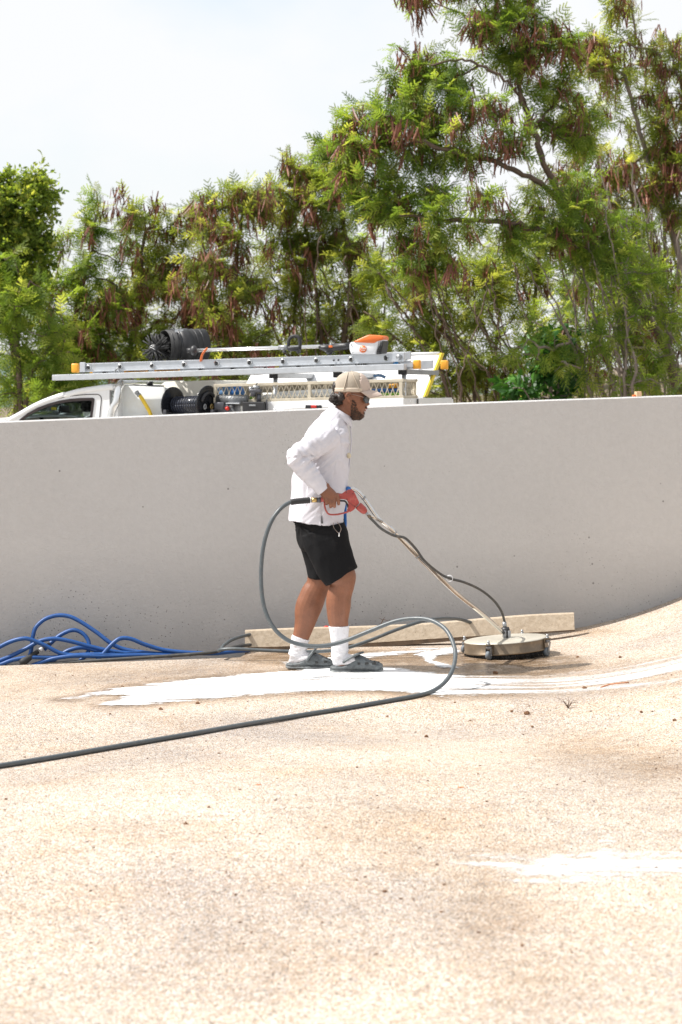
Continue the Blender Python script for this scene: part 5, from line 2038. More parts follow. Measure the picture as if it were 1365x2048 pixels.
# swivel post
obj('pivot_clamp', join(box(cpt(-.005, -.012, .022), (.010, 0, 0), (0, .006, 0), (0, 0, .024), .002), box(cpt(.022, -.016, .016), (.0085, 0, 0), (0, .007, 0), (0, 0, .026), .002), box(cpt(-.005, .03, .020), (.010, 0, 0), (0, .006, 0), (0, 0, .022), .002)), M['grey_metal'], CL)
obj('swivel_post', join(tube([cpt(.003, .008, -.002), cpt(.003, .008, .04)], .019, 16), tube([cpt(.003, .008, .04), cpt(.003, .008, .047), cpt(.003, .008, .062)], [.026, .026, .022], 16)), M['black'], CL)
obj('hose_fitting', tube([cpt(.001, .008, .060), cpt(.0, .008, .075), cpt(-.001, .008, .095)], [.012, .014, .012], 10), M['grey_metal'], CL)

YG = 13.515                           # depth of the gun
YB = 13.62
HB = lambda px, py: P(px, py, float(np.interp(px, [700, 770, 1012], [13.70, 13.72, YC - .005])))
bar = [HB(699, 977), HB(706, 977.5), HB(716, 983), HB(728, 996), HB(740, 1013), HB(752, 1030), HB(763, 1043), HB(790, 1066), HB(833, 1110), HB(905, 1180), HB(960, 1224), HB(1008, 1266)]
obj('handle_bar', tube(spline(bar, 6), 0.0118, 14), M['chrome'], CL)
bar2 = [P(1008, 1266, YC + .03), P(960, 1222, 14.36), P(905, 1178, 14.16), P(833, 1107, 13.92), P(780, 1054, 13.76)]
obj('handle_bar', tube(spline(bar2, 6), 0.0105, 12), M['chrome'], CL)
obj('cross_grip', tube([P(697.5, 978, 13.66), P(697, 978, 13.92)], 0.0150, 12), M['blue_plastic'], CL)
for px, py in ((728, 996), (790, 1066), (836, 1113)):
    a = HB(px, py)
    obj('bar_clamp', disc_cyl(a, Vector((.72, .1, -.68)), .0145, .012, 14), M['grey_metal'], CL)
# short whip hose along the handle
whip = [P(738, 1033, YG + .01), P(748, 1043, YG + .03), P(764, 1058, YG + .05), P(788, 1071, 13.62), P(808, 1075, 13.66), P(820, 1084, 13.70), P(834, 1100, 13.78), P(850, 1122, 13.84), P(880, 1147, 14.0), P(901, 1157, 14.05), P(930, 1165, 14.12),
        P(962, 1180, 14.25), P(988, 1201, 14.36), P(1003, 1222, 14.46), P(1009, 1240, 14.52), P(1010.5, 1252, YC + .008), cpt(-.001, .008, .09)]
obj('whip_hose', tube(spline(whip, 6), 0.0078, 10), M['hose_black'], CL)
obj('hose_ring', tube(spline([P(900 + 6 * math.cos(a), 1157 + 6 * math.sin(a), 14.05 + .01 * math.sin(a)) for a in np.linspace(0, 2 * math.pi, 12)], 3), .0028, 6), M['sticker_white'], CL)
# gun
def gpx(px, py, dy=0.0):
    return P(px, py, YG + dy)


GUN = bpy.data.objects.new('trigger_gun', None)
GUN.location = gpx(700, 1000) - offset_of(CL)
link(GUN, CL)
outl = [(672, 991), (676, 988), (685, 987), (690, 983), (697, 979.6), (703, 978.6), (707.5, 981), (713, 992), (719.5, 1006), (714, 1013), (708, 1020), (701, 1024.5), (694.5, 1022.5), (695, 1018), (697.5, 1013.5), (697, 1006), (694, 1000), (688, 998.5), (676, 998.5), (671, 997)]
poly = [gpx(x, y, -.014) for x, y in outl]
gb = obj('gun_body', prism(poly, (0, .03, 0), .004), M['gun_red'], GUN)
obj('grip', tube([gpx(638, 1000.5), gpx(648, 998), gpx(660, 996), gpx(674, 994)], [.013, .0145, .0155, .0155], 12), M['gun_red'], GUN)
for px, py in ((693, 984), (706.5, 987.5), (694.5, 998.5), (710, 1012.5), (698.5, 1020)):
    obj('screw', disc_cyl(gpx(px, py, -.0145), (0, 1, 0), .003, .004, 8), M['ink_black'], GUN)
seamp = [gpx(695, 1002, -.0142), gpx(702, 1007, -.0142), (gpx(709, 1013, -.0142))]
obj('shell_seam', tube(seamp, .0009, 4), M['ink_black'], GUN)
obj('trigger', tube(spline([gpx(662, 1000), gpx(676, 1001.5), gpx(688, 1001.8), gpx(692, 1004), gpx(695.5, 1010), gpx(697, 1015)], 4), .0052, 8), M['black'], GUN)
obj('trigger_guard', tube(spline([gpx(649, 1003), gpx(650, 1013), gpx(653, 1022), (gpx(659, 1028.5)), gpx(673, 1029), gpx(686, 1026.5), gpx(698, 1023)], 5), .0048, 8), M['gun_red'], GUN)
obj('collar_ring', disc_cyl(gpx(717.5, 1011.5), gpx(723, 1017) - gpx(713, 1008), .021, .006, 16), M['black'], GUN)
obj('nozzle_boot', tube([gpx(717, 1011), gpx(720, 1013.5), gpx(727, 1020), gpx(731, 1024), gpx(732.5, 1025.5)], [.021, .0225, .0215, .017, .010], 16), M['gun_red'], GUN)
obj('lance', tube([gpx(731, 1024), gpx(741, 1034, .01)], .0085, 10), M['grey_metal'], GUN)
obj('lance', tube([gpx(736, 1028.5), gpx(748, 1035, .06), P(764, 1043.5, 13.71)], .0088, 10), M['chrome'], GUN)
obj('nut', disc_cyl(gpx(739, 1032, .005), gpx(741, 1034) - gpx(731, 1024), .0105, .022, 6), M['steel'], GUN)

# blue cloth hanging at the far side of the waist
bl = [P(692, 1000, 13.83), P(692, 1012, 13.835), P(691, 1030, 13.84), P(692, 1045, 13.838), P(692.5, 1058, 13.84)]
V, F = [], []
for i, p in enumerate(bl):
    w = (.004, .012, .016, .013, .006)[i]
    for dx, dy in ((-w, -.010), (w * .35, -.016), (w * .5, .004), (-w, .012)):
        V.append(p + Vector((dx, dy, 0)))
for i in range(len(bl) - 1):
    for k in range(4):
        F.append([i * 4 + k, i * 4 + (k + 1) % 4, i * 4 + 4 + (k + 1) % 4, i * 4 + 4 + k])
F += [[3, 2, 1, 0], [16, 17, 18, 19]]
o = obj('cloth_strip', (V, F), M['bluecloth'], None, True, origin=tuple(bl[0]))
tag(o, 'narrow bright blue cloth strip hanging in front of the shorts waist', 'cloth')

# ------------------------------------------------------------------ hoses
def hose(name, label, pts, r, mat, cat='hose', group=None, n=12, per=8):
    sp = spline(pts, per)
    root = thing(name, label, cat, tuple(sp[0]), group)
    obj('hose_line', tube(sp, r, n), mat, root)
    return root, sp


def gp(px, py, r):
    return G(px, py, r)


hr = .0118
main = [P(640, 999.5, YG), P(628, 1000, YG - .005), P(606, 1001.5, YG - .02), P(583, 1004, YG - .035), P(562, 1017, 13.44), P(543, 1043, 13.42), P(529, 1084, 13.41), P(523, 1130, 13.40), P(523.5, 1180, 13.39), P(531, 1222, 13.38), P(548, 1256, 13.37), P(575, 1280, 13.36), P(610, 1291, 13.36),
        P(650, 1291.5, 13.35), P(690, 1282, 13.34), P(740, 1262, 13.32), P(790, 1243, 13.28), P(830, 1237, 13.24), P(863, 1241, 13.18), P(890, 1257, 13.10), P(905, 1281, 13.02), P(911.5, 1310, 12.93), P(905, 1342, 12.83), P(888, 1367, 12.76)]
main += [gp(862, 1384, hr), gp(830, 1392.5, hr), gp(790, 1399.5, hr), gp(700, 1415, hr), gp(600, 1431, hr), gp(500, 1447.5, hr), gp(400, 1465, hr), gp(300, 1482, hr), gp(200, 1499, hr), gp(100, 1516, hr), gp(0, 1532, hr), gp(-150, 1556, hr), gp(-400, 1590, hr)]
H1, sp1 = hose('pressure_hose', 'grey pressure hose looping from the gun in front of his legs to the lower left', main, hr, M['hose_grey'], per=8)
# spring guard, white ring and brass coupling at the gun end
pts = [P(px, py, yy) for px, py, yy in ((620, 1000.2, YG - .01), (606, 1001.5, YG - .02), (592, 1002.8, YG - .03), (582, 1004.5, YG - .035))]
obj('bend_guard', tube(spline(pts, 8), [0.0160 + .0022 * (i % 2) for i in range(25)], 12), M['rubber'], H1)
obj('white_ring', disc_cyl(P(621.5, 1000.2, YG - .008), (1, 0, 0), .0165, .007, 16), M['sticker_white'], H1)
obj('brass_coupling', join(disc_cyl(P(628.5, 1000, YG - .005), (1, 0, .02), .0155, .030, 6), disc_cyl(P(625, 1000, YG - .006), (1, 0, 0), .0125, .02, 14)), M['brass'], H1)
obj('steel_nut', disc_cyl(P(638, 1000, YG), (1, 0, 0), .0165, .022, 6), M['dark_metal'], H1)

hk = .0105
second = [P(530, 1266, 15.02), P(505, 1268.5, 14.96), P(478, 1274, 14.85), P(455, 1285, 14.72), P(441, 1296, 14.60), P(437, 1303, 14.5), P(442, 1309, 14.42)]
second = [P(520, 1266, 15.02), P(492, 1271, 14.86), P(466, 1279, 14.72), P(449, 1290, 14.62), P(443, 1298, 14.52), P(438, 1301.5, 14.45), P(445, 1299, 14.41), P(470, 1298, 14.38), P(520, 1300.5, 14.36), P(580, 1303, 14.34), P(640, 1303, 14.33), P(690, 1297, 14.33), P(740, 1281, 14.36), P(790, 1261, 14.42), P(830, 1247, 14.48), P(858, 1240, 14.56), P(880, 1237.5, 14.68), P(900, 1237, 14.84), P(922, 1239, 15.06), P(945, 1246, 15.2)]
hose('pressure_hose', 'grey hose arching behind his legs and over the concrete kerb piece', second, hk, M['hose_grey'])
third = [P(-60, 1334, 14.70), P(0, 1333, 14.70), P(60, 1332, 14.70), P(110, 1327, 14.68), P(200, 1321, 14.66), P(300, 1314.5, 14.67), P(380, 1309, 14.69), P(430, 1304, 14.72), P(455, 1297.5, 14.76), P(485, 1291.5, 14.82), P(520, 1289, 14.95), P(560, 1288, 15.06)]
hose('drain_hose', 'thin dark hose lying along the gutter edge below the blue hose pile', third, .0105, M['hose_black'])

# blue hose pile: one run of loops thrown on itself in the gutter
rbl = .0128
BL = thing('blue_hose', 'tangled pile of blue hose loops at the foot of the wall on the left', 'hose', tuple(P(120, 1322, 14.75)))
loops = [
    [(-60, 1325, .10), (-10, 1299, .06), (20, 1284, .04), (45, 1277.5, .03), (62, 1279.5, .03), (90, 1291, .03), (118, 1305.5, .03), (140, 1310, .035), (175, 1311, .04), (230, 1309, .05)],
    [(-60, 1345, .05), (-10, 1325, .04), (20, 1313, .05), (50, 1298.5, .06), (80, 1282.5, .065), (108, 1277.5, .065), (140, 1282.5, .065), (175, 1291.5, .07), (215, 1301, .07), (260, 1307, .07), (310, 1309, .06)],
    [(52, 1325, .10), (60, 1310, .11), (64, 1290, .12), (66, 1272, .125), (72, 1254.5, .135), (90, 1238.5, .15), (115, 1231, .155), (140, 1233.5, .15), (165, 1246, .14), (195, 1266, .12), (222, 1286.5, .10), (250, 1299, .09), (300, 1306.5, .07), (350, 1309, .06)],
    [(88, 1300, .12), (100, 1288, .13), (120, 1271, .14), (145, 1260.5, .145), (164, 1266, .14), (176, 1280, .13), (178.5, 1297, .115), (172, 1311, .10), (160, 1322, .09)],
    [(-60, 1340, .02), (-5, 1331, .02), (25, 1320.5, .025), (60, 1315, .03), (110, 1315, .03), (150, 1310.5, .025), (200, 1309, .025), (245, 1311, .03)],
    [(100, 1326, .09), (116, 1315, .10), (135, 1302, .10), (160, 1295.5, .10), (182, 1298.5, .10), (205, 1307, .09), (230, 1316, .08)],
    [(188, 1326, .02), (203, 1312, .025), (222, 1291, .035), (240, 1277.5, .045), (262, 1278, .05), (290, 1289, .055), (330, 1300.5, .06), (385, 1306, .06), (430, 1307, .07), (470, 1303, .10), (500, 1301, .14)],
    [(62, 1332, .03), (85, 1324, .03), (112, 1316.5, .02), (150, 1312, .012), (200, 1312.5, .02), (260, 1311, .03), (300, 1310.5, .04), (345, 1312, .05)],
]
for lp_ in loops:
    pts = []
    for (x, y, d) in lp_:
        p = P(x, y, 14.66 + d)
        lim = wall_y(p.x) - rbl - .003
        if p.y > lim:
            p = P(x, y, lim)
        pts.append(p)
    obj('hose_loop', tube(spline(pts, 8), rbl, 12), M['hose_blue'], BL)
cn = [P(42, 1327, 14.66), P(60, 1315, 14.69), P(80, 1300, 14.73), P(98, 1289, 14.77)]
obj('coupling', tube([cn[0], cn[0].lerp(cn[1], .4), cn[1], cn[1].lerp(cn[2], .8)], [.022, .024, .018, .014], 12), M['rubber'], BL)
obj('coupling_sleeve', tube([P(80, 1300.5, 14.715), P(85, 1296.5, 14.725)], .0135, 12), M['sticker_white'], BL)
obj('coupling_tip', tube([P(85, 1296.5, 14.72), P(93, 1291, 14.74), P(100, 1286.5, 14.75)], [.012, .011, .009], 10), M['dark_metal'], BL)

# ------------------------------------------------------------------ scraps on the concrete
def clod(px, py, s, label, seed, group, mat='clod', flat=0.75):
    p = G(px, py)
    s *= 0.8
    V, F = ell((0, 0, 0), s, s * .8, s * flat, 10, 7)
    V = [Vector(p) + Vector((0, 0, s * flat * .55)) + v * (1 + 0.55 * nz(v * (1.1 / s) + Vector((seed, 0, 0)))) for v in V]
    o = obj('dirt_clod' if mat == 'clod' else 'leaf_scrap', (V, F), M[mat], None, False, origin=tuple(p))
    tag(o, label, 'dirt clod' if mat == 'clod' else 'leaf scrap', group)


GD = 'dirt clods on the concrete'
for i, (px, py, s, lab) in enumerate((
        (322, 1420, .014, 'brown dirt clod below the left tip of the foam puddle'),
        (396, 1408, .014, 'brown dirt clod touching the lower edge of the foam, left of the man'),
        (992, 1347, .017, 'dark brown clod in the wet shadow below the surface cleaner'),
        (1055, 1429, .019, 'largest upright brown clod right of centre below the foam stripe'),
        (1170, 1378, .016, 'orange brown clod on the lower edge of the foam stripe at right'),
        (853, 1475, .013, 'brown clod alone below the grey hose bend'),
        (1024, 1424, .010, 'small brown clod just left of the largest upright clod'),
        (1065, 1455, .009, 'tiny dark clod below the largest upright clod'),
        (1241, 1316, .012, 'brown clod on the wet slope right of the cleaner'),
        (1284, 1426, .011, 'brown clod right of the dry twig tuft'),
        (1350, 1442, .012, 'brown clod at the right picture edge'),
        (220, 1429, .008, 'tiny clod left of the foam finger tip'),
        (372, 1649, .010, 'dark pellet below the grey hose on the left'),
        (770, 1785, .009, 'dark pellet in the grey stain near the bottom'),
        (418, 1616, .007, 'smallest dark pellet on the left below the grey hose'),
        (1156, 1315, .010, 'brown clod just right of the front right castor'),
        (12, 1600, .008, 'dark pellet at the left picture edge below the grey hose'),
        (775, 1434, .008, 'small clod under the grey hose where it leaves the foam'),
        (910, 1406, .008, 'small clod right of the grey hose bend below the foam'),
        (714, 1536, .007, 'tiny dark pellet alone near the picture centre below the hose'),
        (1045, 1893, .007, 'reddish pellet near the bottom right of the picture'))):
    clod(px, py, s, lab, i * 3.3, GD)
GL = 'orange leaf scraps on the concrete'
clod(517, 1570, .015, 'thin orange leaf scrap on the left half below the hose', 4.0, GL, 'petal', .16)
clod(922, 1575, .017, 'thin orange leaf scrap on the right half above the near foam patch', 9.0, GL, 'petal', .16)
tg = G(1137, 1417)
tw = []
rt = random.Random(8)
for i in range(13):
    a = rt.uniform(0, 6.28)
    l = rt.uniform(.03, .075)
    tw.append(tube([tg, tg + Vector((math.cos(a) * l * .4, math.sin(a) * l * .5, l * .6)), tg + Vector((math.cos(a) * l, math.sin(a) * l, l * .75 + rt.uniform(-.01, .01)))], [.0016, .0012, .0007], 4))
o = obj('twig_tuft', join(*tw), M['twig'], None, True, origin=tuple(tg))
tag(o, 'dry brown twig tuft standing on the concrete at right', 'twig')
a, b = G(1202, 1375, .004), G(1258, 1365, .004)
o = obj('dry_stalk', tube(spline([a, a.lerp(b, .35) + Vector((0, .02, .004)), a.lerp(b, .7) + Vector((0, -.015, .006)), b], 5), .0035, 6), M['petal'], None, True, origin=tuple(a))
tag(o, 'long thin reddish stalk lying on the foam stripe at right', 'dry stalk')
a = P(664, 1246, 15.03)
o = obj('dead_twig', join(tube([P(762, 1250, 15.1), P(766, 1240, 15.12), P(771, 1234, 15.1)], [.003, .002, .001], 5), tube([P(766, 1240, 15.12), P(759, 1236, 15.1)], [.002, .001], 5), tube([P(767, 1239, 15.12), P(778, 1242, 15.1)], [.002, .001], 5)), M['twig'], None, True, origin=tuple(P(762, 1250, 15.1)))
tag(o, 'small forked twig sticking up behind the concrete kerb piece', 'twig')

lit = []
rl_ = random.Random(31)
for i in range(260):
    p = G(rl_.uniform(-20, 1385), 1350 + (rl_.random() ** 1.6) * 560)
    s = rl_.uniform(.0018, .0042)
    a = rl_.uniform(0, 3.14)
    u = Vector((math.cos(a), math.sin(a), 0))
    w = Vector((-u.y, u.x, 0))
    lit.append(prism([p - u * s * 1.6 - w * s * .5 + UP * .001, p + u * s * 1.4 - w * s * .6 + UP * .001, p + u * s * .9 + w * s * .8 + UP * .001, p - u * s + w * s * .6 + UP * .001], UP * s * .8))
o = obj('leaf_litter', join(*lit), M['clod'], None, False)
tag(o, 'tiny brown leaf crumbs scattered over the concrete', None, None, 'stuff')

# ------------------------------------------------------------------ the work vehicle behind the wall
YAW = math.radians(15)
TW = Vector((math.sin(YAW), math.cos(YAW), 0))       # across the vehicle, away from the camera
TF = Vector((-math.cos(YAW), math.sin(YAW), 0))      # towards its front
TA = P(808, 780, 18.2)
CAMP = Vector((0, 0, CAM_Z))


def S(px, py, w=0.0):
    """point on the plane w metres in from the near side of the vehicle"""
    d = P(px, py, 10.0) - CAMP
    t = ((TA - CAMP).dot(TW) + w) / d.dot(TW)
    return CAMP + d * t


def flat_panel(pts, w, th, bev=0.0):
    return prism([S(x, y, w) for x, y in pts], TW * th, bev)


def tri_panel(outer, hole, w, th, wf=None):
    """side panel with a window hole: strips between the two outlines (same point count)"""
    n = len(outer)
    V = [S(x, y, w) for x, y in outer] + [S(x, y, w) for x, y in hole]
    V += [v + TW * th for v in V]
    F = []
    for i in range(n):
        j = (i + 1) % n
        F.append([i, j, n + j, n + i])
        F.append([2 * n + j, 2 * n + i, 3 * n + i, 3 * n + j])
        F.append([j, i, 2 * n + i, 2 * n + j])
        F.append([n + i, n + j, 3 * n + j, 3 * n + i])
    return V, F


UT = thing('work_ute', 'white tray back utility vehicle parked behind the wall, loaded with cleaning gear', 'utility vehicle', tuple(S(530, 1010, .9)))
VW = 1.72
# cab: side panels with window openings
outer = [(18, 842), (40, 829), (70, 812), (100, 799), (130, 789), (160, 781), (190, 776), (215, 773), (219, 778), (219, 800), (219, 850), (219, 930), (150, 930), (60, 930), (10, 930), (6, 880)]
hole = [(40, 839), (55, 827), (76, 815.5), (97, 807.5), (119, 801.5), (140, 798), (162, 796.3), (184, 796), (187.5, 797), (188.5, 800), (183, 842), (181, 858), (140, 860), (80, 862), (40, 864), (34, 852)]
for w, th in ((0.02, .05), (VW - .07, .05)):
    cs = obj('cab_side', tri_panel(outer, hole, w, th), M['white_paint'], UT, False)
    wi = w - .006 if w < 1 else w + .056
    rim_out = [(x + (0.5 * (x - 115) / 80), y - 0.6) for x, y in hole]
    rim_in = [(44, 840), (60, 829), (80, 819), (100, 811.5), (121, 806.2), (141, 803), (162, 801.5), (181, 801), (183, 801.6), (183.8, 803), (179, 842), (177, 856), (140, 857), (82, 859), (44, 860), (40, 851)]
    obj('window_surround', tri_panel(rim_out, rim_in, wi, .02), M['dark_trim'], cs, False)
    obj('window_glass', prism([S(x, y, w + .02) for x, y in hole], TW * .004), M['glass'], cs, False)
    seam_px = [(22, 842), (45, 829), (75, 813), (105, 800.5), (135, 793), (165, 789.5), (190, 788.5), (198, 789.5), (202, 794), (202.5, 802), (199, 842), (198, 880)]
    obj('door_gap', tube(spline([S(x, y, w - .001 if w < 1 else w + .051) for x, y in seam_px], 4), .0035, 6), M['dark_trim'], cs)
# roof, windscreen, rear wall, bonnet
rl = [(40, 829), (70, 812), (100, 799), (130, 789), (160, 781), (190, 776), (215, 772.5), (228, 772), (236, 775)]


def across(line, w0, w1, rise, nw=8, th=.02):
    V, F = [], []
    n = len(line)
    for k in range(nw + 1):
        t = k / nw
        w = w0 + (w1 - w0) * t
        for x, y in line:
            p = S(x, y, w0) + TW * (w - w0)
            V.append(p + Vector((0, 0, rise * math.sin(math.pi * t) ** 0.6)))
    b = len(V)
    V += [v - Vector((0, 0, th)) for v in V]
    for k in range(nw):
        for i in range(n - 1):
            a = k * n + i
            F.append([a, a + 1, a + n + 1, a + n])
            F.append([b + a, b + a + n, b + a + n + 1, b + a + 1])
    for k in range(nw):
        for i in (0, n - 1):
            a = k * n + i
            F.append([a, a + n, b + a + n, b + a])
    for i in range(n - 1):
        for k in (0, nw):
            a = k * n + i
            F.append([a, a + 1, b + a + 1, b + a])
    return V, F


obj('roof', across(rl[3:], .02, VW - .02, .035), M['white_paint'], UT)
obj('windscreen', across([(22, 838), (40, 828), (70, 811), (100, 798), (130, 788)], .06, VW - .06, .03, 8, .006), M['glass'], UT)
obj('windscreen_pillar', tube(spline([S(x, y, .03) for x, y in ((18, 841), (40, 829), (70, 812), (100, 799), (130, 789))], 4), .022, 8), M['white_paint'], UT)
obj('windscreen_pillar', tube(spline([S(x, y, .03) + TW * (VW - .06) for x, y in ((18, 841), (40, 829), (70, 812), (100, 799), (130, 789))], 4), .022, 8), M['white_paint'], UT)
for q in (.035, VW - .055):
    obj('roof_edge', tube(spline([S(x, y + 2.2, .035) + TW * (q - .035) for x, y in rl[3:-1]], 4), .026, 10), M['white_paint'], UT)
obj('rear_window_seal', prism([S(225, 797, .05), S(237, 795, .05), S(237, 850, .05), S(222, 850, .05)], TW * .03, .003), M['dark_trim'], UT, False)
obj('bonnet', across([(-190, 876), (-160, 864), (-90, 850), (-30, 842), (22, 838)], .06, VW - .06, .03), M['white_paint'], UT)
obj('front_wing', flat_panel([(-200, 960), (-200, 880), (-160, 866), (-30, 844), (10, 842), (8, 930), (-20, 960)], .02, .05, .01), M['white_paint'], UT)
obj('rear_wall', join(prism([S(222, 930, .02), S(222, 850, .02), S(236, 850, .02), S(236, 930, .02)], TW * (VW - .04)), prism([S(226, 800, .02), S(230, 774, .02), S(236, 775, .02), S(236, 850, .02), S(226, 850, .02)], TW * .14),
                      prism([S(226, 800, VW - .16), S(230, 774, VW - .16), S(236, 775, VW - .16), S(236, 850, VW - .16), S(226, 850, VW - .16)], TW * .14)), M['white_paint'], UT, False)
obj('rear_glass', prism([S(229, 780, .16), S(233, 780, .16), S(233, 850, .16), S(229, 850, .16)], TW * (VW - .32)), M['glass'], UT, False)
obj('floor_pan', prism([S(-190, 955, .05), S(-190, 935, .05), S(236, 935, .05), S(236, 955, .05)], TW * (VW - .1)), M['dark_metal'], UT, False)
# inside the cab
for w in (.28, 1.02):
    sp_ = [S(x, y, w) for x, y in ((165, 900), (176, 850), (181, 815), (190, 815), (190, 900))]
    se = obj('seat', prism(sp_, TW * .42, .02), M['seat'], UT)
    obj('headrest', box(S(181, 806, w + .21), TF * .045, TW * .12, Vector((0, 0, .07)), .03), M['seat'], se)
obj('dashboard', prism([S(30, 900, .08), S(34, 850, .08), S(70, 846, .08), S(84, 862, .08), S(84, 900, .08)], TW * (VW - .16), .01), M['seat'], UT)
sc = S(96, 842, 1.25)
sw = [sc + TW * (.18 * math.cos(a)) + (Vector((0, 0, 1)) * .85 + TF * -.5).normalized() * (.18 * math.sin(a)) for a in np.linspace(0, 2 * math.pi, 22)]
obj('steering_wheel', tube(sw, .014, 8), M['rubber'], UT)
mr = obj('rear_mirror', box(S(128, 818, .85), TF * .012, TW * .10, Vector((0, 0, .03)), .01), M['black'], UT)
obj('mirror_stem', tube([S(128, 818, .85), S(122, 806, .85)], .008, 6), M['black'], mr)
dm = obj('door_mirror', ell(S(124, 826, 1.80), .05, .075, .085, 14, 10), M['white_paint'], UT)
obj('mirror_glass', ell(S(127, 826, 1.78), .035, .06, .07, 12, 8), M['chrome'], dm)
obj('visor', box(S(160, 803, .45), TF * .16, TW * .2, Vector((0, 0, .010)), .006), M['seat'], UT)
obj('document_card', box(S(108, 817, .30), TF * .022, TW * .003, Vector((0, 0, .012)), .001), M['yellow'], UT, False)
# wheels
for px in (-60, 640):
    for w in (.02, VW - .24):
        c = S(px, 985, w)
        c.z = -.16 + .35
        wh = obj('wheel', tube([c, c + TW * .02, c + TW * .20, c + TW * .22], [.31, .35, .35, .31], 28), M['rubber'], UT)
        obj('wheel_rim', disc_cyl(c + TW * (.0 if w < 1 else .22), TW, .2, .02, 24), M['grey_metal'], wh)
# tray: deck, near and far sides, tail panel, chassis rail
obj('tray_deck', prism([S(240, 880, .0), S(240, 872, .0), S(808, 862, .0), S(808, 870, .0)], TW * VW), M['alu'], UT, False)
obj('chassis_rail', prism([S(240, 925, .4), S(240, 885, .4), S(800, 875, .4), S(800, 915, .4)], TW * .9), M['dark_metal'], UT, False)
obj('tray_side', flat_panel([(484, 868), (484, 804.5), (808, 795.5), (808, 862)], -.012, .03, .004), M['white_paint'], UT, False)
obj('tray_side', prism([S(240, 872, .0) + TW * VW, S(240, 812, .0) + TW * VW, S(808, 800, .0) + TW * VW, S(808, 862, .0) + TW * VW], TW * .03, .004), M['white_paint'], UT, False)
obj('tray_side', flat_panel([(240, 872), (240, 838), (484, 832), (484, 866)], -.012, .03, .004), M['white_paint'], UT, False)
tp = obj('tail_panel', prism([S(806, 863, .02), S(806, 796.5, .02), S(809.5, 796.5, .02), S(809.5, 863, .02)], TW * (VW - .04), .003), M['white_paint'], UT, False)
obj('latch', box(S(812, 803, .02) + TW * .4, TF * .004, TW * .012, Vector((0, 0, .02)), .002), M['ink_black'], tp, False)
# side marker strip: dark bar with a red centre
sm = obj('marker_lamp', box(S(628, 813.5, -.03), TF * .065, TW * .012, Vector((0, 0, .014)), .004), M['black'], UT, False)
obj('lamp_glass', box(S(628, 813, -.046), TF * .022, TW * .006, Vector((0, 0, .010)), .003), M['red'], sm, False)
obj('side_moulding', tube(spline([S(553, 825, -.02), S(565, 819, -.02), S(590, 816, -.02), S(650, 813, -.02), S(700, 812, -.02)], 4), .018, 8), M['white_paint'], UT)


# headboard arch and the cross bars that carry the ladders
def arch(x, ytop, ybot, name, mat, r, w0=.02, w1=VW - .02, rnd=.14):
    a, t = S(x - 17, ybot, w0), S(x, ytop, w0)
    t2, b2 = t + TW * (w1 - w0), S(x - 17, ybot, w0) + TW * (w1 - w0)
    pts = [a, a.lerp(t, .5), t - Vector((0, 0, rnd)), t - Vector((0, 0, rnd * .3)) + TW * rnd * .12 - TF * .01, t + TW * rnd * .5 - TF * .015, t + TW * rnd * 1.3, t.lerp(t2, .5), t2 - TW * rnd * 1.3, t2 - TW * rnd * .5, t2 - Vector((0, 0, rnd * .3)) - TW * rnd * .12, t2 - Vector((0, 0, rnd)), b2]
    return obj(name, tube(spline(pts, 6), r, 14), mat, UT)


arch(233, 767.5, 880, 'headboard_arch', M['alu_bright'], .032)
obj('headboard_mesh_bar', tube([S(233, 776, .06), S(233, 776, .06) + TW * (VW - .12)], .014, 8), M['alu_bright'], UT)
for px, py in ((548, 750.5), (676, 749), (806, 743)):
    a = S(px, py, .10)
    cbr = obj('cross_bar', prism([a + TF * .03 - Vector((0, 0, .020)), a + TF * .03 + Vector((0, 0, .018)), a - TF * .03 + Vector((0, 0, .018)), a - TF * .03 - Vector((0, 0, .020))], TW * 1.12, .003), M['grey_metal'], UT, False)
    obj('bar_end', box(a - TW * .006, TF * .034, TW * .012, Vector((0, 0, .024)), .004), M['black'], cbr, False)
    obj('bar_post', tube([a + TW * .05, S(px, 866, .15)], .018, 8), M['alu'], cbr)
# wire hook on the arch that holds the plank
hk = [S(231, 757, -.01), S(230, 745, -.01), S(233, 738, -.01), S(236.5, 737, -.01), S(239, 741, -.01), S(241, 752, -.01), S(244, 762, .02)]
obj('retaining_hook', tube(spline(hk, 5), .007, 8), M['grey_metal'], UT)

# ---- white tapered tub with yellow rear edge along the far side of the tray
TB = thing('white_panel_tub', 'large white tapered side tub with a slanted yellow rear edge behind the ladders', 'side tub', tuple(S(690, 860, 1.2)))
ou = [(490, 772), (503, 748.5), (600, 735), (830, 707.5), (880.5, 706.5), (846.5, 792), (846, 860), (490, 866)]
lean = {0: 1.0, 1: 1.18, 2: 1.22, 3: 1.3, 4: 1.3, 5: .9, 6: .9, 7: .9}
fr = [S(x, y, lean[i]) for i, (x, y) in enumerate(ou)]
V = fr + [p + TW * .07 for p in fr]
n = len(fr)
F = [[0, 1, 2, 3, 4, 5], [0, 5, 6, 7], [n + 5, n + 4, n + 3, n + 2, n + 1, n], [n + 7, n + 6, n + 5, n]] + [[i, n + i, n + (i + 1) % n, (i + 1) % n] for i in range(n)]
obj('tub_shell', (V, F), M['white_paint'], TB, False)
e0, e1 = S(881, 705.5, 1.285), S(846.5, 793, .885)
dd = (e1 - e0).normalized()
obj('yellow_edge', prism([e0 - TW * .006, e0 - TW * .006 - TF * .016, e1 - TW * .006 - TF * .016, e1 - TW * .006], TW * .10, .002), M['yellow'], TB, False)
obj('top_rail', tube([S(503, 748.5, 1.17), S(600, 735, 1.21), S(830, 707.5, 1.29), S(880, 706.5, 1.29)], .012, 8), M['white_paint'], TB)

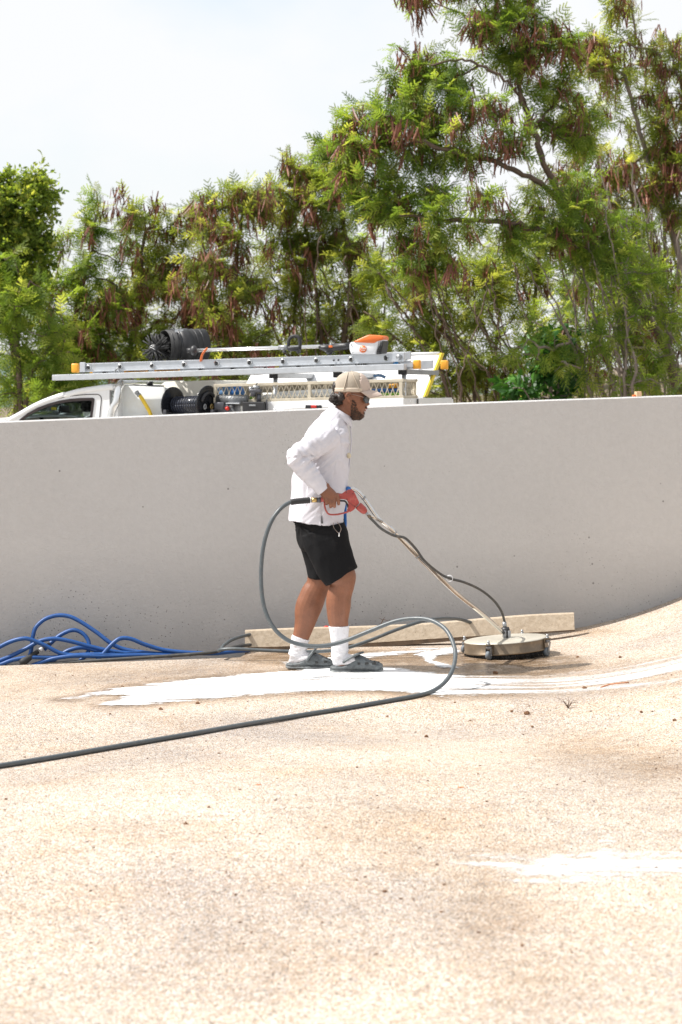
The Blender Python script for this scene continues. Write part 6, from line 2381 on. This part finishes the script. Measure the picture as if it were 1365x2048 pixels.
# ---- mesh cage on the near side of the tray
CG = thing('mesh_cage', 'beige steel mesh basket of hoses and poles on the near side of the tray', 'mesh basket', tuple(S(620, 803, .2)))
CD = .46
top0, top1, bot0, bot1 = (431, 768.5), (808, 757.5), (431, 805.5), (808, 796)


def cl(t, v):
    """point on the cage front: t along, v from top 0 to bottom 1"""
    x = top0[0] + (top1[0] - top0[0]) * t
    yt = top0[1] + (top1[1] - top0[1]) * t
    yb = bot0[1] + (bot1[1] - bot0[1]) * t
    return S(x, yt + (yb - yt) * v, 0.0)


def cage_bar(a, b, hw, hd):
    d = (b - a).normalized()
    up = Vector((0, 0, 1)) if abs(d.z) < .8 else TF
    s = d.cross(up).normalized()
    u = s.cross(d)
    return prism([a - s * hd - u * hw, a + s * hd - u * hw, a + s * hd + u * hw, a - s * hd + u * hw], b - a, .002)


for w in (0.0, CD):
    off = TW * w
    obj('top_rail', cage_bar(cl(0, .07) + off, cl(1, .07) + off, .011, .010), M['beige_metal'], CG, False)
    obj('bottom_rail', cage_bar(cl(0, .93) + off, cl(1, .93) + off, .011, .010), M['beige_metal'], CG, False)
    for t in (0, .50, .985):
        obj('upright', cage_bar(cl(t, 0) + off, cl(t, 1) + off, .012, .009), M['beige_metal'], CG, False)
for t in (0, .985):
    for v in (.07, .93):
        obj('end_rail', cage_bar(cl(t, v), cl(t, v) + TW * CD, .010, .010), M['beige_metal'], CG, False)


def mesh_panel(fn, nd, thick=.0034):
    parts = []
    nrow = 1
    for i in range(nd):
        for (a, b) in (((i) / nd, (i + .5) / nd), ((i + 1) / nd, (i + .5) / nd)):
            p0, p1, p2 = fn(a, .86), fn(b, .14), None
            parts.append(tube([p0, fn(a * .88 + b * .12, .80), fn(a * .12 + b * .88, .20), p1], thick, 5))
            q0, q1 = fn(a, .14), fn(b, .86)
            parts.append(tube([q0, fn(a * .88 + b * .12, .20), fn(a * .12 + b * .88, .80), q1], thick, 5))
    return join(*parts)


obj('wire_mesh', mesh_panel(lambda t, v: cl(t * .985, v) + TW * .004, 17), M['beige_metal'], CG)['kind'] = 'stuff'
obj('end_mesh', mesh_panel(lambda t, v: cl(.985, v) + TW * CD * t, 4), M['beige_metal'], CG)['kind'] = 'stuff'
obj('cage_floor', prism([cl(0, 1.0), cl(0, 1.05), cl(1, 1.05), cl(1, 1.0)], TW * CD), M['beige_metal'], CG, False)
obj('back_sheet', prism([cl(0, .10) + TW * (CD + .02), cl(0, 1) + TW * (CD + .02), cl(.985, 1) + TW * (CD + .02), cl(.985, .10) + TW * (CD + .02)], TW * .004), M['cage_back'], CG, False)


def pole(name, label, cat, pts, r, mat, group=None):
    o = obj(name, tube(spline(pts, 6), r, 10), mat, None, True, origin=tuple(pts[0]))
    tag(o, label, cat, group)
    return o


pole('blue_pole', 'blue pole lying in the mesh cage right of the cap', 'pole', [cl(.70, .60) + TW * .12, cl(.97, .58) + TW * .12], .017, M['blue_plastic'])
pole('green_pole', 'lime green pole lying lowest at the right end of the mesh cage', 'pole', [cl(.70, .82) + TW * .08, cl(.97, .80) + TW * .08], .016, M['green'])
pole('green_pole', 'short lime green pole end at the left of the mesh cage beside the blue drum', 'pole', [cl(.08, .86) + TW * .08, cl(.19, .80) + TW * .08], .016, M['green'])
GW = 'white poles bundled in the mesh cage'
pole('white_pole', 'uppermost white pole in the middle of the mesh cage', 'pole', [cl(.22, .64) + TW * .15, cl(.45, .55) + TW * .18, cl(.66, .50) + TW * .2], .018, M['white_plastic'], GW)
pole('white_pole', 'white pole lying lowest in the middle of the mesh cage', 'pole', [cl(.22, .84) + TW * .06, cl(.45, .76) + TW * .06, cl(.68, .74) + TW * .06], .02, M['white_plastic'], GW)
pole('white_pole', 'middle one of the white poles in the mesh cage', 'pole', [cl(.24, .74) + TW * .10, cl(.45, .66) + TW * .12, cl(.67, .63) + TW * .12], .017, M['sticker_white'], GW)
o = thing('blue_drum', 'round blue drum lying in the left end of the mesh cage', 'drum', tuple(S(460, 792, .22)))
obj('drum_body', ell(S(455, 785, .2), .085, .07, .062, 18, 12), M['blue_drum'], o)
obj('drum_body', ell(S(473, 784, .2), .070, .07, .058, 18, 12), M['blue_plastic'], o)
pole('orange_fitting', 'orange brass fitting lying on the blue pole in the cage', 'fitting', [cl(.78, .42) + TW * .1, cl(.81, .48) + TW * .1], .014, M['cap_orange'])
pole('amber_bottle', 'amber bottle neck lying in the right end of the cage', 'bottle', [cl(.90, .38) + TW * .12, cl(.95, .34) + TW * .12], .018, M['cap_orange'])
pole('grey_rag', 'teal grey folded rag on top of the cage right of the cap', 'rag', [S(748, 752, .05), S(757, 750.5, .05), S(764, 751.5, .05), S(771, 755, .05)], .012, M['blue_drum'])

# ---- water tank with lid and yellow hose
TK = thing('water_tank', 'large white plastic water tank behind the cab with a black lid', 'water tank', tuple(S(335, 860, .5)))
obj('tank_body', prism([S(x, y, .12) for x, y in ((238.5, 868), (241, 773), (243.5, 771), (326, 774.5), (331, 779), (333, 866))], TW * 1.3, .03), M['white_plastic'], TK)
obj('tank_shoulder', prism([S(x, y, .42) for x, y in ((322, 866), (322, 768), (330, 763.5), (428, 760), (433, 764), (436, 862))], TW * 1.0, .03), M['cream_plastic'], TK)
ld = S(300, 772.5, .42)
lid = obj('tank_lid', disc_cyl(ld, (0, 0, 1), .115, .016, 26), M['black'], TK)
obj('lid_cap', disc_cyl(ld + Vector((0, 0, .022)), (0, 0, 1), .026, .034, 14), M['black'], lid)
yh = thing('yellow_hose', 'yellow hose with a metal coupling hanging on the white tank front', 'hose', tuple(S(275, 785, .08)))
obj('hose_line', tube(spline([S(280, 791, .07), S(286, 800, .065), S(293, 812, .06), S(300, 825, .06), S(306, 845, .08)], 5), .0150, 12), M['yellow_hose'], yh)
obj('coupling', join(tube([S(272.5, 783, .07), S(275.5, 787, .07)], .018, 12), tube([S(277, 788.5, .07), S(279, 791, .07)], .0185, 12), tube([S(275, 786, .07), S(281, 793, .07)], .014, 10)), M['grey_metal'], yh)

# ---- hose reel
RL = thing('hose_reel', 'black steel hose reel with two wide flanges in front of the tank', 'hose reel', tuple(S(385, 830, .0)))
ra = Vector((math.cos(math.radians(33)), -math.sin(math.radians(33)), 0))
c0, c1 = S(350, 810, .12), S(414, 808, -.05)
ax = (c1 - c0).normalized()
tilt_ax = ra
for c, nm in ((c0, 0), (c1, 1)):
    d = Vector((math.cos(math.radians(38)), -math.sin(math.radians(38)), 0))
    prof = [(.02, .0), (.06, .0), (.128, .012), (.140, .012), (.143, .016), (.140, .020), (.128, .020), (.06, .007), (.02, .007)]
    u = UP.cross(d).normalized()
    V, F = [], []
    nn = 40
    for r, h in prof:
        for k in range(nn):
            a = 2 * math.pi * k / nn
            V.append(c + d * (h if nm else -h) + u * (r * math.cos(a)) + UP * (r * math.sin(a)))
    for i in range(len(prof) - 1):
        for k in range(nn):
            k2 = (k + 1) % nn
            F.append([i * nn + k, i * nn + k2, (i + 1) * nn + k2, (i + 1) * nn + k])
    fl = obj('flange', (V, F), M['black_gloss'], RL)
    if nm:
        obj('flange_ring', tube([c + d * .022 + u * (.085 * math.cos(a)) + UP * (.085 * math.sin(a)) for a in np.linspace(.2, 2.9, 16)], .012, 8), M['black'], fl)
        for q in (-.045, .035):
            obj('hub_bolt', tube(spline([c + d * .02 + u * q + UP * (-.02 + .018 * math.cos(a)) + u * (.012 * math.sin(a)) for a in np.linspace(0, 6.28, 9)], 2), .006, 6), M['brass'] if q > 0 else M['grey_metal'], fl)
obj('drum', tube([c0, c1], .062, 24), M['black_gloss'], RL)
wr = []
for k in range(13):
    p = c0.lerp(c1, .06 + .88 * k / 12)
    uu = ax.cross(UP).normalized()
    vv = ax.cross(uu)
    wr.append(tube([p + uu * (.0575 * math.cos(a)) + vv * (.0575 * math.sin(a)) for a in np.linspace(0, 2 * math.pi, 22)], .0095, 6))
obj('wound_hose', join(*wr), pm('dark blue hose', (0.006, 0.010, 0.025), 0.6, 0, 0.2, 30), RL)
obj('reel_stand', join(box(S(338, 845, .1), TF * .012, TW * .1, Vector((0, 0, .10)), .003), box(S(432, 845, -.03), TF * .012, TW * .1, Vector((0, 0, .10)), .003)), M['dark_metal'], RL, False)
obj('side_tap', join(tube([S(322, 821, .02), S(334, 821, .02)], .007, 8), tube([S(327, 821, .02), S(327, 829, .02)], .009, 8)), M['grey_metal'], RL)

# ---- pressure washer engine
EN = thing('engine_pump', 'black petrol pressure pump with a perforated silver muffler guard', 'pressure pump', tuple(S(480, 840, .0)))
m0, m1 = S(436, 800, .02), S(496, 801, -.02)
mf = obj('muffler_guard', tube([m0, m1], .042, 24), M['muffler'], EN)
mu = (m1 - m0).normalized()
m_u = mu.cross(UP).normalized()
for k in range(9):
    p = m0.lerp(m1, .08 + .105 * k)
    for j, an in enumerate((.55, 1.15, 1.75)):
        q = p + (m_u * math.cos(an) * (1 if m_u.y < 0 else -1) + UP * math.sin(an)) * .0425
        nrm = (q - p).normalized()
        obj('slot', box(q, (mu + nrm.cross(mu) * .6).normalized() * .009, nrm.cross(mu).normalized() * .0032, nrm * .0015), M['ink_black'], mf, False)
bx = obj('control_box', box(S(511, 817, -.06), TF * .088, TW * .05, Vector((0, 0, .052)), .006), M['black'], EN, False)
obj('name_plate', box(S(505, 810.5, -.113), TF * .026, TW * .002, Vector((0, 0, .006)), .001), M['grey_metal'], bx, False)
obj('box_flange', join(box(S(487.5, 814, -.075), TF * .004, TW * .012, Vector((0, 0, .05)), .001), box(S(534, 812, -.075), TF * .004, TW * .012, Vector((0, 0, .05)), .001)), M['dark_metal'], bx, False)
obj('engine_block', join(box(S(458, 822, .03), TF * .07, TW * .09, Vector((0, 0, .05)), .01), box(S(442, 812, -.02), TF * .04, TW * .05, Vector((0, 0, .03)), .008)), M['dark_metal'], EN)
obj('shelf', box(S(470, 806.5, -.03), TF * .055, TW * .06, Vector((0, 0, .004)), .001), M['alu'], EN, False)
obj('oil_cap', ell(S(455, 817, -.07), .018, .018, .016, 10, 8), M['red'], EN)
obj('fuel_tap', join(tube([S(460, 812, -.06), S(470, 825, -.06)], .008, 8), ell(S(462, 812, -.07), .015, .015, .012, 10, 8)), M['grey_metal'], EN)
gau = obj('pump_head', join(tube([S(518, 806, -.02), S(518, 787, -.02)], .018, 10), box(S(512, 782, -.02), TF * .045, TW * .03, Vector((0, 0, .014)), .006), box(S(507, 788, -.03), TF * .018, TW * .02, Vector((0, 0, .02)), .005)), M['dark_metal'], EN)
obj('pump_knob', join(disc_cyl(S(513, 775, -.02), (0, 0, 1), .028, .03, 16), disc_cyl(S(502, 778, -.02), (1, 0, 0), .02, .03, 14)), M['grey_metal'], gau)
obj('pump_lever', tube([S(503, 783, -.04), S(515, 766, -.04)], .005, 6), M['ink_black'], gau)
o = pole('hose_end', 'blue white hose end lying on the tray edge left of the marker lamp', 'hose', [S(548, 819, -.02), S(562, 816, -.02), S(572, 813.5, -.02), S(576, 817, -.02)], .010, M['sticker_white'])

# ---- plank and ladders on the rack
PK = obj('aluminium_plank', prism([S(104, 749.5, -.02), S(104, 761, -.02), S(808.5, 739.5, -.02), S(808.5, 727.5, -.02)], TW * .09, .003), M['alu'], None, False, origin=tuple(S(104, 755, 0)))
tag(PK, 'long plain aluminium plank lying lowest on the ladder rack', 'plank')


def lerp2(x, tab):
    return float(np.interp(x, [t[0] for t in tab], [t[1] for t in tab]))


def rail(px0, px1, yc, h, w, name, parent, mat, lip=True):
    """I shaped ladder rail"""
    n = 14
    parts = []
    a, b = S(px0, yc(px0), w), S(px1, yc(px1), w)
    d = b - a
    hh = h / 2
    u = Vector((0, 0, 1))
    parts.append(prism([a - u * hh, a - u * hh + TW * .022, a + u * hh + TW * .022, a + u * hh], d, .0015))
    if lip:
        for s in (-1, 1):
            parts.append(prism([a + u * s * (hh - .004) - TW * .006, a + u * s * (hh - .004) + TW * .026, a + u * s * (hh + .004) + TW * .026, a + u * s * (hh + .004) - TW * .006], d, .001))
    return obj(name, join(*parts), mat, parent, False)


def ladder(label, px0, px1, yc, h, rungs, caps, w0=.10, gap=.40, holes=True):
    lx = thing('extension_ladder', label, 'ladder', tuple(S(px0, yc(px0), w0)), 'ladders on the rack of the white vehicle')
    r1 = rail(px0, px1, yc, h, w0, 'rail', lx, M['alu'])
    a = S(px0, yc(px0), w0)
    b = S(px1, yc(px1), w0)
    hh = Vector((0, 0, h / 2))
    t_ = TW * gap
    parts = [prism([a + t_ - hh, a + t_ - hh + TW * .022, a + t_ + hh + TW * .022, a + t_ + hh], b - a, .0015)]
    obj('rail', join(*parts), M['alu'], lx, False)
    for px in rungs:
        c = S(px, yc(px), w0)
        rg = obj('rung', tube([c - TW * .004, c + TW * (gap + .03)], .0165, 12), M['alu_bright'], lx)
        if holes:
            obj('rung_socket', join(tube([c - TW * .011, c - TW * .002], .0200, 16)), M['alu_bright'], rg)
            obj('rung_hole', prism([c + TF * .015 * math.cos(k * .7854) + UP * .0155 * math.sin(k * .7854) - TW * .0125 for k in range(8)], TW * .004), M['ink_black'], rg, False)
    for px, w in caps:
        c = S(px, yc(px), w0)
        c = c + TW * w
        obj('end_cap', box(c + TW * .011, TF * .028, TW * .022, Vector((0, 0, h / 2 + .006)), .008), M['cap_orange'], lx)
    return lx


up_y = lambda x: lerp2(x, [(150, 736), (178, 735), (435, 726.3), (773, 716), (812, 714.7)])
LU = ladder('upper aluminium extension ladder section with amber foot at the left end', 160, 790, up_y, .060, [178, 241, 305, 369, 434, 500, 567, 634, 703, 773], [(150, 0), (150, .40)])
for px, dx in ((166, .022), (797, .05)):
    obj('rail_clip', box(S(px, up_y(px) - 1.5, .09), TF * dx, TW * .014, Vector((0, 0, .036)), .003), M['alu'], LU, False)
obj('end_bracket', prism([S(763, 705, .48), S(822, 703, .48), S(821, 719, .48), S(763, 721, .48)], TW * .03, .003), M['alu'], LU, False)
obj('pulley', disc_cyl(S(799, 714, .07), TW, .022, .03, 14), M['grey_metal'], LU)
for px in (668, 677):
    obj('rivet', disc_cyl(S(px, up_y(px) + 1, .09), TW, .007, .01, 10), M['ink_black'], LU)
lo_y = lambda x: lerp2(x, [(180, 747), (435, 740), (835, 728.5)])
LO = ladder('lower aluminium ladder section carrying stickers and an amber foot at the right end', 185, 822, lo_y, .058, [210, 274, 338, 402, 466, 532, 598, 665, 733, 800], [(834, 0), (866, .40)], w0=.13, gap=.44)
obj('rail_tip', prism([S(838, 722, .55), S(838, 739, .55), S(866, 737, .55), S(866, 720, .55)], TW * .025), M['alu'], LO, False)


def sticker(px0, px1, y_of, hgt, mat, name, parent, w=.118):
    a, b = S(px0, y_of(px0), w), S(px1, y_of(px1), w)
    u = Vector((0, 0, hgt / 2))
    return obj(name, prism([a - u, b - u, b + u, a + u], TW * .004), mat, parent, False)


def text(body, pos, size, right, up, mat, parent, name='lettering', align='CENTER'):
    cu = bpy.data.curves.new(name, 'FONT')
    cu.body = body
    cu.size = size
    cu.align_x = align
    cu.align_y = 'CENTER'
    cu.extrude = .0006
    cu.offset = size * .012
    cu.materials.append(mat)
    o = bpy.data.objects.new(name, cu)
    link(o)
    dg = bpy.context.evaluated_depsgraph_get()
    me = bpy.data.meshes.new_from_object(o.evaluated_get(dg))
    bpy.data.objects.remove(o)
    me.materials.clear()
    me.materials.append(mat)
    o = bpy.data.objects.new(name, me)
    link(o, parent)
    r = Vector(right).normalized()
    u = Vector(up)
    u = (u - r * u.dot(r)).normalized()
    nrm = r.cross(u)
    mt = Matrix((r, u, nrm)).transposed().to_4x4()
    mt.translation = Vector(pos) - offset_of(parent)
    o.matrix_local = mt
    return o


upv = Vector((0, 0, 1))
ldir = S(800, up_y(800), .1) - S(178, up_y(178), .1)
sy = lambda x: lo_y(x) - 3.4
for x0, x1 in ((248, 296), (309, 360)):
    stk = sticker(x0, x1, sy, .030, M['cap_orange'], 'sticker', LO)
    stb = sticker(x0 + 5, x1 - 5, lambda x: sy(x) + .5, .020, M['ink_black'], 'sticker_panel', stk if False else LO, .1165)
    c = S((x0 + x1) / 2, sy((x0 + x1) / 2) + .6, .1155)
    text('INDUSTRIAL', c, .030, ldir, upv, M['cap_orange'], LO)
st = sticker(507, 558, lambda x: lo_y(x) - 3.2, .028, M['sticker_white'], 'sticker', LO)
sticker(535, 550, lambda x: lo_y(x) - 3.2, .024, M['red'], 'sticker_panel', LO, .1165)
sticker(550, 558, lambda x: lo_y(x) - 3.2, .024, M['yellow'], 'sticker_panel', LO, .1165)
sticker(507, 535, lambda x: lo_y(x) - 4.6, .006, M['red'], 'sticker_panel', LO, .1165)
text('150', S(719, lo_y(719) - 1.6, .115), .052, ldir, upv, M['ink_black'], LO)
sb = sticker(808, 826, lambda x: lo_y(x) + 1, .03, M['sticker_white'], 'sticker', LO)
obj('sticker', disc_cyl(S(792, lo_y(792) - 3, .117), TW, .02, .004, 20), M['sticker_blue'], LO)

# ---- pole brush: bristle drum, shaft, handle and motor
PB = thing('power_brush', 'battery power brush lying on the ladder, black bristle drum left, orange and white motor right', 'power brush', tuple(S(500, 700, .3)))
hb = S(311, 697, .22)
axd = (S(400, 690, .42) - S(340, 694, .22)).normalized()
u1 = UP.cross(axd).normalized()
u2 = axd.cross(u1)
spk = []
rs = random.Random(5)
bax = (Vector((-.50, -.86, .05))).normalized()
b1 = UP.cross(bax).normalized()
b2 = bax.cross(b1)
for i in range(230):
    a = rs.uniform(0, 2 * math.pi)
    h = rs.uniform(-.03, .30)
    d = b1 * math.cos(a) + b2 * math.sin(a)
    o_ = hb - bax * h
    L_ = rs.uniform(.105, .128)
    spk.append(tube([o_ + d * .03, o_ + d * (L_ * .6) + bax * rs.uniform(-.006, .006), o_ + d * L_ + bax * rs.uniform(-.012, .012)], [.0048, .0040, .0052], 4))
bo = obj('bristles', join(*spk), M['rubber'], PB)
bo['kind'] = 'stuff'
hub = obj('brush_hub', disc_cyl(hb - bax * .12, bax, .034, .30, 18), M['black'], PB)
obj('retaining_clip', tube(spline([hb + bax * .034 + b1 * q + b2 * w for q, w in ((-.03, .015), (-.015, .022), (-.005, .012), (-.015, .004), (-.03, .010), (.0, .0), (.02, -.010))], 4), .0024, 6), M['alu_bright'], hub)
# curved guard over the drum with raised ribs
V, F = [], []
gn, ga = 5, 30
gax = (Vector((.86, .50, .02))).normalized()
gc = S(338, 692.5, .30)
g1 = UP.cross(gax).normalized()
g2 = gax.cross(g1)


def guard_band(s0, s1, r0, r1, a0=-1.9, a1=2.5, th=.004):
    V, F = [], []
    n = 34
    for k in range(n + 1):
        a = a0 + (a1 - a0) * k / n
        d = g1 * math.sin(a) * -1 + g2 * math.cos(a)
        for (s, r) in ((s0, r0), (s1, r1), (s1, r1 - th), (s0, r0 - th)):
            V.append(gc + gax * s + d * r)
    for k in range(n):
        for q in range(4):
            q2 = (q + 1) % 4
            F.append([k * 4 + q, (k + 1) * 4 + q, (k + 1) * 4 + q2, k * 4 + q2])
    F += [[0, 1, 2, 3], [n * 4 + 3, n * 4 + 2, n * 4 + 1, n * 4]]
    return V, F


GD_ = obj('drum_guard', guard_band(-.04, .30, .128, .136), M['rubber'], PB)
obj('guard_band', guard_band(.055, .150, .137, .140, -1.9, 2.5, .012), M['black'], GD_)
obj('guard_lip', guard_band(.045, .056, .139, .139, -1.9, 2.5, .016), M['black_gloss'], GD_)
obj('guard_end', join(*[prism([gc + gax * .295 + g1 * (.132 * math.cos(a)) + g2 * (.132 * math.sin(a)) for a in np.linspace(0, 2 * math.pi, 26)[:-1]], gax * .006)]), M['black'], GD_, False)
for s in (-.02, .02, .19, .24):
    obj('guard_rib', guard_band(s, s + .006, .136 if s > 0 else .131, .137 if s > 0 else .132, -1.9, 2.5, .006), M['black'], GD_)
for s, a in ((.075, .35), (.115, .33)):
    d = g1 * -math.sin(-a) * 1 + g2 * math.cos(a)
    q = gc + gax * s + (g1 * math.sin(1) * 0 + (Vector((0, -1, 0)) * .55 + UP * .83)).normalized() * .142
    obj('guard_sticker', box(q, gax * .017, (UP * .55 + Vector((0, 1, 0)) * .83).normalized() * .022, (UP * .83 - Vector((0, 1, 0)) * .55).normalized() * .0012), M['grey_metal'], GD_, False)
sx = lambda x: lerp2(x, [(385, 701), (440, 698.5), (560, 695), (700, 691)])
obj('gear_knob', join(ell(S(388, 701, .14), .03, .03, .04, 12, 8), disc_cyl(S(381, 701, .16), TF, .02, .05, 12)), M['black'], PB)
obj('shaft', tube([S(386, sx(386), .14), S(662, sx(662), .14)], .0145, 14), M['alu_bright'], PB)
obj('shaft_sleeve', tube([S(558, sx(558), .14), S(580, sx(580), .14)], .020, 14), M['grey_metal'], PB)
lpz = [(578, 698), (577, 688), (580, 677), (588, 672), (597, 674), (600.5, 684), (600, 697), (597, 702)]
lh = obj('loop_handle', tube(spline([S(x, y, .13) for x, y in lpz], 5), .0135, 12), M['rubber'], PB)
obj('handle_clamp', join(box(S(589, 697.5, .13), TF * .048, TW * .03, Vector((0, 0, .018)), .008), disc_cyl(S(569, 703, .12), TF, .01, .03, 10), box(S(598, 702, .12), TF * .012, TW * .02, Vector((0, 0, .018)), .005)), M['black'], lh)
th_ = obj('trigger_housing', remeshed('trigger_housing_shell', join(ell(S(656, 696, .14), .055, .035, .030, 16, 12), tube([S(640, 694, .14), S(660, 696, .14), S(700, 692, .14)], [.022, .026, .024], 14), ell(S(659, 703, .14), .03, .028, .028, 14, 10)), .005, M['black'], PB, 2).data and ([(0, 0, 0), (0, 0, .001), (0, .001, 0)], [[0, 1, 2]]), M['black'], PB)
bpy.data.objects.remove(th_)
for q in PB.children:
    if q.name.startswith('trigger_housing_shell'):
        q.name = 'trigger_housing'
        th_ = q
obj('orange_switch', box(S(662, 693, .10), TF * .014, TW * .01, Vector((0, 0, .008)), .004), M['orange'], th_)
obj('rear_grip', tube([S(664, 692, .14), S(690, 691, .14), S(700, 691, .14)], [.02, .02, .026], 14), M['black'], PB)
obj('orange_strap', tube(spline([S(411, 701, .10), S(413, 698, .08), S(408, 704, .08), S(404, 712, .08), S(402, 722, .09)], 5), .019, 10, True, .35), M['orange'], PB)
# motor housing
mo = [(699, 687), (703, 684), (724, 681.5), (748, 680), (767, 679), (763.5, 684), (758, 693), (754, 702), (751.5, 708), (702.5, 708.5), (699.5, 700)]
MH = obj('motor_housing', prism([S(x, y, .06) for x, y in mo], TW * .17, .012), M['sticker_white'], PB)
to = [(706, 683.6), (713, 680), (727, 673.5), (738, 669), (748, 669.5), (762, 670.5), (766, 672), (767.5, 678.6), (755, 682), (748, 686.3), (722, 684.8)]
obj('orange_cover', prism([S(x, y, .052) for x, y in to], TW * .186, .010), M['orange'], MH)
gr = [(766.5, 681), (765.5, 693), (762, 707.5), (752.5, 708), (755, 701), (758.5, 692.5), (762, 684)]
vg = obj('vent_grille', prism([S(x, y, .055) for x, y in gr], TW * .18, .004), M['ink_black'], MH, False)
for k in range(6):
    y = 684 + 4.3 * k
    x0 = lerp2(y, [(681, 764), (708, 752.5)])
    obj('grille_bar', tube([S(x0, y, .052), S(766.5 - (y - 681) * .17, y - .6, .052)], .0024, 5), M['black'], vg)
for k in range(3):
    obj('grille_bar', tube([S(765 - 3.2 * k, 682, .052), S(761 - 3.4 * k, 707, .052)], .0024, 5), M['black'], vg)
bd = obj('badge', disc_cyl(S(726.5, 698, .057), TW, .0275, .008, 28), M['orange'], MH)
text('STIHL', S(726.5, 696.7, .052), .021, ldir, upv, M['ink_white'], MH)
text('BATTERY', S(726.5, 701, .052), .009, ldir, upv, M['ink_white'], MH)
for px, py in ((702.5, 689), (705.5, 705.5)):
    obj('screw', disc_cyl(S(px, py, .058), TW, .005, .006, 8), M['grey_metal'], MH)
